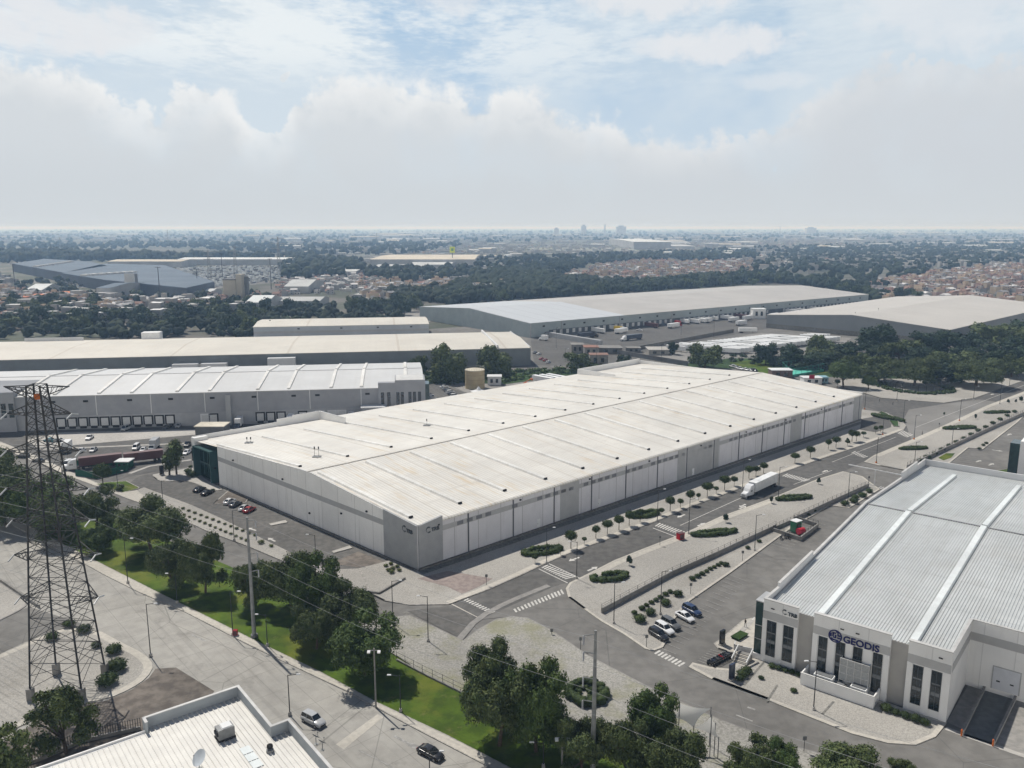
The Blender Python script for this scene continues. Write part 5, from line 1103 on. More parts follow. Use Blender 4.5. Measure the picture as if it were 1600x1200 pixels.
def scatter(poly, n, rr, near=1.0):
    """n ground points inside a picture polygon, evenly spread on the ground"""
    P = [tuple(G(*q)[:2]) for q in poly]; xs_ = [q[0] for q in P]; ys_ = [q[1] for q in P]; o = []; tries = 0
    while len(o) < n and tries < n*60:
        tries += 1; x, y = rr.uniform(min(xs_), max(xs_)), rr.uniform(min(ys_), max(ys_))
        if inpoly(P, x, y): o.append((x, y))
    return o
DIST = [('right', [(1345, 452), (1385, 440), (1470, 425), (1545, 416), (1640, 414), (1640, 476), (1480, 474), (1370, 474)], 620, 'beyond the pale far warehouse at the right', (1, 3, 1, 0, 2)),
        ('centre', [(880, 432), (940, 414), (1010, 407), (1080, 410), (1180, 406), (1190, 425), (1130, 440), (1060, 444), (960, 448)], 760, 'in the pink housing quarter beyond the enormous grey warehouse', (0, 0, 3, 1, 2, 0)),
        ('left', [(0, 452), (60, 462), (130, 470), (205, 476), (200, 492), (120, 500), (60, 505), (0, 500)], 330, 'among trees beyond the cream roofs at the left', (1, 3, 0, 0, 2)),
        ('middle', [(560, 448), (640, 440), (700, 440), (800, 446), (760, 462), (660, 468), (570, 470)], 330, 'in the pale quarter behind the small cream warehouse', (0, 2, 0, 3)),
        ('sheds', [(1180, 400), (1260, 398), (1250, 418), (1190, 428)], 90, 'at the edge of the dark wood', (0, 2)),
        ('west', [(430, 440), (560, 425), (600, 430), (540, 458), (440, 462)], 220, 'beyond the tan tower', (0, 2, 0))]
allh = []
DIST += [('right', [(1190, 400), (1400, 392), (1640, 386), (1640, 408), (1480, 420), (1300, 418)], 260, 'dotted through the right-hand wood', (0, 2, 0)), ('centre', [(480, 384), (900, 384), (1640, 376), (1640, 386), (1180, 396), (900, 398), (500, 398)], 900, 'of the hazy far quarters', (0, 0, 2)),
         ('left', [(60, 462), (200, 470), (330, 464), (440, 464), (420, 478), (200, 486), (60, 476)], 120, 'in front of the slate-blue plant', (0, 2, 1, 0)), ('centre', [(1040, 388), (1240, 385), (1640, 380), (1640, 372), (900, 374)], 700, 'of the farthest hazy quarters', (0, 0, 2))]
for nm, poly, n, lab, pal in DIST:
    for (x, y) in scatter(poly, n, rh): allh.append((y, x, lab, pal, nm))
allh.sort(); ang = {'right': .35, 'centre': -.2, 'left': .1, 'middle': .5, 'sheds': 0, 'west': .2}
SV = []; SF = []; SM = []
names_c = ('pale', 'pink', 'grey', 'tan'); cnt = 0
for i, (y, x, lab, pal, nm) in enumerate(allh):
    c = pal[rh.randrange(len(pal))]; k = [q for q in range(12) if q % 4 == c][rh.randrange(3)]; rz = ang[nm]+rh.choice((0, math.pi/2))+rh.uniform(-.06, .06)
    if i < 290:
        o = bpy.data.objects.new('house', HM[k]); COL.objects.link(o); o.location = (x, y, -.3); o.rotation_euler = (0, 0, rz); tag(o, '%s flat-roofed block house %s' % (names_c[c], lab), 'house', '%s houses %s' % (names_c[c], lab))
    else:
        me = HM[k]; M = Matrix.Translation((x, y, -.3)) @ Matrix.Rotation(rz, 4, 'Z'); off_ = len(SV); SV += [tuple(M @ v.co) for v in me.vertices]
        SF += [tuple(off_+j for j in p_.vertices) for p_ in me.polygons]; SM += [(c, 4+(k*7+k//4) % 4, 8)[p_.material_index] for p_ in me.polygons]
me = bpy.data.meshes.new('houses'); me.from_pydata(SV, [], SF)
for m_ in M_h+M_hr+[M_void]: me.materials.append(m_)
me.polygons.foreach_set('material_index', SM); me.update(); o = bpy.data.objects.new('housing', me); COL.objects.link(o); tag(o, 'dense far housing of small flat-roofed blocks', None, None, 'stuff')
# low pale buildings of the far plain, too many and too small to count
NV = []; NF = []; NM = []; rb_ = random.Random(31)
for poly, n, wmin, wmax, hh in (([(-100, 361), (1700, 359), (1700, 366), (-100, 368)], 1500, 30, 160, 12), ([(-100, 368), (1700, 366), (1700, 376), (1000, 380), (500, 382), (-100, 378)], 1700, 18, 90, 9), ([(430, 380), (1640, 374), (1640, 388), (1200, 400), (900, 404), (440, 402)], 1300, 10, 42, 7),
                     ([(440, 404), (780, 408), (860, 420), (760, 444), (440, 446)], 260, 8, 30, 6), ([(1180, 388), (1640, 384), (1640, 412), (1480, 422), (1300, 424)], 620, 8, 24, 8), ([(1150, 404), (1400, 396), (1640, 396), (1640, 412), (1300, 432), (1190, 432)], 260, 8, 18, 9), ([(560, 440), (860, 428), (900, 438), (700, 466), (560, 470)], 200, 7, 18, 7), ([(0, 466), (330, 474), (400, 490), (200, 505), (0, 512)], 150, 7, 16, 9), ([(-40, 470), (30, 440), (0, 425), (-60, 430)], 60, 8, 26, 5), ([(0, 474), (200, 480), (330, 470), (330, 476), (200, 492), (0, 496)], 90, 6, 14, 5)):
    for (x, y) in scatter(poly, n, rb_):
        w_ = rb_.uniform(wmin, wmax)*rb_.uniform(.4, 1); d_ = w_*rb_.uniform(.3, .9); h_ = hh*rb_.uniform(.4, 1.3); a = rb_.choice((.1, .1+math.pi/2, -.3)); ca, sa = math.cos(a), math.sin(a); o_ = len(NV)
        for z in (-.3, h_):
            for i, j in ((-1, -1), (1, -1), (1, 1), (-1, 1)): NV.append((x+i*w_/2*ca-j*d_/2*sa, y+i*w_/2*sa+j*d_/2*ca, z))
        NF += [(o_+4, o_+5, o_+6, o_+7)]+[(o_+k, o_+(k+1) % 4, o_+4+(k+1) % 4, o_+4+k) for k in range(4)]; r_ = rb_.choice((1, 1, 2, 2, 2, 3, 4)); NM += [r_]+[0]*4
me = bpy.data.meshes.new('far_buildings'); me.from_pydata(NV, [], NF)
for m_ in (mat('far_wall_mix', (.34, .33, .32), (.24, .24, .24), s=.02), mat('far_roof_white', (.72, .72, .71), (.62, .63, .63), s=.01), mat('far_roof_pale', (.46, .46, .45), (.38, .38, .38), s=.01), mat('far_roof_tan', (.36, .31, .26), (.30, .25, .21), s=.01), mat('far_roof_dark', (.16, .165, .175), (.13, .135, .14), s=.01)): me.materials.append(m_)
me.polygons.foreach_set('material_index', NM); me.update(); o = bpy.data.objects.new('far_buildings', me); COL.objects.link(o); tag(o, 'countless low pale buildings of the hazy plain', None, None, 'stuff')
# woods as mass: belts beyond the park
rng = np.random.default_rng(12); rw = random.Random(9)
def wood(name, polys, label, m):
    cs = []; rs = []; sq = []
    for poly, n, r0, r1 in polys:
        for (x, y) in scatter(poly, n, rw):
            r = rw.uniform(r0, r1)
            for _ in range(3):
                cs.append((x+rw.uniform(-.7, .7)*r, y+rw.uniform(-.7, .7)*r, r*rw.uniform(.5, 1.15))); rs.append(r*rw.uniform(.5, .8)); sq.append((1, 1, rw.uniform(.8, 1.15)))
    V, Fc = blobs_np(cs, rs, sq, 1, rng, .28); me = np_mesh(name, V, Fc, m)
    o = bpy.data.objects.new(name, me); COL.objects.link(o); tag(o, label, None, None, 'stuff')
M_wood = mat('wood_canopy', (.010, .018, .010), (.024, .036, .018), s=.12, s2=.02, var=.3, det=6, bump=.6, bs=1.2)
wood('wood', [([(640, 476), (660, 470), (700, 478), (760, 472), (1000, 456), (1180, 442), (1260, 444), (1380, 468), (1370, 476), (1350, 462), (1200, 436), (1100, 436), (1010, 446), (900, 440), (800, 425), (760, 430), (700, 455), (600, 462)], 2200, 4.5, 8),
              ([(1150, 436), (1260, 446), (1345, 462), (1400, 440), (1480, 424), (1560, 414), (1640, 410), (1640, 384), (1400, 388), (1240, 392), (1190, 402)], 1500, 5, 9),
              ([(-60, 515), (0, 505), (60, 508), (170, 492), (240, 486), (330, 480), (420, 486), (560, 478), (640, 486), (640, 500), (400, 528), (0, 530), (-60, 540)], 360, 3.5, 6),
              ([(770, 425), (900, 410), (1010, 402), (1180, 398), (1190, 405), (1080, 408), (1000, 406), (920, 416), (860, 434)], 600, 5, 8.5)], 'dark woodland belt beyond the industrial park', M_wood)
wood('wood', [([(-60, 384), (300, 380), (470, 385), (640, 380), (720, 385), (640, 400), (420, 398), (300, 388), (-60, 392)], 560, 8, 13),
              ([(-60, 400), (60, 398), (250, 402), (420, 404), (430, 409), (200, 409), (-60, 412)], 420, 9, 15),
              ([(440, 400), (560, 410), (580, 428), (520, 440), (440, 440)], 200, 7, 12), ([(700, 408), (860, 402), (940, 398), (1180, 392), (1180, 400), (900, 412), (760, 424)], 380, 5, 9),
              ([(560, 428), (700, 422), (800, 428), (740, 440), (600, 446)], 130, 6, 10), ([(1060, 392), (1640, 372), (1640, 384), (1400, 388), (1200, 396)], 420, 6, 10),
              ([(-100, 368), (1700, 366), (1700, 374), (1000, 380), (500, 382), (-100, 380)], 1050, 9, 15), ([(-100, 361), (1700, 359), (1700, 365), (-100, 368)], 900, 12, 24),
              ([(-40, 445), (100, 440), (190, 460), (330, 462), (440, 462), (420, 480), (200, 484), (60, 500), (-60, 505)], 110, 4, 7)], 'hazy scattered tree belts of the far plain', M_wood)
# separate trees in the nearest belt
NB = scatter([(0, 526), (0, 508), (170, 495), (360, 484), (410, 500), (400, 522)], 60, rw)+scatter([(415, 492), (560, 482), (660, 476), (665, 494), (600, 490)], 22, rw)+scatter([(700, 476), (900, 466), (1180, 446), (1250, 440), (1180, 437), (900, 455), (700, 466)], 90, rw)+scatter([(20, 470), (120, 476), (205, 486), (150, 510), (20, 512)], 26, rw)+scatter([(1260, 440), (1340, 456), (1370, 466), (1480, 474), (1340, 472)], 24, rw)
for i, (x, y) in enumerate(sorted(NB)):
    px, py = PX(x, y); where = 'behind the cream roofs at the left' if px < 420 else ('behind the small cream warehouse' if px < 680 else 'behind the enormous grey warehouse')
    tree('tree', ('far_a', 'far_b', 'far_c')[i % 3], (x, y, -.3), rw.uniform(12, 19), rw.uniform(13, 20), 'dark crown at the near edge of the wood %s' % where, group='wood-edge trees %s' % where)
# works and big roofs on the plain
M_wr = [mat('works_white', (.60, .62, .62), (.54, .56, .56), s=.02), mat('works_pale', (.48, .49, .48), (.40, .41, .41), s=.02), mat('works_slate', (.13, .16, .20), (.11, .14, .175), s=.02), mat('works_cream', (.54, .49, .40), (.46, .42, .35), s=.02)]
M_ww = mat('works_wall', (.34, .35, .36), (.28, .29, .30), s=.05)
def works(px0, px1, py, dpx, h, k, label, wm=None, peak=2.5):
    P0, P1 = G(px0, py), G(px1, py); f = Fr(P0, P1, (P0+P1)/2+Vector((0, 50, 0))); d = G((px0+px1)/2, py-dpx).y-P0.y
    t = thing('factory', label, 'factory', P0); b = MB(); gable(f, b, f.L, d, h, h+peak, .5); b.build('wall', wm or M_ww, t); b = MB(); roofs(f, b, f.L, d, h, h+peak, .5); b.build('roof', M_wr[k], t); return t, f, d
works(278, 462, 414, 2.6, 12, 0, 'very long thin bright white roof beyond the trailer fields at the left')
works(168, 284, 418, 3, 12, 3, 'long tan roof left of the thin bright white roof')
def plant(poly, h, label):
    P = [G(*q) for q in poly]; t = thing('factory', label, 'factory', P[0]); b = MB(); b.prism([(q.x, q.y) for q in P], -.3, h-.4); b.build('wall', mat('plant_wall', (.10, .115, .14)), t); b = MB(); b.prism([(q.x, q.y) for q in P], h-.3, h+.3, bottom=True); r = b.build('roof', M_wr[2], t)
    c_ = (P[0]+P[2])/2
    for k in range(7): b = MB(); q = P[0].lerp(P[-1], (k+.5)/7).lerp(P[1].lerp(P[2], (k+.5)/7), .5); b.box(q.x, q.y, h+.3, 9, 14, 2.5); b.build('roof_vent', M_wr[1], r)
plant([(20, 424), (100, 441), (168, 428), (142, 420), (70, 415)], 14, 'sprawling slate-blue plant roof at the far left'); plant([(98, 442), (166, 455), (292, 470), (336, 458), (258, 427), (165, 424)], 14, 'vast slate-blue plant roof with flank towards the trees, left of tan tower')
works(578, 742, 416, 9, 14, 3, 'long cream factory with stepped roof left of the yellow sign')
works(585, 660, 424, 4, 8, 1, 'lower pale annex in front of the long cream factory')
works(640, 705, 420, 4, 8, 1, 'second pale annex before the long cream factory, farther right')
works(506, 556, 432, 6, 8, 1, 'grey flat roof left of the cream factory')
works(990, 1048, 389, 7, 26, 0, 'tall bright white box works in the middle of the far plain')
works(1048, 1085, 389, 3, 10, 1, 'low pale hall attached right of the tall white box works')
works(444, 482, 458, 8, 8, 1, 'pale arched hall right of the tan tower', peak=6); works(384, 418, 484, 8, 7, 0, 'white arched hall behind the small cream warehouse', peak=5)
works(355, 412, 521, 6, 5, 1, 'low grey hall left of the small cream warehouse'); works(40, 66, 463, 5, 7, 0, 'bright white round-roofed hall among trees at the left', peak=6)
works(32, 58, 472, 4, 5, 3, 'orange-tiled long roof among trees at the far left'); works(82, 108, 468, 5, 5, 3, 'second orange-tiled long roof among trees at the left'); works(152, 174, 470, 10, 14, 2, 'blue-grey block among trees at the left')
works(305, 330, 463, 4, 5, 0, 'small white roof left of the tan tower'); works(430, 500, 478, 6, 5, 1, 'long pale shed behind the small cream warehouse')
for t_ in [o for o in bpy.data.objects if o.get('label', '').find('orange-tiled') >= 0]:
    for c in t_.children:
        if c.name.startswith('roof'): c.data.materials[0] = mat('orange_tiles', (.50, .20, .11), (.42, .16, .09), s=.3)
rf_ = random.Random(77); nW = 0
side = lambda px: 'at the far left' if px < 320 else 'left of centre' if px < 640 else 'at the centre' if px < 960 else 'right of centre' if px < 1280 else 'at the far right'
for (y0, y1, n, w0, w1, x0, x1) in ((361, 366, 50, 14, 50, -20, 1620), (366, 374, 54, 14, 60, -20, 1620), (374, 384, 34, 12, 55, 420, 1620), (384, 396, 22, 10, 45, 420, 1640), (396, 410, 10, 8, 24, 440, 1280)):
    for i in range(n):
        px = rf_.uniform(x0, x1); py = rf_.uniform(y0, y1); w_ = rf_.uniform(w0, w1)*.8; row = 'farthest' if y0 < 366 else 'far' if y0 < 374 else 'middle' if y0 < 384 else 'nearer'
        k = rf_.choice((0, 0, 1, 1, 1, 3)); P = G(px, py); L = w_/F*P.y; o_ = MB(); d = L*rf_.uniform(.3, .8); a_ = rf_.uniform(-.35, .35); h_ = rf_.uniform(7, 14) if y0 > 366 else rf_.uniform(9, 26)
        o_.box(0, 0, 0, L, d, h_); o_.cur = 1; o_.box(0, 0, h_, L+1, d+1, 2.5, ty=.1); me = o_.mesh('factory', [M_ww, M_wr[k]]); ob = bpy.data.objects.new('factory', me); COL.objects.link(ob); ob.location = (P.x, P.y+d/2, -.3); ob.rotation_euler = (0, 0, a_)
        tag(ob, '%s low factory roof in the %s row of the hazy plain %s' % (('white', 'pale', '', 'cream')[k], row, side(px)), 'factory', '%s factory roofs of the %s row %s' % (('white', 'pale', '', 'cream')[k], row, side(px)))
for (x0, x1, yb, yt, lab) in ((963, 978, 368, 354, 'wide hazy tower block on the horizon right of centre'), (908, 916, 368, 353, 'hazy silo tower on the horizon left of the wide block'), (866, 873, 369, 357, 'small hazy tower on the horizon'), (944, 946, 368, 352, 'thin hazy chimney on the horizon'), (1260, 1275, 366, 356, 'pale hazy block on the right horizon')):
    P0, P1 = G(x0, yb), G(x1, yb); L = P1.x-P0.x; h_ = HT(x0, yb, yt); t = thing('tower_block', lab, 'building', P0); b = MB(); b.box(P0.x+L/2, P0.y+L/4, 0, L, L*.6, h_); b.build('wall', mat('hazy_tower', (.45, .45, .45)), t); b = MB(); b.box(P0.x+L/2, P0.y+L/4, h_, L*.5, L*.3, h_*.12); b.build('roof', M_ww, t)
# tan block tower
P0, P1 = G(350, 470), G(378, 470); L = P1.x-P0.x; h1, h2 = HT(350, 470, 438), HT(370, 470, 429); t = thing('industrial_tower', 'tan concrete tower with a taller narrow shaft beyond the left woods', 'tower', P0); mt_ = mat('tan_concrete', (.36, .34, .29), (.32, .30, .26), s=.05)
b = MB(); b.box(P0.x+L*.35, P0.y+9, 0, L*.7, 18, h1); b.build('wall', mt_, t); b = MB(); b.box(P0.x+L*.86, P0.y+8, 0, L*.3, 14, h2); b.build('shaft', mt_, t); b = MB(); b.box(P0.x+L*.35, P0.y+9, h1, L*.72, 18.4, 1.6); b.build('cornice', M_dgrey2, t); b = MB(); b.box(P0.x+L*1.1, P0.y+14, 0, L*.16, 6, h2*.9); b.build('dark_side', M_dgrey2, t)
# yellow sign on a mast
g = G(707, 414); t = thing('billboard', 'yellow-green square sign on a mast above the cream factory', 'billboard', g); b = MB(); b.tube(g, g+Vector((0, 0, 26)), .8); b.build('mast', M_dgrey2, t); b = MB(); b.box(g.x, g.y-1, 26, 11, 1.2, 13); b.build('sign_panel', mat('sign_yellow', (.55, .62, .06), (.5, .58, .06)), t)
b = MB(); b.box(g.x, g.y-1.75, 30, 5, .3, 5.5); b.build('sign_mark', mat('sign_green', (.12, .32, .10)), t)
g = G(205, 460); t = thing('billboard', 'pale blank hoarding seen edge-on before the slate-blue plant', 'billboard', g); b = MB(); b.tube(g, g+Vector((0, 0, 12)), .7); b.build('mast', M_dgrey2, t); b = MB(); b.box(g.x, g.y-1, 11, 12, .6, 14, ry=.0); b.build('sign_panel', M_wr[1], t); b = MB(); b.box(g.x+8, g.y-.4, 11, 3, 1, 14); b.build('back_panel', M_dgrey2, t)
# open fields and vehicle fields
sheet('field', [(40, 396), (300, 394), (420, 396), (425, 400), (200, 400), (60, 400)], -.2, mat('dry_field', (.17, .18, .09), (.14, .16, .08), s=.01))
sheet('field', [(560, 512), (640, 506), (665, 500), (600, 492), (592, 484), (620, 480), (665, 486), (700, 480), (660, 512)], -.1, M_concd)
sheet('field', [(800, 386), (985, 388), (1000, 392), (830, 390)], -.2, mat('pale_field', (.24, .25, .2), (.2, .21, .17), s=.01))
sheet('vehicle_field', [(200, 426), (330, 416), (470, 416), (560, 424), (440, 440), (330, 452), (250, 440)], -.2, M_asph2)
sheet('vehicle_field', [(88, 432), (120, 436), (180, 448), (120, 450), (96, 442)], -.2, M_concd)
cs = []
b = MB(); rv = random.Random(4)
for (poly, n) in (([(215, 426), (330, 417), (470, 417), (545, 424), (440, 438), (330, 450), (260, 438)], 1500), ([(88, 434), (120, 437), (176, 448), (120, 449), (98, 442)], 300), ([(560, 452), (680, 446), (760, 456), (660, 466)], 130), ([(1130, 530), (1130, 530.5), (1131, 530)], 0)):
    for (x, y) in scatter(poly, n, rv): x = round(x/14)*14; b.cur = rv.choice((0, 0, 1, 2)); b.box(x+rv.uniform(-1, 1), y, -.2, 2.6, rv.choice((5, 12, 14)), rv.choice((1.6, 3.6, 3.8)))
o = b.build('parked_vehicles', [M_wr[0], M_wr[1], M_dgrey2], kind='stuff', label='crowded rows of far parked vehicles and trailers')
# small pylons far away
def far_pylon(px, yb, yt, label, w_=1.):
    g = G(px, yb); h_ = HT(px, yb, yt); t = thing('pylon', label, 'pylon', g); b = MB()
    for i, j in ((-1, -1), (1, -1), (1, 1), (-1, 1)): b.tube(g+Vector((i*3*w_, j*3*w_, 0)), g+Vector((i*.5, j*.5, h_)), .35, .25, 4)
    n = 8
    for k in range(n):
        z0_, z1_ = h_*k/n, h_*(k+1)/n; r0_, r1_ = 3*w_*(1-k/n)+.5*k/n, 3*w_*(1-(k+1)/n)+.5*(k+1)/n
        b.tube(g+Vector((-r0_, -r0_, z0_)), g+Vector((r1_, -r1_, z1_)), .18, n=3); b.tube(g+Vector((r0_, -r0_, z0_)), g+Vector((-r1_, -r1_, z1_)), .18, n=3)
    b.build('lattice', M_steel, t)
    for k, q in enumerate((.72, .84, .96)):
        b = MB(); b.tube(g+Vector((-h_*.16, 0, h_*q)), g+Vector((h_*.16, 0, h_*q)), .25, n=4); b.build('cross_arm', M_steel, t)
for i, (px, yb, yt) in enumerate(((328, 440, 391), (369, 436, 384), (437, 436, 370), (263, 384, 359), (589, 384, 364), (95, 392, 371), (1218, 372, 353))): far_pylon(px, yb, yt, 'distant lattice pylon, %s from the left above the far plain' % ordn(i if i < 4 else i))
def farpole(px, yb, yt, lab):
    g = G(px, yb); h_ = HT(px, yb, yt); t = thing('pole', lab, 'pole', g); b = MB(); b.tube(g, g+Vector((0, 0, h_)), .55, .35); b.build('mast', M_dsteel, t); b = MB(); b.tube(g+Vector((-3, 0, h_-.4)), g+Vector((3, 0, h_-.4)), .25, n=4); b.build('cross_arm', M_dsteel, t)
for i, (px, yb, yt) in enumerate(((251, 476, 417), (309, 452, 420), (348, 437, 391), (424, 452, 404), (25, 460, 412))): farpole(px, yb, yt, 'dark distant pole, %s from the left among the left fields' % ordn(i))
# ---------------------------------------------------------------- vehicles
def paint(nm, c, r=.25): return mat('car_paint_'+nm, c, tuple(v*.92 for v in c), s=3, var=.03, rough=r, spec=.6)
PT = dict(white=paint('white', (.68, .69, .70)), black=paint('black', (.02, .021, .024)), grey=paint('grey', (.11, .115, .12)), silver=paint('silver', (.40, .41, .42)), red=paint('red', (.30, .02, .025)), blue=paint('blue', (.03, .05, .11)), teal=paint('teal', (.06, .20, .24)), yellow=paint('yellow', (.60, .42, .03)), orange=paint('orange', (.55, .14, .03)), maroon=paint('maroon', (.085, .028, .032), .6), navy=paint('navy', (.04, .05, .08)), green=paint('green', (.03, .16, .08)))
M_tyre = mat('tyre', (.018, .018, .019), (.03, .03, .03), rough=.8); M_rim = mat('rim', (.35, .35, .36), rough=.4, metal=.5); M_cg = mat('car_glass', (.012, .015, .018), (.02, .024, .028), rough=.08, spec=.8)
M_lamp = mat('headlight_glass', (.62, .62, .60), rough=.2); M_tail = mat('tail_light', (.25, .01, .01), rough=.3); M_trim = mat('black_trim', (.025, .025, .027), rough=.6)
def sections(b, S):
    """closed loft through cross-sections (x, [(y,z),...half, from bottom to top])"""
    rings = []
    for x, half in S: rings.append([(x, y, z) for y, z in half]+[(x, -y, z) for y, z in half[::-1]])
    n = len(rings[0]); vs = [p_ for r in rings for p_ in r]; fs = [(k*n+i, k*n+(i+1) % n, (k+1)*n+(i+1) % n, (k+1)*n+i) for k in range(len(rings)-1) for i in range(n)]
    fs += [tuple(range(n))[::-1], tuple((len(rings)-1)*n+i for i in range(n))]; b.add(vs, fs)
SHAPES = dict(
    sedan=dict(L=4.6, W=.88, hood=(.66, .88), cab=[(-1.9, .92), (-1.0, 1.40), (.25, 1.43), (1.15, .93)], belt=.90, lo=.22, tail=.95),
    suv=dict(L=4.6, W=.92, hood=(.80, 1.05), cab=[(-2.2, 1.05), (-1.95, 1.68), (.35, 1.70), (1.05, 1.06)], belt=1.04, lo=.28, tail=1.04),
    pickup=dict(L=5.2, W=.93, hood=(.85, 1.08), cab=[(-.75, 1.06), (-.55, 1.76), (.55, 1.78), (1.2, 1.08)], belt=1.06, lo=.32, tail=1.02),
    van=dict(L=4.9, W=.94, hood=(1.0, 1.25), cab=[(-2.4, 1.2), (-2.3, 2.05), (1.1, 2.05), (1.9, 1.25)], belt=1.2, lo=.28, tail=1.2))
def car_parts(sh, paintm, one=False):
    q = SHAPES[sh]; L, W = q['L'], q['W']; h = L/2; belt, lo = q['belt'], q['lo']; b = MB(); hf, hb = q['hood']
    c0, c1, c2, c3 = q['cab']
    side = lambda zt, w_: [(w_*.86, lo), (w_, lo+.15), (w_*1.0, (lo+zt)/2+.05), (w_*.965, zt-.06), (w_*.88, zt)]
    sections(b, [(-h, side(q['tail']-.18, W*.88)), (-h+.18, side(q['tail']-.02, W*.97)), (-h+.7, side(q['tail'], W)), (0, side(belt, W)), (c3[0], side(hb, W)), (h-.55, side((hf+hb)/2, W*.97)), (h-.15, side(hf, W*.90)), (h, side(hf-.12, W*.80))])
    roofb = MB(); rw_ = W*.70
    sections(roofb, [(c1[0]-.02, [(rw_, c1[1]-.05), (rw_*.93, c1[1]+.01)]), ((c1[0]+c2[0])/2, [(rw_*1.02, c1[1]-.03), (rw_*.95, c2[1]+.05)]), (c2[0]+.05, [(rw_, c2[1]-.05), (rw_*.92, c2[1]+.01)])])
    g_ = MB(); sections(g_, [(c0[0], [(W*.86, belt-.03), (W*.80, c0[1])]), (c1[0], [(W*.88, belt-.03), (rw_, c1[1]-.01)]), (c2[0], [(W*.88, belt-.03), (rw_, c2[1]-.01)]), (c3[0], [(W*.84, belt-.05), (W*.78, c3[1])])])
    pil = MB()
    for s_ in (-1, 1):
        for xa, xb in ((c0[0], c1[0]), (c3[0], c2[0])): pil.beam((xa, s_*W*.81, belt), (xb, s_*rw_, c1[1]), .08)
        pil.beam(((c1[0]+c2[0])/2, s_*W*.88, belt), ((c1[0]+c2[0])/2, s_*(rw_+.005), c1[1]), .07)
    wh = []
    for x in (-h+.85, h-.9):
        for s_ in (-1, 1):
            w1 = MB(); w1.tube((x, s_*(W-.20), .33), (x, s_*(W+.02), .33), .335, n=14); r1 = MB(); r1.tube((x, s_*(W+.0), .33), (x, s_*(W+.035), .33), .2, n=10); wh.append((w1, r1))
    lights = []
    for s_ in (-1, 1):
        a_ = MB(); a_.box(h-.10, s_*W*.62, hf-.20, .12, .34, .13); lights.append(('headlight', a_, M_lamp)); a_ = MB(); a_.box(-h+.05, s_*W*.72, q['tail']-.32, .12, .26, .18); lights.append(('tail_light', a_, M_tail))
    tr = MB(); tr.box(h-.02, 0, lo+.05, .08, W*1.1, .22); tr.box(0, 0, lo-.06, L*.9, W*1.75, .12)
    if sh == 'pickup': tr.box(-h+.78, 0, 1.03, 1.35, W*1.62, .03)
    if one:
        m_ = MB(); 
        for part, i in ((b, 0), (roofb, 0), (pil, 0), (g_, 1), (tr, 2)): m_.cur = i; m_.add(part.v, part.f)
        m_.cur = 2
        for w1, r1 in wh: m_.add(w1.v, w1.f)
        return m_.mesh('car', [paintm, M_cg, M_tyre])
    return b, roofb, g_, pil, wh, lights, tr
CARP = {}
def car_proto(sh):
    b, rb, g_, pil, wh, lights, tr = car_parts(sh, PT['white']); out_ = []
    out_.append(('body', b.mesh('body', PT['white'], True), None)); out_.append(('roof_panel', rb.mesh('roof_panel', PT['white']), None)); out_.append(('windows', g_.mesh('windows', M_cg), None)); out_.append(('window_pillar', pil.mesh('window_pillar', PT['white']), None)); out_.append(('trim', tr.mesh('trim', M_trim), None))
    for w1, r1 in wh: out_.append(('wheel', w1.mesh('tyre', M_tyre), r1.mesh('rim', M_rim)))
    for nm, mb, m_ in lights: out_.append((nm, mb.mesh(nm, m_), None))
    CARP[sh] = out_
for sh in SHAPES: car_proto(sh)
CAR1 = {(sh): car_parts(sh, PT['white'], True) for sh in SHAPES}
def setm(o, old, new):
    for s_ in o.material_slots:
        if s_.material == old: s_.link = 'OBJECT'; s_.material = new
def head(a, c): d = G(*c)-G(*a); return math.atan2(d.y, d.x)
def car(sh, col, px, py, rz, label, cat='car', group=None, small=False, z=0.01):
    g = G(px, py); nm = {'sedan': 'car', 'suv': 'suv', 'pickup': 'pickup', 'van': 'van'}[sh]; cat = {'sedan': 'car', 'suv': 'car', 'pickup': 'pickup', 'van': 'van'}[sh]
    if small:
        o = bpy.data.objects.new(nm, CAR1[sh]); COL.objects.link(o); o.location = (g.x, g.y, z); o.rotation_euler = (0, 0, rz); setm(o, PT['white'], PT[col]); return tag(o, label, cat, group)
    t = thing(nm, label, cat, (g.x, g.y, z), rz, group)
    for pn, me, sub in CARP[sh]:
        o = bpy.data.objects.new(pn, me); COL.objects.link(o); o.parent = t; setm(o, PT['white'], PT[col])
        if sub: r_ = bpy.data.objects.new('rim', sub); COL.objects.link(r_); r_.parent = o
    return t
hav = head((400, 1040), (650, 1165))
car('suv', 'silver', 490, 1130, hav, 'white-roofed silver SUV driving on the avenue beside the near roof')
car('sedan', 'black', 673, 1181, hav, 'black saloon car driving on the avenue below the speed table')
hb_ = head((1055, 948), (1088, 966))
for px, py, sh, col, lab in ((1081, 961, 'suv', 'blue', 'dark blue estate car, farthest of the five in the yard row'), (1070, 970, 'sedan', 'white', 'white saloon in the yard row between the blue car and the gap'), (1048, 982, 'suv', 'grey', 'dark grey SUV in the middle of the yard row'), (1038, 990, 'suv', 'white', 'white SUV, second from the near end of the yard row'), (1029, 999, 'suv', 'black', 'dark SUV at the near end of the yard row')):
    car(sh, col, px, py-3, hb_, lab, group='cars parked in the yard row')
hc = head((302, 769), (325, 759))
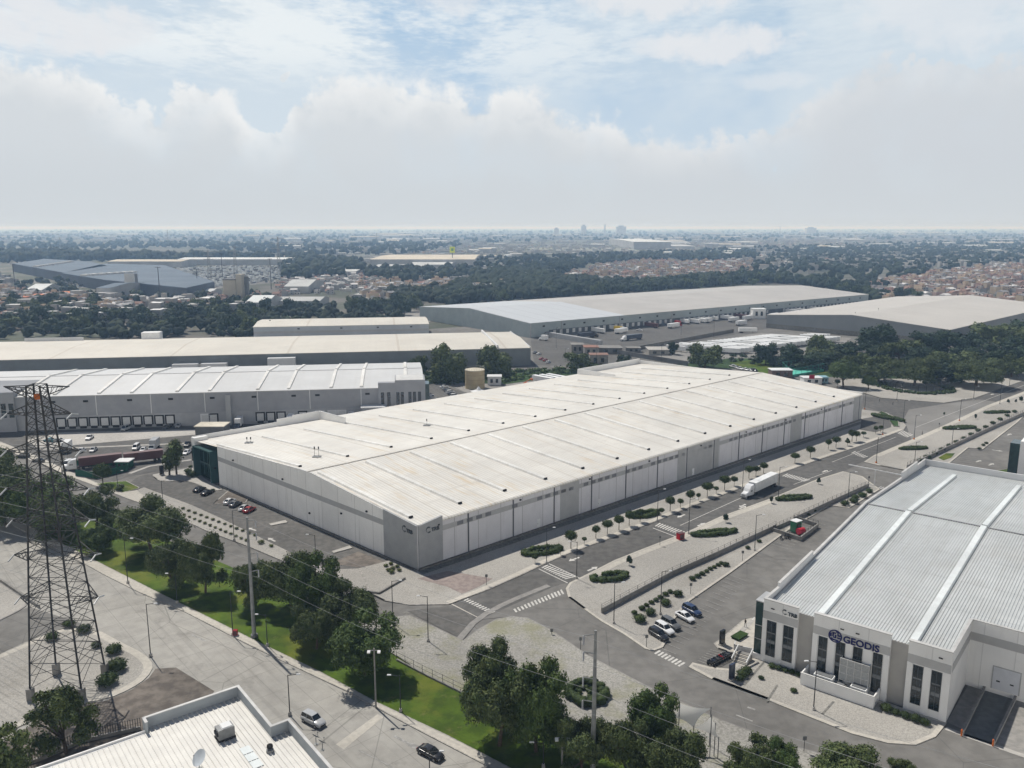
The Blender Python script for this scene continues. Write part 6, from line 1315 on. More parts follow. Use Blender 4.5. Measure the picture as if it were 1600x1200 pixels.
for px, py, sh, col, lab in ((312, 767, 'sedan', 'black', 'dark car nearest the office porch, left of its pair'), (324, 772, 'sedan', 'black', 'black car right of the pair by the office porch'), (359, 786, 'sedan', 'white', 'white car beside the brown parking island'), (368, 790, 'sedan', 'grey', 'dark grey car right of the white one by the parking island'), (383, 796, 'sedan', 'silver', 'silver car beside the red one near the warehouse wall'), (390, 799, 'sedan', 'red', 'red car parked beside the main warehouse wall')):
    car(sh, col, px, py, hc, lab, group='cars in the parking lot beside the main warehouse')
u2a = math.atan2(f2.w.y, f2.w.x)
for px, py, sh, col, rz, lab in ((90, 690, 'sedan', 'white', u2a+1.5, 'white car in the dock yard right of the teal car'), (77, 690, 'sedan', 'teal', u2a+1.2, 'teal car behind the lattice tower in the dock yard'), (140, 686, 'pickup', 'white', u2a+math.pi, 'white pickup alone on the pale dock apron'), (197, 672, 'van', 'silver', u2a+2.9, 'silver van at the seventh dock door'), (261, 669, 'sedan', 'grey', u2a+2.8, 'grey car before the dark dock door'), (279, 667, 'sedan', 'silver', u2a+math.pi, 'silver car by the closed grey gate'),
        (213, 702, 'van', 'white', u2a+math.pi, 'white van behind the red trailers'), (224, 705, 'sedan', 'white', u2a+math.pi, 'white car between the van and the canvas truck'), (293, 697, 'pickup', 'black', u2a+math.pi, 'dark pickup above the palms'), (292, 709, 'sedan', 'white', u2a+math.pi-.2, 'white car just right of the tall palm'), (268, 701, 'sedan', 'white', u2a+math.pi, 'white car half hidden behind the tall palm'),
        (106, 728, 'van', 'white', u2a+math.pi, 'small white van beside the white truck cab'), (127, 706, 'sedan', 'white', u2a+math.pi, 'white car over the first red trailer'), (146, 705, 'sedan', 'silver', u2a+math.pi, 'silver car behind the first red trailer'), (468, 669, 'van', 'white', u2a+math.pi, 'white van left of the yellow pickup'), (495, 672, 'pickup', 'yellow', u2a+math.pi, 'yellow pickup in the dock yard'), (523, 659, 'sedan', 'silver', u2a+math.pi+.4, 'silver car near the white truck in the gate'), (490, 659, 'pickup', 'grey', u2a+math.pi+.9, 'grey pickup in front of the dark gate'), (500, 659, 'sedan', 'orange', u2a+math.pi+1, 'tan car in front of the dark gate'),
        (794, 609, 'pickup', 'white', .1, 'white pickup in the tank yard'), (999, 517, 'pickup', 'white', -.5, 'white pickup in the far dock yard'), (36, 715, 'suv', 'black', u2a+1.3, 'dark SUV at the left end of the dock yard'), (60, 722, 'sedan', 'grey', u2a+1.1, 'grey car behind the tower legs in the dock yard')):
    car(sh, col, px, py, rz, lab, small=True)
cw = ['white', 'silver', 'grey', 'white', 'black', 'white', 'red', 'silver', 'white', 'grey', 'blue', 'white']
for i in range(11):
    t_ = i/10; px, py = 694+(727-694)*t_, 606+(634-606)*t_
    car(('sedan', 'suv')[i % 2], cw[i], px, py, head((705, 620), (735, 616)), '%s car from the far end of the long row left of the water tank' % ordn(i), group='long parked row left of the tank', small=True)
for i, (px, py) in enumerate(((671, 619), (675, 624), (680, 630))): car('sedan', ('white', 'silver', 'white')[i], px, py, head((672, 622), (690, 620)), '%s of three cars parked by the dock warehouse office, from the far end' % ordn(i), group='three cars by the office corner', small=True)
for i, (px, py) in enumerate(((1145, 574), (1150, 575.5), (1156, 577.5), (1165, 578.5), (1172, 579.5), (1179, 580.5))): car(('pickup', 'suv', 'pickup', 'sedan', 'sedan', 'suv')[i], ('white', 'silver', 'white', 'white', 'silver', 'black')[i], px, py, head((1150, 570), (1158, 580))+.5, '%s car from the left in the short row behind the main roof' % ordn(i), group='short row behind the main roof', small=True)
for i, (px, py) in enumerate(((836, 552), (842, 554), (846, 562), (852, 564), (857, 567))): car('sedan', ('grey', 'white', 'red', 'red', 'silver')[i], px, py, 1.1, '%s of five small cars beside the cream warehouse corner, from the left' % ordn(i), group='cars beside the cream warehouse corner', small=True)
for i in range(9): car('sedan', cw[i], 1584+(i % 3)*7, 562+(i//3)*6, .3+i*.01, '%s car of the far car park at the right edge' % ordn(i), group='far car park at the right edge', small=True)
# trucks and trailers
def wheels(b, xs_, w=1.2, r=.5):
    for x in xs_:
        for s_ in (-1, 1): b.tube((x, s_*(w-.5), r), (x, s_*w, r), r, n=12)
def trailer_meshes(L, Hh, col, ribs=True):
    b = MB(); b.box(0, 0, 1.15, L, 2.5, Hh-1.15)
    rb = MB()
    if ribs:
        for k in range(int(L/.9)): rb.box(-L/2+.4+k*.9, 0, 1.2, .08, 2.56, Hh-1.3)
    ch = MB(); ch.box(0, 0, .9, L*.96, 1.0, .25); ch.box(L*.28, .5, .1, .15, .15, .9); ch.box(L*.28, -.5, .1, .15, .15, .9)
    w_ = MB(); wheels(w_, (-L/2+1.4, -L/2+2.7)); return b.mesh('box', col), (rb.mesh('ribs', col) if ribs else None), ch.mesh('chassis', M_dsteel), w_.mesh('wheels', M_tyre)
def trailer(px, py, rz, label, col='white', L=13.5, Hh=3.9, group=None, name='trailer', z=0.):
    g = G(px, py) if py is not None else px; t = thing(name, label, 'trailer', (g.x, g.y, z), rz, group); cm = M_white_m if col == 'white' else PT[col]
    key = (col, L, Hh)
    if key not in TRC: TRC[key] = trailer_meshes(L, Hh, cm)
    for nm, me in zip(('box', 'side_ribs', 'chassis', 'wheel_set'), TRC[key]):
        o = bpy.data.objects.new(nm, me); COL.objects.link(o); o.parent = t
    return t
TRC = {}
def tractor(t, x0, col='white'):
    """articulated-truck cab with nose and sleeper, front towards +x, built onto the truck's own thing"""
    b = MB(); m_ = PT[col]
    sections(b, [(x0-2.0, [(1.15, .7), (1.15, 3.0), (1.0, 3.75)]), (x0-.4, [(1.18, .7), (1.18, 3.0), (1.0, 3.55)]), (x0+.35, [(1.12, .8), (1.12, 2.0), (.95, 2.75)]), (x0+.75, [(1.05, .8), (1.0, 1.75), (.85, 1.95)]), (x0+2.3, [(.95, .75), (.9, 1.5), (.7, 1.7)]), (x0+2.45, [(.9, .75), (.85, 1.4), (.65, 1.5)])])
    b.build('cab', m_, t, world=False); b = MB(); b.add([(x0+.37, -.9, 2.0), (x0+.37+.02, .9, 2.0), (x0-.02, .82, 2.75), (x0-.02, -.82, 2.75)], [(0, 1, 2, 3)]); 
    for s_ in (-1, 1): b.add([(x0-.9, s_*1.19, 1.9), (x0+.1, s_*1.19, 1.9), (x0-.1, s_*1.15, 2.6), (x0-.9, s_*1.16, 2.6)], [(0, 1, 2, 3) if s_ < 0 else (3, 2, 1, 0)])
    b.build('windscreen', M_cg, t, world=False); b = MB(); b.box(x0+2.4, 0, .4, .3, 2.2, .45); b.box(x0+2.47, 0, .95, .06, .9, .55); b.build('bumper', M_rim, t, world=False)
    b = MB(); wheels(b, (x0+1.5, x0-2.6, x0-3.9)); b.build('wheel_set', M_tyre, t, world=False)
    b = MB(); b.box(x0-2.4, 0, .7, 5.5, .9, .3); b.tube((x0-2.1, 1.0, .8), (x0-2.1, 1.0, 3.9), .08); b.build('chassis', M_dsteel, t, world=False)
def rig(px, py, rz, label, col='white', cab='white', L=14., Hh=4.0, name='articulated_truck'):
    t = trailer(px, py, rz, label, col, L, Hh, name=name); t['category'] = 'truck'; tractor(t, L/2+2.7, cab); return t
hbv = math.atan2(-fm.u.y, -fm.u.x)
rig(1192, 765, head((1215, 752), (1160, 778)), 'white articulated truck with long white trailer driving on the boulevard', L=14.5)
h_m = head((250, 716), (120, 731))
rig(158, 729, h_m, 'white-cabbed truck with maroon container parked behind the green fence', 'maroon', L=13.2)
trailer(225, 722, head((250, 716), (120, 731)), 'maroon container trailer without cab behind the truck near the palms', 'maroon', L=12.5)
def boxtruck(px, py, rz, label, col='white', bx='white', L=6.5, Hh=3.4):
    g = G(px, py); t = thing('box_truck', label, 'truck', (g.x, g.y, 0), rz); b = MB(); b.box(-1.1, 0, .9, L-2.2, 2.3, Hh-.9); b.build('cargo_box', M_white_m if bx == 'white' else PT[bx], t, world=False)
    b = MB(); sections(b, [(L/2-2.1, [(1.05, .6), (1.05, 1.7), (.95, 2.35)]), (L/2-.9, [(1.05, .6), (1.05, 1.6), (.9, 2.3)]), (L/2-.3, [(1.0, .6), (1.0, 1.35), (.9, 1.5)]), (L/2, [(.95, .6), (.9, 1.1), (.8, 1.2)])]); b.build('cab', PT[col], t, world=False)
    b = MB(); b.add([(L/2-.28, -.85, 1.5), (L/2-.28, .85, 1.5), (L/2-.86, .8, 2.28), (L/2-.86, -.8, 2.28)], [(0, 1, 2, 3)]); b.build('windscreen', M_cg, t, world=False)
    b = MB(); wheels(b, (L/2-1.1, -L/2+1.2), 1.1, .42); b.build('wheel_set', M_tyre, t, world=False); return t
dw = u2a+math.pi
boxtruck(373, 668, dw, 'white and blue box truck backed to the dock left of the tan canopy', 'navy', L=8.5, Hh=4)
boxtruck(454, 664, dw, 'white box truck backed to the dock above the office parapet', L=8.5, Hh=4); boxtruck(549, 659, dw, 'white box truck leaving the dark gateway', L=8.5, Hh=4)
boxtruck(241, 702, dw, 'tan canvas-topped truck facing the red trailers', 'white', 'silver', L=8, Hh=3.8); boxtruck(104, 706, dw+.1, 'dark truck with white roof beside the lattice tower', 'black', 'white', L=8, Hh=3.8)
boxtruck(968, 518, -.6, 'bright yellow box truck in the far dock yard', 'yellow', 'yellow', L=9, Hh=4.2); boxtruck(849, 532, 2.6, 'small white box truck near the cream warehouse corner', L=7, Hh=4)
ht = head((838, 590), (878, 598))
for i in range(3): g = G(848+i*11, 599.5-i*1.1); trailer(g, None, head((838, 594), (870, 600))-.0+math.pi, 'white trailer of the three side by side in the tank yard, %s from the left' % ordn(i), group='three white trailers in the tank yard')
a5v = a5
rig(915, 528, a5v, 'dark blue truck trailer parked nearest the far warehouse corner', 'navy', 'black'); rig(990, 531, a5v+math.pi, 'dark trailer truck with white cab on the far yard drive', 'navy', 'white', L=15)
boxtruck(1060, 509, a5v-1.9, 'red truck at the far docks', 'red', 'red', L=9, Hh=4.2); trailer(1068, 505.5, a5v-1.8, 'white trailer behind the red truck at the far docks')
for i, (px, py) in enumerate(((1094, 504), (1103, 502.5), (1112, 501), (1135, 497), (1160, 493.5), (1168, 500), (1178, 497), (1190, 492), (1158, 508))): trailer(px, py, a5v-1.7 if i < 3 else a5v+.1, '%s white trailer from the left along the far docks' % ordn(i), group='white trailers along the far docks')
for i, s_ in enumerate((60, 73, 80, 118, 131, 168, 181, 206, 212, 231, 262, 306, 318, 337, 343)):
    if i % 3 == 1: q_ = f5(s_, -20, 0); trailer(q_, None, a5v+.1, 'white trailer parked before the far docks, %s from left' % ordn(i), group='trailers along the far dock wall')
    else: q_ = f5(s_, -8.2, 0); trailer(q_, None, a5v+math.pi/2, '%s trailer backed to the far dock wall, %s from left' % ('maroon' if i in (3, 9) else 'white', ordn(i)), 'maroon' if i in (3, 9) else 'white', group='trailers along the far dock wall')
for i, (px, py) in enumerate(((1168, 520),)): trailer(px, py, a5v-.6, 'lone white trailer in front of the trailer park', L=14)
TPK = [(1055, 548), (1068, 546)]
Pb = G(1140, 553)
for r_, n_t in ((0, 27), (1, 30), (2, 24)):
    for c_ in range(n_t):
        if random.random() < .16: continue
        p_ = Pb+Vector((.83, .56, 0))*(c_*4.0+r_*3)+Vector((-.917, .40, 0))*(r_*15.5)
        trailer(p_, None, -.41+random.uniform(-.02, .02), '%s white trailer of the %s row in the trailer park' % (ordn(c_), ('nearest', 'middle', 'back')[r_]), group='white trailers in the trailer park', z=0.01)
for i, (px, py) in enumerate(((1056, 549), (1066, 547), (1076, 545))): trailer(px, py, a5v-1.3, '%s white trailer beside the small round tree, from the left' % ordn(i), group='trailers by the round tree')
# ---------------------------------------------------------------- street lamps
LB = MB(); LB.tube((0, 0, .5), (0, 0, 9), .1, .065, 7); LP_ = LB.mesh('pole', M_dsteel); LB = MB(); LB.box(0, 0, 0, .55, .55, .55, tx=.7, ty=.7); LBs = LB.mesh('base', M_conc); LBo = LB.mesh('base', mat('orange_paint', (.50, .16, .04), (.42, .13, .04), s=3))
LB = MB(); LB.tube((0, 0, 8.9), (1.5, 0, 9.15), .05); LA = LB.mesh('arm', M_dsteel); LB = MB(); LB.box(1.75, 0, 9.08, .75, .3, .14, tx=.8, ty=.7); LH = LB.mesh('lamp_head', M_white_m)
def lamp(px, py, pt, label, dx=1., z=.13, orange=False, group='street lamps'):
    g = G(px, py); h_ = HT(px, py, pt); s_ = h_/9.1; t = thing('street_lamp', label, 'street lamp', (g.x, g.y, z), 0 if dx > 0 else math.pi, group)
    for nm, me in (('pole', LP_), ('base', LBo if orange else LBs), ('arm', LA), ('lamp_head', LH)):
        o = bpy.data.objects.new(nm, me); COL.objects.link(o); o.parent = t; o.scale = ((1, 1, s_) if nm == 'pole' else (1, 1, 1)); 
        if nm in ('arm', 'lamp_head'): o.location.z = h_-9.1
LAMPS = [(235.5, 1026, 944, 1, 'on the tower island kerb'), (200, 912, 842, 1, 'at the left end of the grass verge'), (277, 943, 897, -1, 'on the verge between the dark trees'), (418, 1010, 961, -1, 'beside the tall steel pole foot'), (453, 1118, 1055, 1, 'behind the near parapet on the avenue'), (626, 1113, 1056, -1, 'on the avenue sidewalk by the speed table'),
         (614, 975, 908, 1, 'at the left of the dark parking bay'), (669, 1003, 932, -1, 'below the dark parking bay'), (959, 975, 911, 1, 'at the kerb before the low wall end'), (1032, 961, 893, 1, 'above the yard row cars'), (854, 881, 825, 1, 'by the first hedge ring'), (901, 905, 847, -1, 'at the first crosswalk corner'), (1027, 815, 765, 1, 'in the topiary bed middle'), (1076, 835, 780, 1, 'at the second crosswalk'), (1160, 765, 719, 1, 'behind the white truck'), (1179, 861, 805, 1, 'on the gravel beside the yard wall'),
         (1216, 777, 730, 1, 'just right of the white truck'), (1324, 792, 738, 1, 'at the head of the yard'), (1369, 724, 683, 1, 'on an orange foot by the side entrance', 1), (1428, 687, 649, 1, 'on a yellow foot by the crossing', 1), (1411, 660, 626, 1, 'at the far junction corner'), (1379, 680, 648, 1, 'on an orange foot by the last topiary', 1), (1351, 640, 610, 1, 'at the far end of the main warehouse', 1), (1499, 658, 624, 1, 'on an orange foot on the far gravel', 1), (1521, 625, 604, 1, 'on the plaza kerb'), (1562, 632, 602, 1, 'on the far right gravel'), (1487, 697, 670, 1, 'behind the right low wall'), (1429, 722, 691, 1, 'beside the ragged hedge'), (1577, 603, 582, 1, 'on the plaza farthest right'), (1401, 628, 604, 1, 'before the pergola'),
         (255, 790, 751, 1, 'in the planting strip left part'), (366, 845, 798, 1, 'in the planting strip middle'), (494, 887, 836, -1, 'at the right end of the planting strip'), (184, 760, 736, 1, 'by the small lawn'), (97, 740, 717, 1, 'near the lattice tower on the inner street'), (1271, 1110, 1034, -1, 'before the office facade'), (849, 1200, 1161, -1, 'at the bottom among trees'), (364, 993, 925, 1, 'with a red box at its foot on the verge'), (672, 1240, 1175, 1, 'at the bottom edge by the black car'),
         (883, 565, 545, 1, 'in the far yard, left'), (932, 572, 535, 1, 'by the gatehouse'), (1033, 572, 538, 1, 'above the back parapet'), (1115, 530, 495, 1, 'in the far yard by the trailer park'), (1229, 515, 497, 1, 'before the right far warehouse'), (869, 546, 512, 1, 'near the far warehouse corner'), (1064, 525, 508, 1, 'in the far yard drive')]
for i, L_ in enumerate(LAMPS): lamp(*L_[:3], 'thin dark street lamp '+L_[4], L_[3], orange=len(L_) > 5)
g = G(364, 993); t = thing('red_cabinet', 'small red metal box at the foot of a lamp on the verge', 'cabinet', (g.x, g.y, .13)); b = MB(); b.box(.5, 0, 0, .9, .7, 1.1); b.build('case', PT['red'], t, world=False); b = MB(); b.box(.5, -.37, .15, .7, .04, .8); b.build('door', PT['maroon'], t, world=False)
g = G(1063, 843); t = thing('red_cabinet', 'bright red cabinet on the gravel by the second crosswalk', 'cabinet', (g.x, g.y, .14), .5); b = MB(); b.box(0, 0, 0, 1.7, 1.3, 1.7); b.build('case', mat('bright_red', (.45, .02, .03), (.40, .02, .025)), t, world=False); b = MB(); b.box(0, 0, 1.7, 1.8, 1.4, .08); b.build('lid', PT['maroon'], t, world=False); b = MB(); b.box(0, -.67, .2, 1.3, .04, 1.3); b.build('door', PT['maroon'], t, world=False)
# ---------------------------------------------------------------- tall poles
def steel_pole(px, py, pt, label, side=1):
    g = G(px, py); h_ = HT(px, py, pt); t = thing('utility_pole', label, 'utility pole', g); b = MB(); b.tube((0, 0, .6), (0, 0, h_), .42, .2, 12); b.build('pole', M_steel, t, world=False); b = MB(); b.tube((0, 0, 0), (0, 0, .7), .75, .7, 12); b.build('base', M_dgrey2, t, world=False); tips = []
    for k, z in enumerate((h_-.6, h_-3.6, h_-7.6, h_-11.2)):
        b = MB(); e = Vector((-side*1.7, -.3, z+.5 if k else z)); b.tube((0, 0, z), e, .09, .06); b.build('bracket', M_steel, t, world=False); b = MB()
        for j in range(7): b.tube(e-Vector((0, 0, .1+j*.2)), e-Vector((0, 0, .22+j*.2)), .13, .13, 8)
        b.build('insulator', mat('insulator', (.35, .36, .38), rough=.3), t, world=False); tips.append(Vector(g)+e-Vector((0, 0, 1.6 if k else .1)))
    return tips
tA = steel_pole(397.5, 996, 808, 'tall grey steel pole with brackets standing on the verge left of centre', -1)
tB = steel_pole(926, 1215, 985, 'tall grey steel pole with bracket arms rising from the bottom edge', 1)
def wire(a, c, sag, label, r=.022, group='overhead wires', n=22):
    b = MB(); a, c = Vector(a), Vector(c); P = [a.lerp(c, i/n)-Vector((0, 0, sag*4*(i/n)*(1-i/n))) for i in range(n+1)]
    for p0, p1 in zip(P, P[1:]): b.tube(p0, p1, r, n=4, caps=False)
    b.build('overhead_wire', mat('wire', (.30, .31, .32), rough=.5), label=label, cat='wire', group=group)
for k in range(4):
    wire(tA[k], tB[k], 1.6, '%s wire from the top between the two tall grey poles' % ordn(k)); wire(tB[k], tB[k]+Vector((55, -38, 1)), 1.2, '%s wire from the top leaving the right tall pole downward' % ordn(k)); wire(tA[k], tA[k]+Vector((-62, 42, 1)), 1.5, '%s wire from the top leaving the left tall pole towards the lattice tower' % ordn(k))
def cross_pole(px, py, pt, label):
    g = G(px, py); h_ = HT(px, py, pt); t = thing('light_pole', label, 'light pole', (g.x, g.y, .13)); b = MB(); b.tube((0, 0, 0), (0, 0, h_), .17, .12, 8); b.build('pole', M_concd, t, world=False); b = MB(); b.beam((-.9, 0, h_-.4), (.9, 0, h_-.4), .1); b.build('cross_arm', M_steel, t, world=False)
    for s_ in (-1, 1): b = MB(); b.box(s_*.85, -.25, h_-.62, .5, .5, .25, rx=.4); b.build('floodlight', M_white_m, t, world=False)
cross_pole(587.5, 1106, 1014, 'concrete pole with two floodlights on the avenue sidewalk'); cross_pole(878, 1215, 1150, 'pale pole with floodlights among the trees at the bottom edge')
# ---------------------------------------------------------------- lattice tower
tw = thing('transmission_tower', 'big dark steel lattice transmission tower with many cross arms at the left', 'transmission tower', (-78.4, 134.1, 0)); HWr = lambda z: 4.4*(1-z/54.5)+1.1*(z/54.5)
PED = 2.2
for i, j in ((-1, -1), (1, -1), (1, 1), (-1, 1)):
    b = MB(); b.box(i*4.4, j*4.1, 0, 1.0, 1.0, PED); b.build('pedestal', M_concd, tw, world=False)
    b = MB(); b.beam((i*4.4, j*4.1, PED), (i*1.1, j*1.05, 54.5), .26); b.build('leg', M_dsteel, tw, world=False)
lv = [PED]; z = PED
while z < 54: z += max(1.7, HWr(z)*1.05); lv.append(min(z, 54.5))
cr = lambda i, j, z: Vector((i*HWr(z), j*HWr(z)*.95, z)); b = MB()
for k, (z0_, z1_) in enumerate(zip(lv, lv[1:])):
    for (a_, c_) in (((-1, -1), (1, -1)), ((1, -1), (1, 1)), ((1, 1), (-1, 1)), ((-1, 1), (-1, -1))):
        b.beam(cr(*a_, z0_), cr(*c_, z1_), .075); b.beam(cr(*c_, z0_), cr(*a_, z1_), .075); b.beam(cr(*a_, z1_), cr(*c_, z1_), .08)
        if k < 6: m0 = (cr(*a_, z0_)+cr(*c_, z0_))/2; m1 = (cr(*a_, z1_)+cr(*c_, z1_))/2; mm = (m0+m1)/2; b.beam(cr(*a_, (z0_+z1_)/2), (m1+mm)/2, .07); b.beam(cr(*c_, (z0_+z1_)/2), (m1+mm)/2, .07)
b.build('lattice', M_dsteel, tw, world=False)
tips = []
for z_, hl in ((54.2, 5.4), (49.6, 5.4), (43.2, 6.2), (36.6, 7.0), (31, 6.6), (24.8, 7.0), (17, 6.8)):
    for s_ in (-1, 1):
        b = MB(); tip = Vector((s_*hl, 0, z_)); lo_ = z_-1.6 if z_ > 50 else z_+.0; hi = z_ if z_ > 50 else z_+1.7
        for j in (-1, 1):
            b.beam(cr(s_, j, hi), tip, .13); b.beam(cr(s_, j, lo_), tip, .13)
            for q in (.25, .5, .75): p0, p1 = cr(s_, j, hi).lerp(tip, q), cr(s_, j, lo_).lerp(tip, q-.18); b.beam(p0, p1, .07)
        for q in (.2, .45, .7): b.beam(cr(s_, -1, lo_).lerp(tip, q), cr(s_, 1, lo_).lerp(tip, q+.12), .07); b.beam(cr(s_, 1, lo_).lerp(tip, q), cr(s_, -1, lo_).lerp(tip, q), .07)
        b.build('cross_arm', M_dsteel, tw, world=False)
        if z_ < 50:
            for j, dy in ((0, 1.8), (1, -1.8)):
                b = MB(); e = tip+Vector((0, dy, -.5)); b.tube(tip, e, .13, .13, 6); b.build('insulator', mat('porcelain', (.42, .44, .45), rough=.3), tw, world=False); tips.append((z_, s_, j, e+Vector(tw.location)))
w0 = Vector(tw.location)
for z_, s_, j, e in tips:
    nm = {49.6: 'topmost', 43.2: 'second', 36.6: 'third', 31: 'fourth', 24.8: 'fifth', 17: 'lowest'}[z_]
    if j == 0: wire(e, e+Vector((-150, 95, 8)), 7, '%s wire leaving the %s side of the lattice tower towards the upper left' % (nm, 'right' if s_ > 0 else 'left'), .028, 'wires of the lattice tower')
    elif z_ in (43.2, 24.8): wire(e, e+Vector((-70, -75, 3)), 3, '%s wire leaving the %s side of the lattice tower towards the viewer' % (nm, 'right' if s_ > 0 else 'left'), .02, 'near wires of the lattice tower')
b = MB(); b.box(0, 0, 52, 1.2, .1, 1.0); b.build('number_plate', PT['orange'], tw, world=False)
# ---------------------------------------------------------------- low walls, fences
def low_wall(pts_, hw_, hr_, label, name='fence_wall', step=2.6, m_=None, th=.3, z=.14, gap=.0):
    P = [Vector((*G(*q)[:2], z)) for q in pts_]; t = thing(name, label, 'wall' if hw_ else 'fence', P[0]); b = MB(); c = MB(); r_ = MB()
    for a_, e in zip(P, P[1:]):
        f = Fr(a_, e, a_+Vector((-(e-a_).y, (e-a_).x, 0))); 
        if hw_: f.box(b, 0, f.L, -th/2, th/2, z-.1, z+hw_); f.box(c, 0, f.L, -th/2-.04, th/2+.04, z+hw_, z+hw_+.08)
        n_ = max(1, int(f.L/step))
        if hr_:
            for k_ in range(n_+1): p0 = f(f.L*k_/n_, 0, z+hw_); r_.box(p0.x, p0.y, p0.z, .07, .07, hr_)
            for q in (.45, .92): p0, p1 = f(0, 0, z+hw_+hr_*q), f(f.L, 0, z+hw_+hr_*q); r_.beam(p0, p1, .035)
    if hw_: b.build('wall', m_ or M_concd, t); c.build('coping', M_concd, t)
    if hr_: r_.build('railing', M_dsteel, t)
    return t
low_wall([(940, 959), (996, 929), (1050, 900), (1112, 873), (1150, 855), (1200, 832), (1212, 826)], 1.1, 1.0, 'long grey block wall with thin railing dividing the gravel from the parking yard')
low_wall([(1240, 815), (1300, 787), (1357, 761)], 1.1, 1.0, 'grey block wall with railing continuing beyond the pump enclosure')
low_wall([(1417, 733), (1470, 708), (1536, 677), (1600, 648), (1700, 600)], 1.2, 1.1, 'grey block wall with railing along the far right gravel')
low_wall([(1208, 831), (1250, 845), (1278, 824), (1246, 813), (1212, 828)], .9, .9, 'square block enclosure around the red pump', name='pump_enclosure', step=1.6)
low_wall([(620, 1033), (660, 1054), (725, 1086), (790, 1122)], .25, 1.6, 'thin post and wire fence with a low kerb along the grass verge', name='wire_fence', step=2.2)
low_wall([(0, 1207), (60, 1190), (130, 1160), (220, 1140)], .4, 1.6, 'pale railing fence beside the near white roof', name='railing_fence', step=.35)
low_wall([(0, 908), (50, 942), (62, 950)], .5, 0, 'low dark retaining wall at the left edge', name='retaining_wall'); 
low_wall([(978, 550), (1060, 535), (1146, 519)], 2.4, 0, 'long dark wall between the far dock yard and the trailer park', name='yard_wall', m_=M_kerbd)
low_wall([(930, 545), (980, 556), (1075, 572)], 2.6, 0, 'grey boundary wall of the trailer park', name='boundary_wall', m_=M_dgrey2)
low_wall([(575, 926), (592, 929), (633, 905)], .35, 0, 'low kerb wall at the tip of the warehouse gravel bed', name='kerb_wall', m_=M_kerbd)
low_wall([(800, 625), (850, 612), (930, 598)], .9, 0, 'low pale wall between the main roof and the trailer yard', name='yard_kerb_wall', m_=M_conc)
# bar gate over the yard entrance
g1, g2 = G(1366, 759), G(1418, 770); t = thing('height_gate', 'thin white portal bar across the yard entrance', 'gate', g1); b = MB()
for q in (g1, g2): b = MB(); b.tube(q, q+Vector((0, 0, 5.2)), .12); b.build('post', M_white_m, t)
b = MB(); b.beam(g1+Vector((-6, 6, 5.2)), g2+Vector((0, 0, 5.2)), .22); b.build('crossbar', M_white_m, t)
# pump, cabinets
def boxthing(name, cat, px, py, dims, rz, m_, label, lid=None, z=.14, extra=None):
    g = G(px, py); t = thing(name, label, cat, (g.x, g.y, z), rz); b = MB(); b.box(0, 0, 0, *dims); b.build('case', m_, t, world=False); b = MB(); b.box(0, 0, dims[2], dims[0]+.25, dims[1]+.25, .14); b.build('lid', lid or M_white_m, t, world=False)
    b = MB(); b.box(0, -dims[1]/2-.03, dims[2]*.1, dims[0]*.7, .05, dims[2]*.75); b.build('door', extra or M_dgrey2, t, world=False); return t
boxthing('transformer_cabinet', 'cabinet', 1243, 831, (2.4, 1.8, 3.0), .6, PT['green'], 'green electrical cabinet with white roof inside the block enclosure', extra=M_glassg)
g = G(1251, 836); t = thing('pump_tank', 'red horizontal tank beside the green cabinet', 'tank', (g.x, g.y, .14), .5); b = MB(); b.tube((-1.0, 0, 1.0), (1.0, 0, 1.0), .85, n=16); b.build('tank', mat('pump_red', (.50, .03, .06), (.44, .03, .05)), t, world=False); b = MB(); b.box(0, 0, 0, 1.9, .9, .4); b.build('stand', M_dsteel, t, world=False)
# dark sign totems
for px, py, h_, lab in ((1143, 1063, 3.1, 'dark blue sign totem on the gravel before the motorcycles'), (1128, 1008, 3.0, 'dark sign totem at the entrance island tip'), (253, 742, 3.0, 'black sign totem beside the palms'), (1476, 1000, 0, '')):
    if not h_: continue
    g = G(px, py); t = thing('sign_totem', lab, 'sign', (g.x, g.y, .14), .7); b = MB(); b.box(0, 0, .25, 1.3, .45, h_-.25); b.build('panel', PT['navy'] if px == 1143 else PT['black'], t, world=False); b = MB(); b.box(0, 0, 0, 1.5, .7, .25); b.build('base', M_conc, t, world=False)
# motorcycles
def moto_proto():
    b = MB(); fr_ = MB(); 
    ws = []
    for x in (-.65, .65): w_ = MB(); w_.tube((x, -.06, .31), (x, .06, .31), .31, n=12); ws.append(w_.mesh('wheel', M_tyre))
    b.box(.12, 0, .62, .6, .26, .28, tx=.7, ty=.6); b.box(-.4, 0, .7, .65, .26, .12); b.box(0, 0, .3, .45, .24, .34); b.beam((.35, 0, .85), (.68, 0, .3), .07); b.beam((-.3, 0, .5), (-.65, 0, .32), .07); b.box(-.68, 0, .72, .22, .3, .25)
    fr_.beam((.38, -.32, 1.02), (.38, .32, 1.02), .05); fr_.box(.5, 0, .85, .14, .2, .2)
    return b.mesh('body', PT['black']), fr_.mesh('handlebar', M_dsteel), ws
MOB, MOF, MOW = moto_proto()
def moto(px, py, rz, label, group, col='black'):
    g = G(px, py); t = thing('motorcycle', label, 'motorcycle', (g.x, g.y, .02), rz, group)
    for nm, me in [('body', MOB), ('handlebar', MOF), ('wheel', MOW[0]), ('wheel', MOW[1])]: o = bpy.data.objects.new(nm, me); COL.objects.link(o); o.parent = t; o.rotation_euler = (.12, 0, 0); setm(o, PT['black'], PT[col])
hm_ = head((1120, 1040), (1133, 1046))
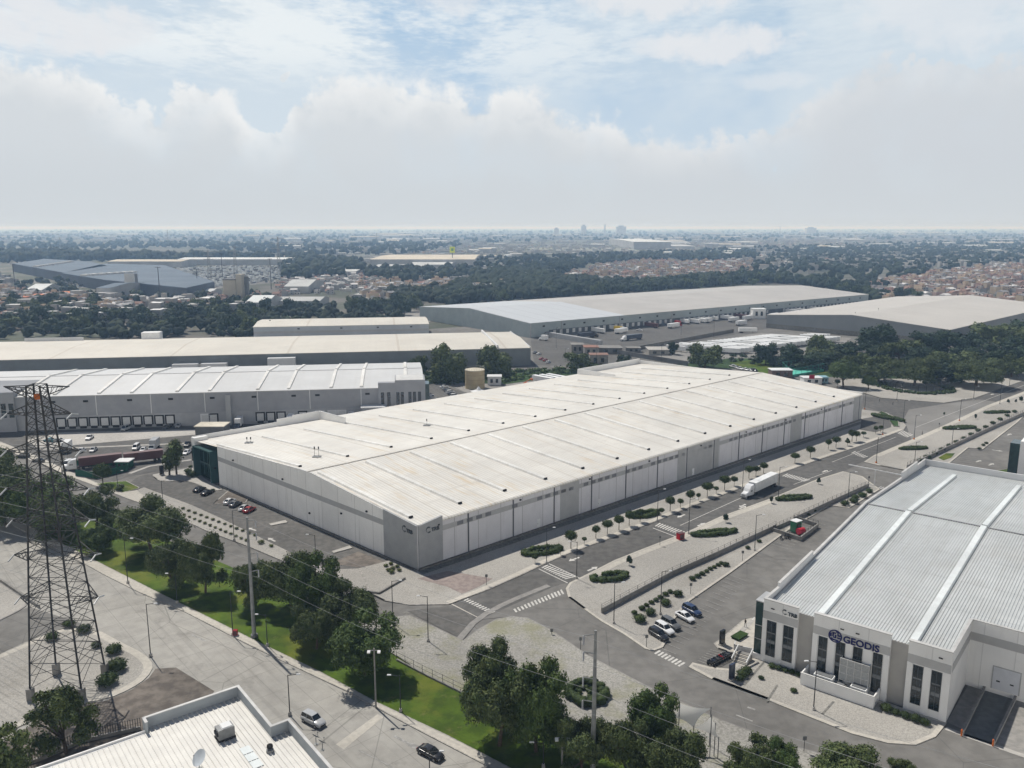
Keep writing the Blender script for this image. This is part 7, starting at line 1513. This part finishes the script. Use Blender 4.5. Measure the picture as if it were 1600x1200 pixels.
for i in range(11):
    t_ = i/10; moto(1111+(1140-1111)*t_, 1041+(1026-1041)*t_, hm_+.1*math.sin(i*2.), '%s motorcycle from the left in the row below the entrance stairs' % ordn(i), 'motorcycles by the entrance stairs', ('black', 'black', 'navy', 'black', 'grey', 'black', 'red', 'black', 'black', 'grey', 'black')[i])
for i, (px, py) in enumerate(((1220, 842), (1226, 840), (1231, 841))): moto(px, py, 1.+i*.2, '%s of three motorcycles beside the block enclosure' % ordn(i), 'motorcycles by the block enclosure')
# entrance stairs and terrace
s0_, s1_ = G(1150, 1034), G(1163, 1012); t = thing('staircase', 'white-sided entrance stairs beside the green glass corner', 'staircase', G(1156, 1030)); fst = Fr(G(1144, 1036), G(1163, 1042), G(1158, 1012)); 
for k in range(8): b = MB(); fst.box(b, 0, 2.6, .33*k, .33*k+.34+.6*(k == 7), .0, .16+.15*k); b.build('step', M_walk if k % 2 == 0 else M_concd, t)
for s_ in (-.22, 2.6): b = MB(); fst.box(b, s_, s_+.2, 0, 3.2, 0, 0, zt=None) if False else b.beam(fst(s_+.1, -.1, .9), fst(s_+.1, 3.2, 2.2), .14, .5); b.build('side_wall', M_white_m, t)
bed('terrace', [(1146, 1016), (1160, 1019), (1182, 1023), (1196, 985), (1178, 972), (1150, 1000)], M_walk, h=1.15, kerb=.25, mk=M_cap)
for q in (((1141, 1007), (1172, 976), (1179, 978), (1148, 1010)),):
    sheet('ramp_walk', list(q), 1.19, M_conc)
boxthing('planter', 'planter', 1155, 1004, (3.2, 1.6, .35), .75, M_wild, 'dark planted bed on the entrance terrace', lid=M_wild, z=1.16, extra=M_wild)
# generator enclosure before the facade
e0_, e1_ = fg.sx(1262, 1068), fg.sx(1374, 1106); dE = 4.2; t = thing('generator_enclosure', 'pale walled enclosure with machines before the middle of the office facade', 'enclosure', fg(e0_, -dE)); b = MB()
fg.box(b, e0_, e1_, -dE, -dE+.2, 0, 2.3); fg.box(b, e0_, e0_+.2, -dE+.2, -.62, 0, 2.3); fg.box(b, e1_-.2, e1_, -dE+.2, -.62, 0, 2.3); b.build('wall', M_pale, t)
b = MB(); fg.box(b, e0_-.04, e1_+.04, -dE-.04, -dE+.24, 2.3, 2.4); b.build('coping', M_cap, t)
def fthing(name, cat, s0_, s1_, t0_, t1_, z0_, z1_, m_, label, lid=None):
    c_ = fg((s0_+s1_)/2, (t0_+t1_)/2, z0_); t = thing(name, label, cat, c_); b = MB(); fg.box(b, s0_, s1_, t0_, t1_, z0_, z1_); b.build('housing', m_, t); b = MB(); fg.box(b, s0_+.2, s1_-.2, t0_+.2, t1_-.2, z1_, z1_+.12); b.build('top_grille', lid or M_dgrey2, t)
    b = MB(); fg.rect(b, s0_+.3, s1_-.3, z0_+.3, z1_-.3, .05, t=t0_); b.build('side_grille', M_dark, t); return t
sw = e1_-e0_
fthing('generator', 'generator', e0_+sw*.16, e0_+sw*.42, -3.4, -1.8, .2, 2.5, M_white_m, 'long white generator in the left part of the facade enclosure'); fthing('generator', 'generator', e0_+sw*.66, e0_+sw*.87, -3.3, -1.7, .2, 2.4, M_white_m, 'shorter white generator in the right part of the facade enclosure'); fthing('compressor', 'machine', e0_+sw*.45, e0_+sw*.58, -3.0, -1.8, .1, 1.6, M_concd, 'dark grey machine between the two white generators')
t = thing('screen_housing', 'tall box of perforated grey panels standing against the facade', 'screen', fg(e0_+sw*.42, -2.0)); ms_ = mat('perforated_panel', (.36, .37, .37), (.30, .31, .31), s=5, lo=.45, hi=.55); a0, a1 = e0_+sw*.47, e0_+sw*.86; b = MB(); fg.box(b, a0, a1, -1.75, -1.68, 2.2, 6.2); fg.box(b, a0, a0+.07, -1.68, -.66, 2.2, 6.2); fg.box(b, a1-.07, a1, -1.68, -.66, 2.2, 6.2); b.build('panel', ms_, t); b = MB()
for k in range(5): s_ = a0+(a1-a0)*k/4; fg.box(b, s_-.05, s_+.05, -1.82, -1.75, 0, 6.3)
for z_ in (2.2, 3.5, 4.9, 6.2): fg.box(b, a0, a1, -1.84, -1.75, z_, z_+.09)
b.build('screen_frame', M_cap, t); b = MB(); fg.box(b, a0+.3, a0+1.6, -1.5, -.8, 5.4, 6.0); fg.box(b, a1-1.5, a1-.4, -1.5, -.8, 5.4, 5.9); b.build('duct', M_steel, t)
# loading ramps and bollards at the right
for (p0, p1, lab) in (((1542, 1070), (1503, 1149), 'pale low wall left of the sunken ramp'), ((1588, 1090), (1552, 1165), 'pale low wall right of the sunken ramp')): low_wall([p0, p1], .7, 0, lab, name='ramp_wall', m_=M_conc, z=.01)
sheet('ramp', [(1544, 1071), (1586, 1089), (1551, 1164), (1506, 1149)], .03, mat('ramp_concrete', (.16, .165, .16), (.13, .135, .13), s=.8, det=8))
for px, py, lab in ((1502, 1150, 'orange bollard at the left ramp wall'), (1551, 1166, 'orange bollard at the right ramp wall'), (1402, 1008, '')):
    if lab: g = G(px, py); t = thing('bollard', lab, 'bollard', g); b = MB(); b.tube((0, 0, 0), (0, 0, 1.15), .13, n=10); b.build('post', PT['orange'], t, world=False); b = MB(); b.tube((0, 0, 1.15), (0, 0, 1.22), .14, .06, n=10); b.build('cap', PT['orange'], t, world=False)
b = MB(); P = [G(1479, 1136), G(1555, 1163), G(1640, 1192)]; ribbon(b, [p_[:2] for p_ in P], 0, -1.0, .03); b.build('gutter', M_conc, kind='structure')
boxthing('grate_box', 'drain', 1340, 1180, (3.0, .8, .3), -.45, M_conc, 'pale concrete grate beside the street above the bottom trees', lid=M_dark)
# posts and signs
def signpost(px, py, h_, label, col=None):
    g = G(px, py); t = thing('signpost', label, 'sign', (g.x, g.y, .13)); b = MB(); b.tube((0, 0, 0), (0, 0, h_), .05); b.build('post', M_dsteel, t, world=False); b = MB(); b.box(0, 0, h_-.7, .6, .06, .7); b.build('panel', col or M_steel, t, world=False)
for px, py, lab in ((1010, 1012, 'near the tip of the gravel strip'), (1031, 853, 'on the gravel left of the red cabinet'), (1079, 929, 'beside the shrubs of the yard strip'), (1160, 877, 'near the yard wall'), (760, 915, 'at the edge of the red paving'), (1467, 671, 'near the far gravel lamp'), (1357, 757, 'by the bar gate'), (1256, 1175, 'dark thin, in the field before the street'), (907, 1016, 'at the weedy field edge'), (862, 992, 'short, at the weedy field corner')): signpost(px, py, 2.6 if 'short' not in lab else 1.2, 'small sign on a thin post '+lab)
# ---------------------------------------------------------------- tank yard
g = G(742, 606); R_t = 15.2/F*(g.y*CT+H*ST); h_t = HT(742, 606, 578); t = thing('water_tank', 'beige cylindrical water tank with pale top beyond the main roof', 'water tank', g); mt2 = mat('tank_beige', (.42, .35, .22), (.38, .31, .20), s=.4)
b = MB(); b.lathe([(R_t, 0), (R_t, h_t)], 40); b.build('shell', mt2, t, world=False); b = MB(); b.lathe([(R_t*1.02, h_t), (R_t*1.02, h_t+.3), (.2, h_t+1.0)], 40); b.build('roof', mat('tank_top', (.58, .54, .44)), t, world=False)
for k in (.25, .5, .75): b = MB(); b.lathe([(R_t*1.012, h_t*k), (R_t*1.012, h_t*k+.12)], 40); b.build('hoop', mat('tank_seam', (.27, .22, .14)), t, world=False)
b = MB()
for k in range(24): a_ = k*math.pi/12; b.tube((R_t*math.cos(a_), R_t*math.sin(a_), h_t+.3), (R_t*math.cos(a_), R_t*math.sin(a_), h_t+1.3), .05, n=3); b.tube((R_t*math.cos(a_), R_t*math.sin(a_), h_t+1.3), (R_t*math.cos(a_+.27), R_t*math.sin(a_+.27), h_t+1.3), .05, n=3)
b.build('railing', M_steel, t, world=False)
def hut(px0, px1, py, pt, label, mw, mr, depth=6, name='hut', cat='building', win=True):
    P0, P1 = G(px0, py), G(px1, py); f = Fr(P0, P1, P0+Vector((0, 9, 0))); h_ = HT(px0, py, pt); t = thing(name, label, cat, P0); b = MB(); f.box(b, 0, f.L, 0, depth, 0, h_); b.build('wall', mw, t); b = MB(); f.box(b, -.35, f.L+.35, -.35, depth+.35, h_, h_+.25); b.build('roof', mr, t)
    if win:
        for k in range(2): b = MB(); s_ = f.L*(.2+.4*k); f.rect(b, s_, s_+f.L*.18, h_*.3, h_*.75, .05); b.build('window', M_glass, t)
    return t, f
hut(762, 783, 602, 589, 'small grey pump house right of the beige tank', M_paleb, M_white_m); hut(1206, 1238, 592, 579, 'dark brick guard house with flat white roof behind the main roof', mat('dark_brick', (.16, .11, .10), (.12, .09, .08), s=2), M_white_m, 7)
tk, fk = hut(1256, 1284, 601, 591, 'small white kiosk with a red sign behind the main roof', M_white_m, M_white_m, 6); b = MB(); fk.box(b, fk.L*.25, fk.L*.55, -.6, -.4, 3.2, 5.2); b.build('sign_board', mat('sign_red', (.45, .03, .08)), tk)
hut(1282, 1294, 599, 590, 'pale blue side cabin beside the kiosk', mat('light_blue', (.25, .42, .50)), mat('light_blue', (.25, .42, .50)), 5, name='cabin')
hut(922, 950, 571, 555, 'grey gatehouse with a reddish roof by the far yard entrance', M_concd, M_hr[3], 8, name='gatehouse'); hut(893, 912, 552, 539, 'grey flat-roofed store by the far gate', M_concd, M_concd, 9, name='store_building'); hut(913, 935, 556, 543, 'store with dusty red roof by the far gate', M_concd, M_hr[1], 10, name='store_building'); hut(936, 972, 553, 544, 'low open-fronted shed by the far gate', M_dgrey2, M_concd, 12, name='shed'); hut(980, 1001, 551, 544, 'small grey shed right of the far gate', M_dgrey2, M_concd, 6, name='shed'); hut(1014, 1045, 555, 547, 'low white-roofed office of the trailer park', M_concd, M_conc, 14, name='site_office'); hut(1176, 1196, 498, 483, 'white two-storey cabin at the far docks', M_white_m, M_white_m, 8, name='cabin')
hut(306, 350, 689, 667, 'tan-roofed loading canopy in the dock yard above the office porch', M_dgrey2, mat('canopy_tan', (.58, .54, .45)), 7, name='canopy', cat='canopy', win=False)
hut(310, 334, 662, 652, 'small grey lean-to at the docks', M_paleb, M_paleb, 4, name='lean_to', win=False)
def tent(px, py, w_, h_, label, n=4, m_=None):
    g = G(px, py); t = thing('tent', label, 'tent', g, .3); b = MB(); vs = [(0, 0, h_)]; N_ = 24
    for k in range(N_):
        a_ = 2*math.pi*k/N_; c_ = abs(math.cos(2*a_)); r_ = w_*(.62+.38*abs(math.sin(2*a_))**1.5) if n == 4 else w_; vs.append((r_*math.cos(a_), r_*math.sin(a_), h_*.52)); 
    for k in range(N_): a_ = 2*math.pi*k/N_; vs.append((w_*.3*math.cos(a_), w_*.3*math.sin(a_), h_*.68))
    fs = []
    for k in range(N_): j = (k+1) % N_; fs += [(0, 1+N_+k, 1+N_+j), (1+N_+k, 1+k, 1+j, 1+N_+j)]
    b.add(vs, fs); b.build('canvas', m_ or M_white_m, t, world=False)
    for k in range(4): a_ = math.pi/4+k*math.pi/2; b = MB(); b.tube((w_*math.cos(a_), w_*math.sin(a_), 0), (w_*math.cos(a_), w_*math.sin(a_), h_*.53), .07); b.build('pole', M_white_m, t, world=False)
tent(748, 621, 4.5, 5.5, 'white peaked tent in front of the beige tank')
g = G(774, 622); boxthing('dark_cabinet', 'cabinet', 774, 622, (1.6, 1.2, 3.2), 0, M_dgrey2, 'dark upright cabinet right of the peaked tent')
# tensile sails at the bottom
M_canvas = mat('canvas_white', (.80, .79, .76), (.74, .73, .70), s=.6, rough=.7); _n = NT(M_canvas.node_tree); _tr = _n.new('ShaderNodeBsdfTranslucent'); _tr.inputs[0].default_value = (.82, .80, .76, 1); _mx = _n.new('ShaderNodeMixShader'); _mx.inputs[0].default_value = .5
_n.l.new(_n.n['Principled BSDF'].outputs[0], _mx.inputs[1]); _n.l.new(_tr.outputs[0], _mx.inputs[2]); _n.l.new(_mx.outputs[0], _n.n['Material Output'].inputs[0])
def sail(P, label, n=10):
    """stretched canvas patch between four points with concave edges"""
    t = thing('shade_sail', label, 'shade sail', (P[0].x, P[0].y, 0)); b = MB(); vs = []
    for i in range(n+1):
        for j in range(n+1):
            u_, v_ = i/n, j/n; p_ = P[0].lerp(P[1], u_).lerp(P[3].lerp(P[2], u_), v_); c_ = (P[0]+P[1]+P[2]+P[3])/4; e_ = (4*u_*(1-u_)*(abs(2*v_-1)**2)+4*v_*(1-v_)*(abs(2*u_-1)**2))*.22; p_ = p_.lerp(c_, e_); p_.z -= .5*16*u_*(1-u_)*v_*(1-v_)*.5; vs.append(p_)
    fs = [(i*(n+1)+j, (i+1)*(n+1)+j, (i+1)*(n+1)+j+1, i*(n+1)+j+1) for i in range(n) for j in range(n)]
    b.add(vs, fs); b.build('canvas', M_canvas, t, smooth=True)
    for q in P: b = MB(); b.tube((q.x, q.y, 0), (q.x, q.y, q.z+.3), .07); b.build('mast', M_dgrey2, t)
g = lambda x, y, z: G(x, y, z)
sail([g(1050, 1120, 4.5), g(1062, 1098, 7.2), g(1111, 1107, 6.5), g(1084, 1137, 4.0)], 'larger white tensile sail behind the bottom trees'); sail([g(1084, 1137, 4.2), g(1112, 1119, 7.0), g(1118, 1132, 5.5), g(1123, 1154, 3.6)], 'smaller white triangular sail right of the large one')
# plaza pergola
gc = G(1430, 606); t = thing('pergola', 'round open pergola of dark posts on the far plaza', 'pergola', gc); Rp = 15.; b = MB(); pr = MB()
for k in range(26):
    a_ = 2*math.pi*k/26; a2 = 2*math.pi*(k+1)/26
    if math.sin(a_) > .75: continue
    pr.tube((Rp*math.cos(a_), Rp*math.sin(a_), 0), (Rp*math.cos(a_), Rp*math.sin(a_), 4.2), .14, n=6)
    b.beam((Rp*math.cos(a_), Rp*math.sin(a_), 4.2), (Rp*math.cos(a2), Rp*math.sin(a2), 4.2), .25); b.beam((Rp*.8*math.cos(a_), Rp*.8*math.sin(a_), 4.25), (Rp*1.1*math.cos(a_), Rp*1.1*math.sin(a_), 4.25), .2); b.beam((Rp*.8*math.cos(a_), Rp*.8*math.sin(a_), 4.2), (Rp*.8*math.cos(a2), Rp*.8*math.sin(a2), 4.2), .25)
b.build('roof_beams', M_dsteel, t, world=False); pr.build('post_ring', M_dsteel, t, world=False)
hedge(1430, 606, 16.4, 16.4, 0, 'large low hedge ring around the plaza pergola', gap=(.9, 2.3), w=1.3, h=.8)
boxthing('planter', 'planter', 1475, 583, (26, 6, .5), .1, M_kerbd, 'long low raised bed under the park trees', lid=M_wild); 
# green sports court
t = thing('sports_court', 'bright green netted sports court behind the guard house', 'sports court', G(1262, 588)); Q = [G(1234, 590), G(1287, 581), G(1262, 572), G(1222, 578)]; mg_ = mat('court_net', (.07, .30, .24), (.06, .26, .20), s=.4)
b = MB(); b.add([(p_.x, p_.y, .03) for p_ in Q], [(0, 1, 2, 3)]); b.build('court_floor', mat('court_floor', (.10, .42, .34), (.09, .38, .30)), t); b = MB(); pr = MB()
for a_, e in zip(Q, Q[1:]+Q[:1]):
    f = Fr(a_, e, (Q[0]+Q[2])/2); f.box(b, 0, f.L, 0, .05, 0, 1.3)
    for k in range(7): p_ = f(f.L*k/6, 0, 0); pr.tube(p_, p_+Vector((0, 0, 4.5)), .08, n=4)
    pr.beam(f(0, 0, 4.5), f(f.L, 0, 4.5), .1)
b.build('side_panel', mg_, t); pr.build('net_frame', mg_, t)
# green mesh compound near the red containers
t = thing('green_fence', 'dark green mesh fence around a small compound left of the round tree', 'fence', G(118, 745)); b = MB(); pts_ = [(118, 744), (150, 748), (168, 744), (200, 736), (201, 726), (120, 729)]; P = [G(*q) for q in pts_]
for a_, e in zip(P, P[1:]): f = Fr(a_, e, P[4]); f.box(b, 0, f.L, 0, .08, 0, 2.2)
b.build('mesh_panel', mat('fence_green', (.015, .075, .05), (.02, .09, .06), s=2), t)
hut(181, 201, 733, 722, 'small hut with white roof inside the green fence', mat('fence_green', (.015, .075, .05)), M_white_m, 4)
# orange lift
g = G(822, 602); t = thing('boom_lift', 'red-orange boom lift in the tank yard', 'lift', g, .3); b = MB(); b.box(0, 0, .5, 2.6, 1.6, .9); b.build('chassis', PT['orange'], t, world=False); b = MB(); b.beam((-1, 0, 1.4), (2.5, 0, 3.2), .3); b.box(3, 0, 2.6, 1.0, 1.4, 1.0); b.build('boom', PT['orange'], t, world=False); b = MB(); wheels(b, (-.9, .9), .9, .4); b.build('wheel_set', M_tyre, t, world=False)
boxthing('crate', 'crate', 832, 604, (1.6, 1.6, 1.4), 0, PT['orange'], 'small orange crate right of the boom lift')
# ---------------------------------------------------------------- people
def person(px, py, label, shirt, trousers, rz=0., z=.14, h_=1.72):
    g = G(px, py); J = [(0, 0, .95), (0, .01, 1.18), (0, 0, 1.42), (0, .01, 1.50), (0, .02, 1.60), (0, .02, 1.72), (.17, 0, 1.40), (.24, -.05, 1.14), (.22, .08, .90), (-.17, 0, 1.40), (-.25, .08, 1.14), (-.22, .24, .92), (.1, 0, .90), (.12, .18, .50), (.12, .10, .07), (.12, .26, .03), (-.1, 0, .90), (-.11, -.05, .48), (-.12, -.28, .10), (-.12, -.16, .03)]
    E = [(0, 1), (1, 2), (2, 3), (3, 4), (4, 5), (2, 6), (6, 7), (7, 8), (2, 9), (9, 10), (10, 11), (0, 12), (12, 13), (13, 14), (14, 15), (0, 16), (16, 17), (17, 18), (18, 19)]
    Rr = [.15, .14, .15, .06, .095, .085, .065, .05, .035, .065, .05, .035, .09, .06, .045, .04, .09, .06, .045, .04]
    me = bpy.data.meshes.new('person'); me.from_pydata(J, E, []); o = bpy.data.objects.new('person', me); COL.objects.link(o); sk = o.modifiers.new('s', 'SKIN'); ss_ = o.modifiers.new('u', 'SUBSURF'); ss_.levels = ss_.render_levels = 1
    for i, v in enumerate(me.skin_vertices[0].data): v.radius = (Rr[i], Rr[i]*.8)
    me.skin_vertices[0].data[0].use_root = True; dg = bpy.context.evaluated_depsgraph_get(); m2 = bpy.data.meshes.new_from_object(o.evaluated_get(dg)); bpy.data.objects.remove(o); m2.materials.clear()
    for m_ in (mat('skin', (.30, .17, .11)), shirt, trousers, M_trim): m2.materials.append(m_)
    for p_ in m2.polygons: c_ = p_.center; p_.material_index = 0 if c_.z > 1.47 or (abs(c_.x) > .17 and c_.z < 1.1 and c_.z > .8) else 1 if c_.z > .93 else 2 if c_.z > .1 else 3
    o = bpy.data.objects.new('person', m2); COL.objects.link(o); o.location = (g.x, g.y, z); o.rotation_euler = (0, 0, rz); tag(o, label, 'person'); b = MB(); b.blob((0, -.01, 1.74), .1, 2, .0, (1, 1.05, .7)); b.build('hair', M_trim, o, world=False)
person(1164, 988, 'person in dark clothes walking on the terrace by the green glass corner', PT['black'], PT['navy'], 2.2, z=1.19)
person(1441, 680, 'person in dark clothes crossing the boulevard at the far crosswalk', PT['grey'], PT['black'], 1., z=.02)
person(1473, 613, 'person in dark clothes walking on the plaza right of the pergola', PT['navy'], PT['black'], .5)
person(1374, 629, 'person in dark clothes standing on the kerb before the pergola', PT['black'], PT['grey'], 1.8, z=.02)
person(1395, 633, 'person in dark clothes at the far junction edge', PT['black'], PT['navy'], 1.2, z=.02)
b = MB(); person(1591, 592, 'person in dark clothes on the plaza by the right edge', PT['grey'], PT['black'], 0)
# ---------------------------------------------------------------- haze
b = MB(); X0, Y0, X1, Y1, Z0, Z1 = -45000, -1500, 45000, 55000, -1.4, 96.0
b.add([(X0, Y0, Z0), (X1, Y0, Z0), (X1, Y1, Z0), (X0, Y1, Z0), (X0, Y0, Z1), (X1, Y0, Z1), (X1, Y1, Z1), (X0, Y1, Z1)], [(3, 2, 1, 0), (4, 5, 6, 7), (0, 1, 5, 4), (1, 2, 6, 5), (2, 3, 7, 6), (3, 0, 4, 7)])
hm = bpy.data.materials.new('haze'); hm.use_nodes = True; n = NT(hm.node_tree); n.n.remove(n.n['Principled BSDF'])
pv = n.new('ShaderNodeVolumePrincipled'); pv.inputs['Color'].default_value = (.43, .66, 1.0, 1); pv.inputs['Absorption Color'].default_value = (1, 1, 1, 1); pv.inputs['Density'].default_value = 1.4e-4; pv.inputs['Anisotropy'].default_value = .1
n.l.new(pv.outputs[0], n.n['Material Output'].inputs['Volume'])
b.build('haze', hm, kind='stuff')
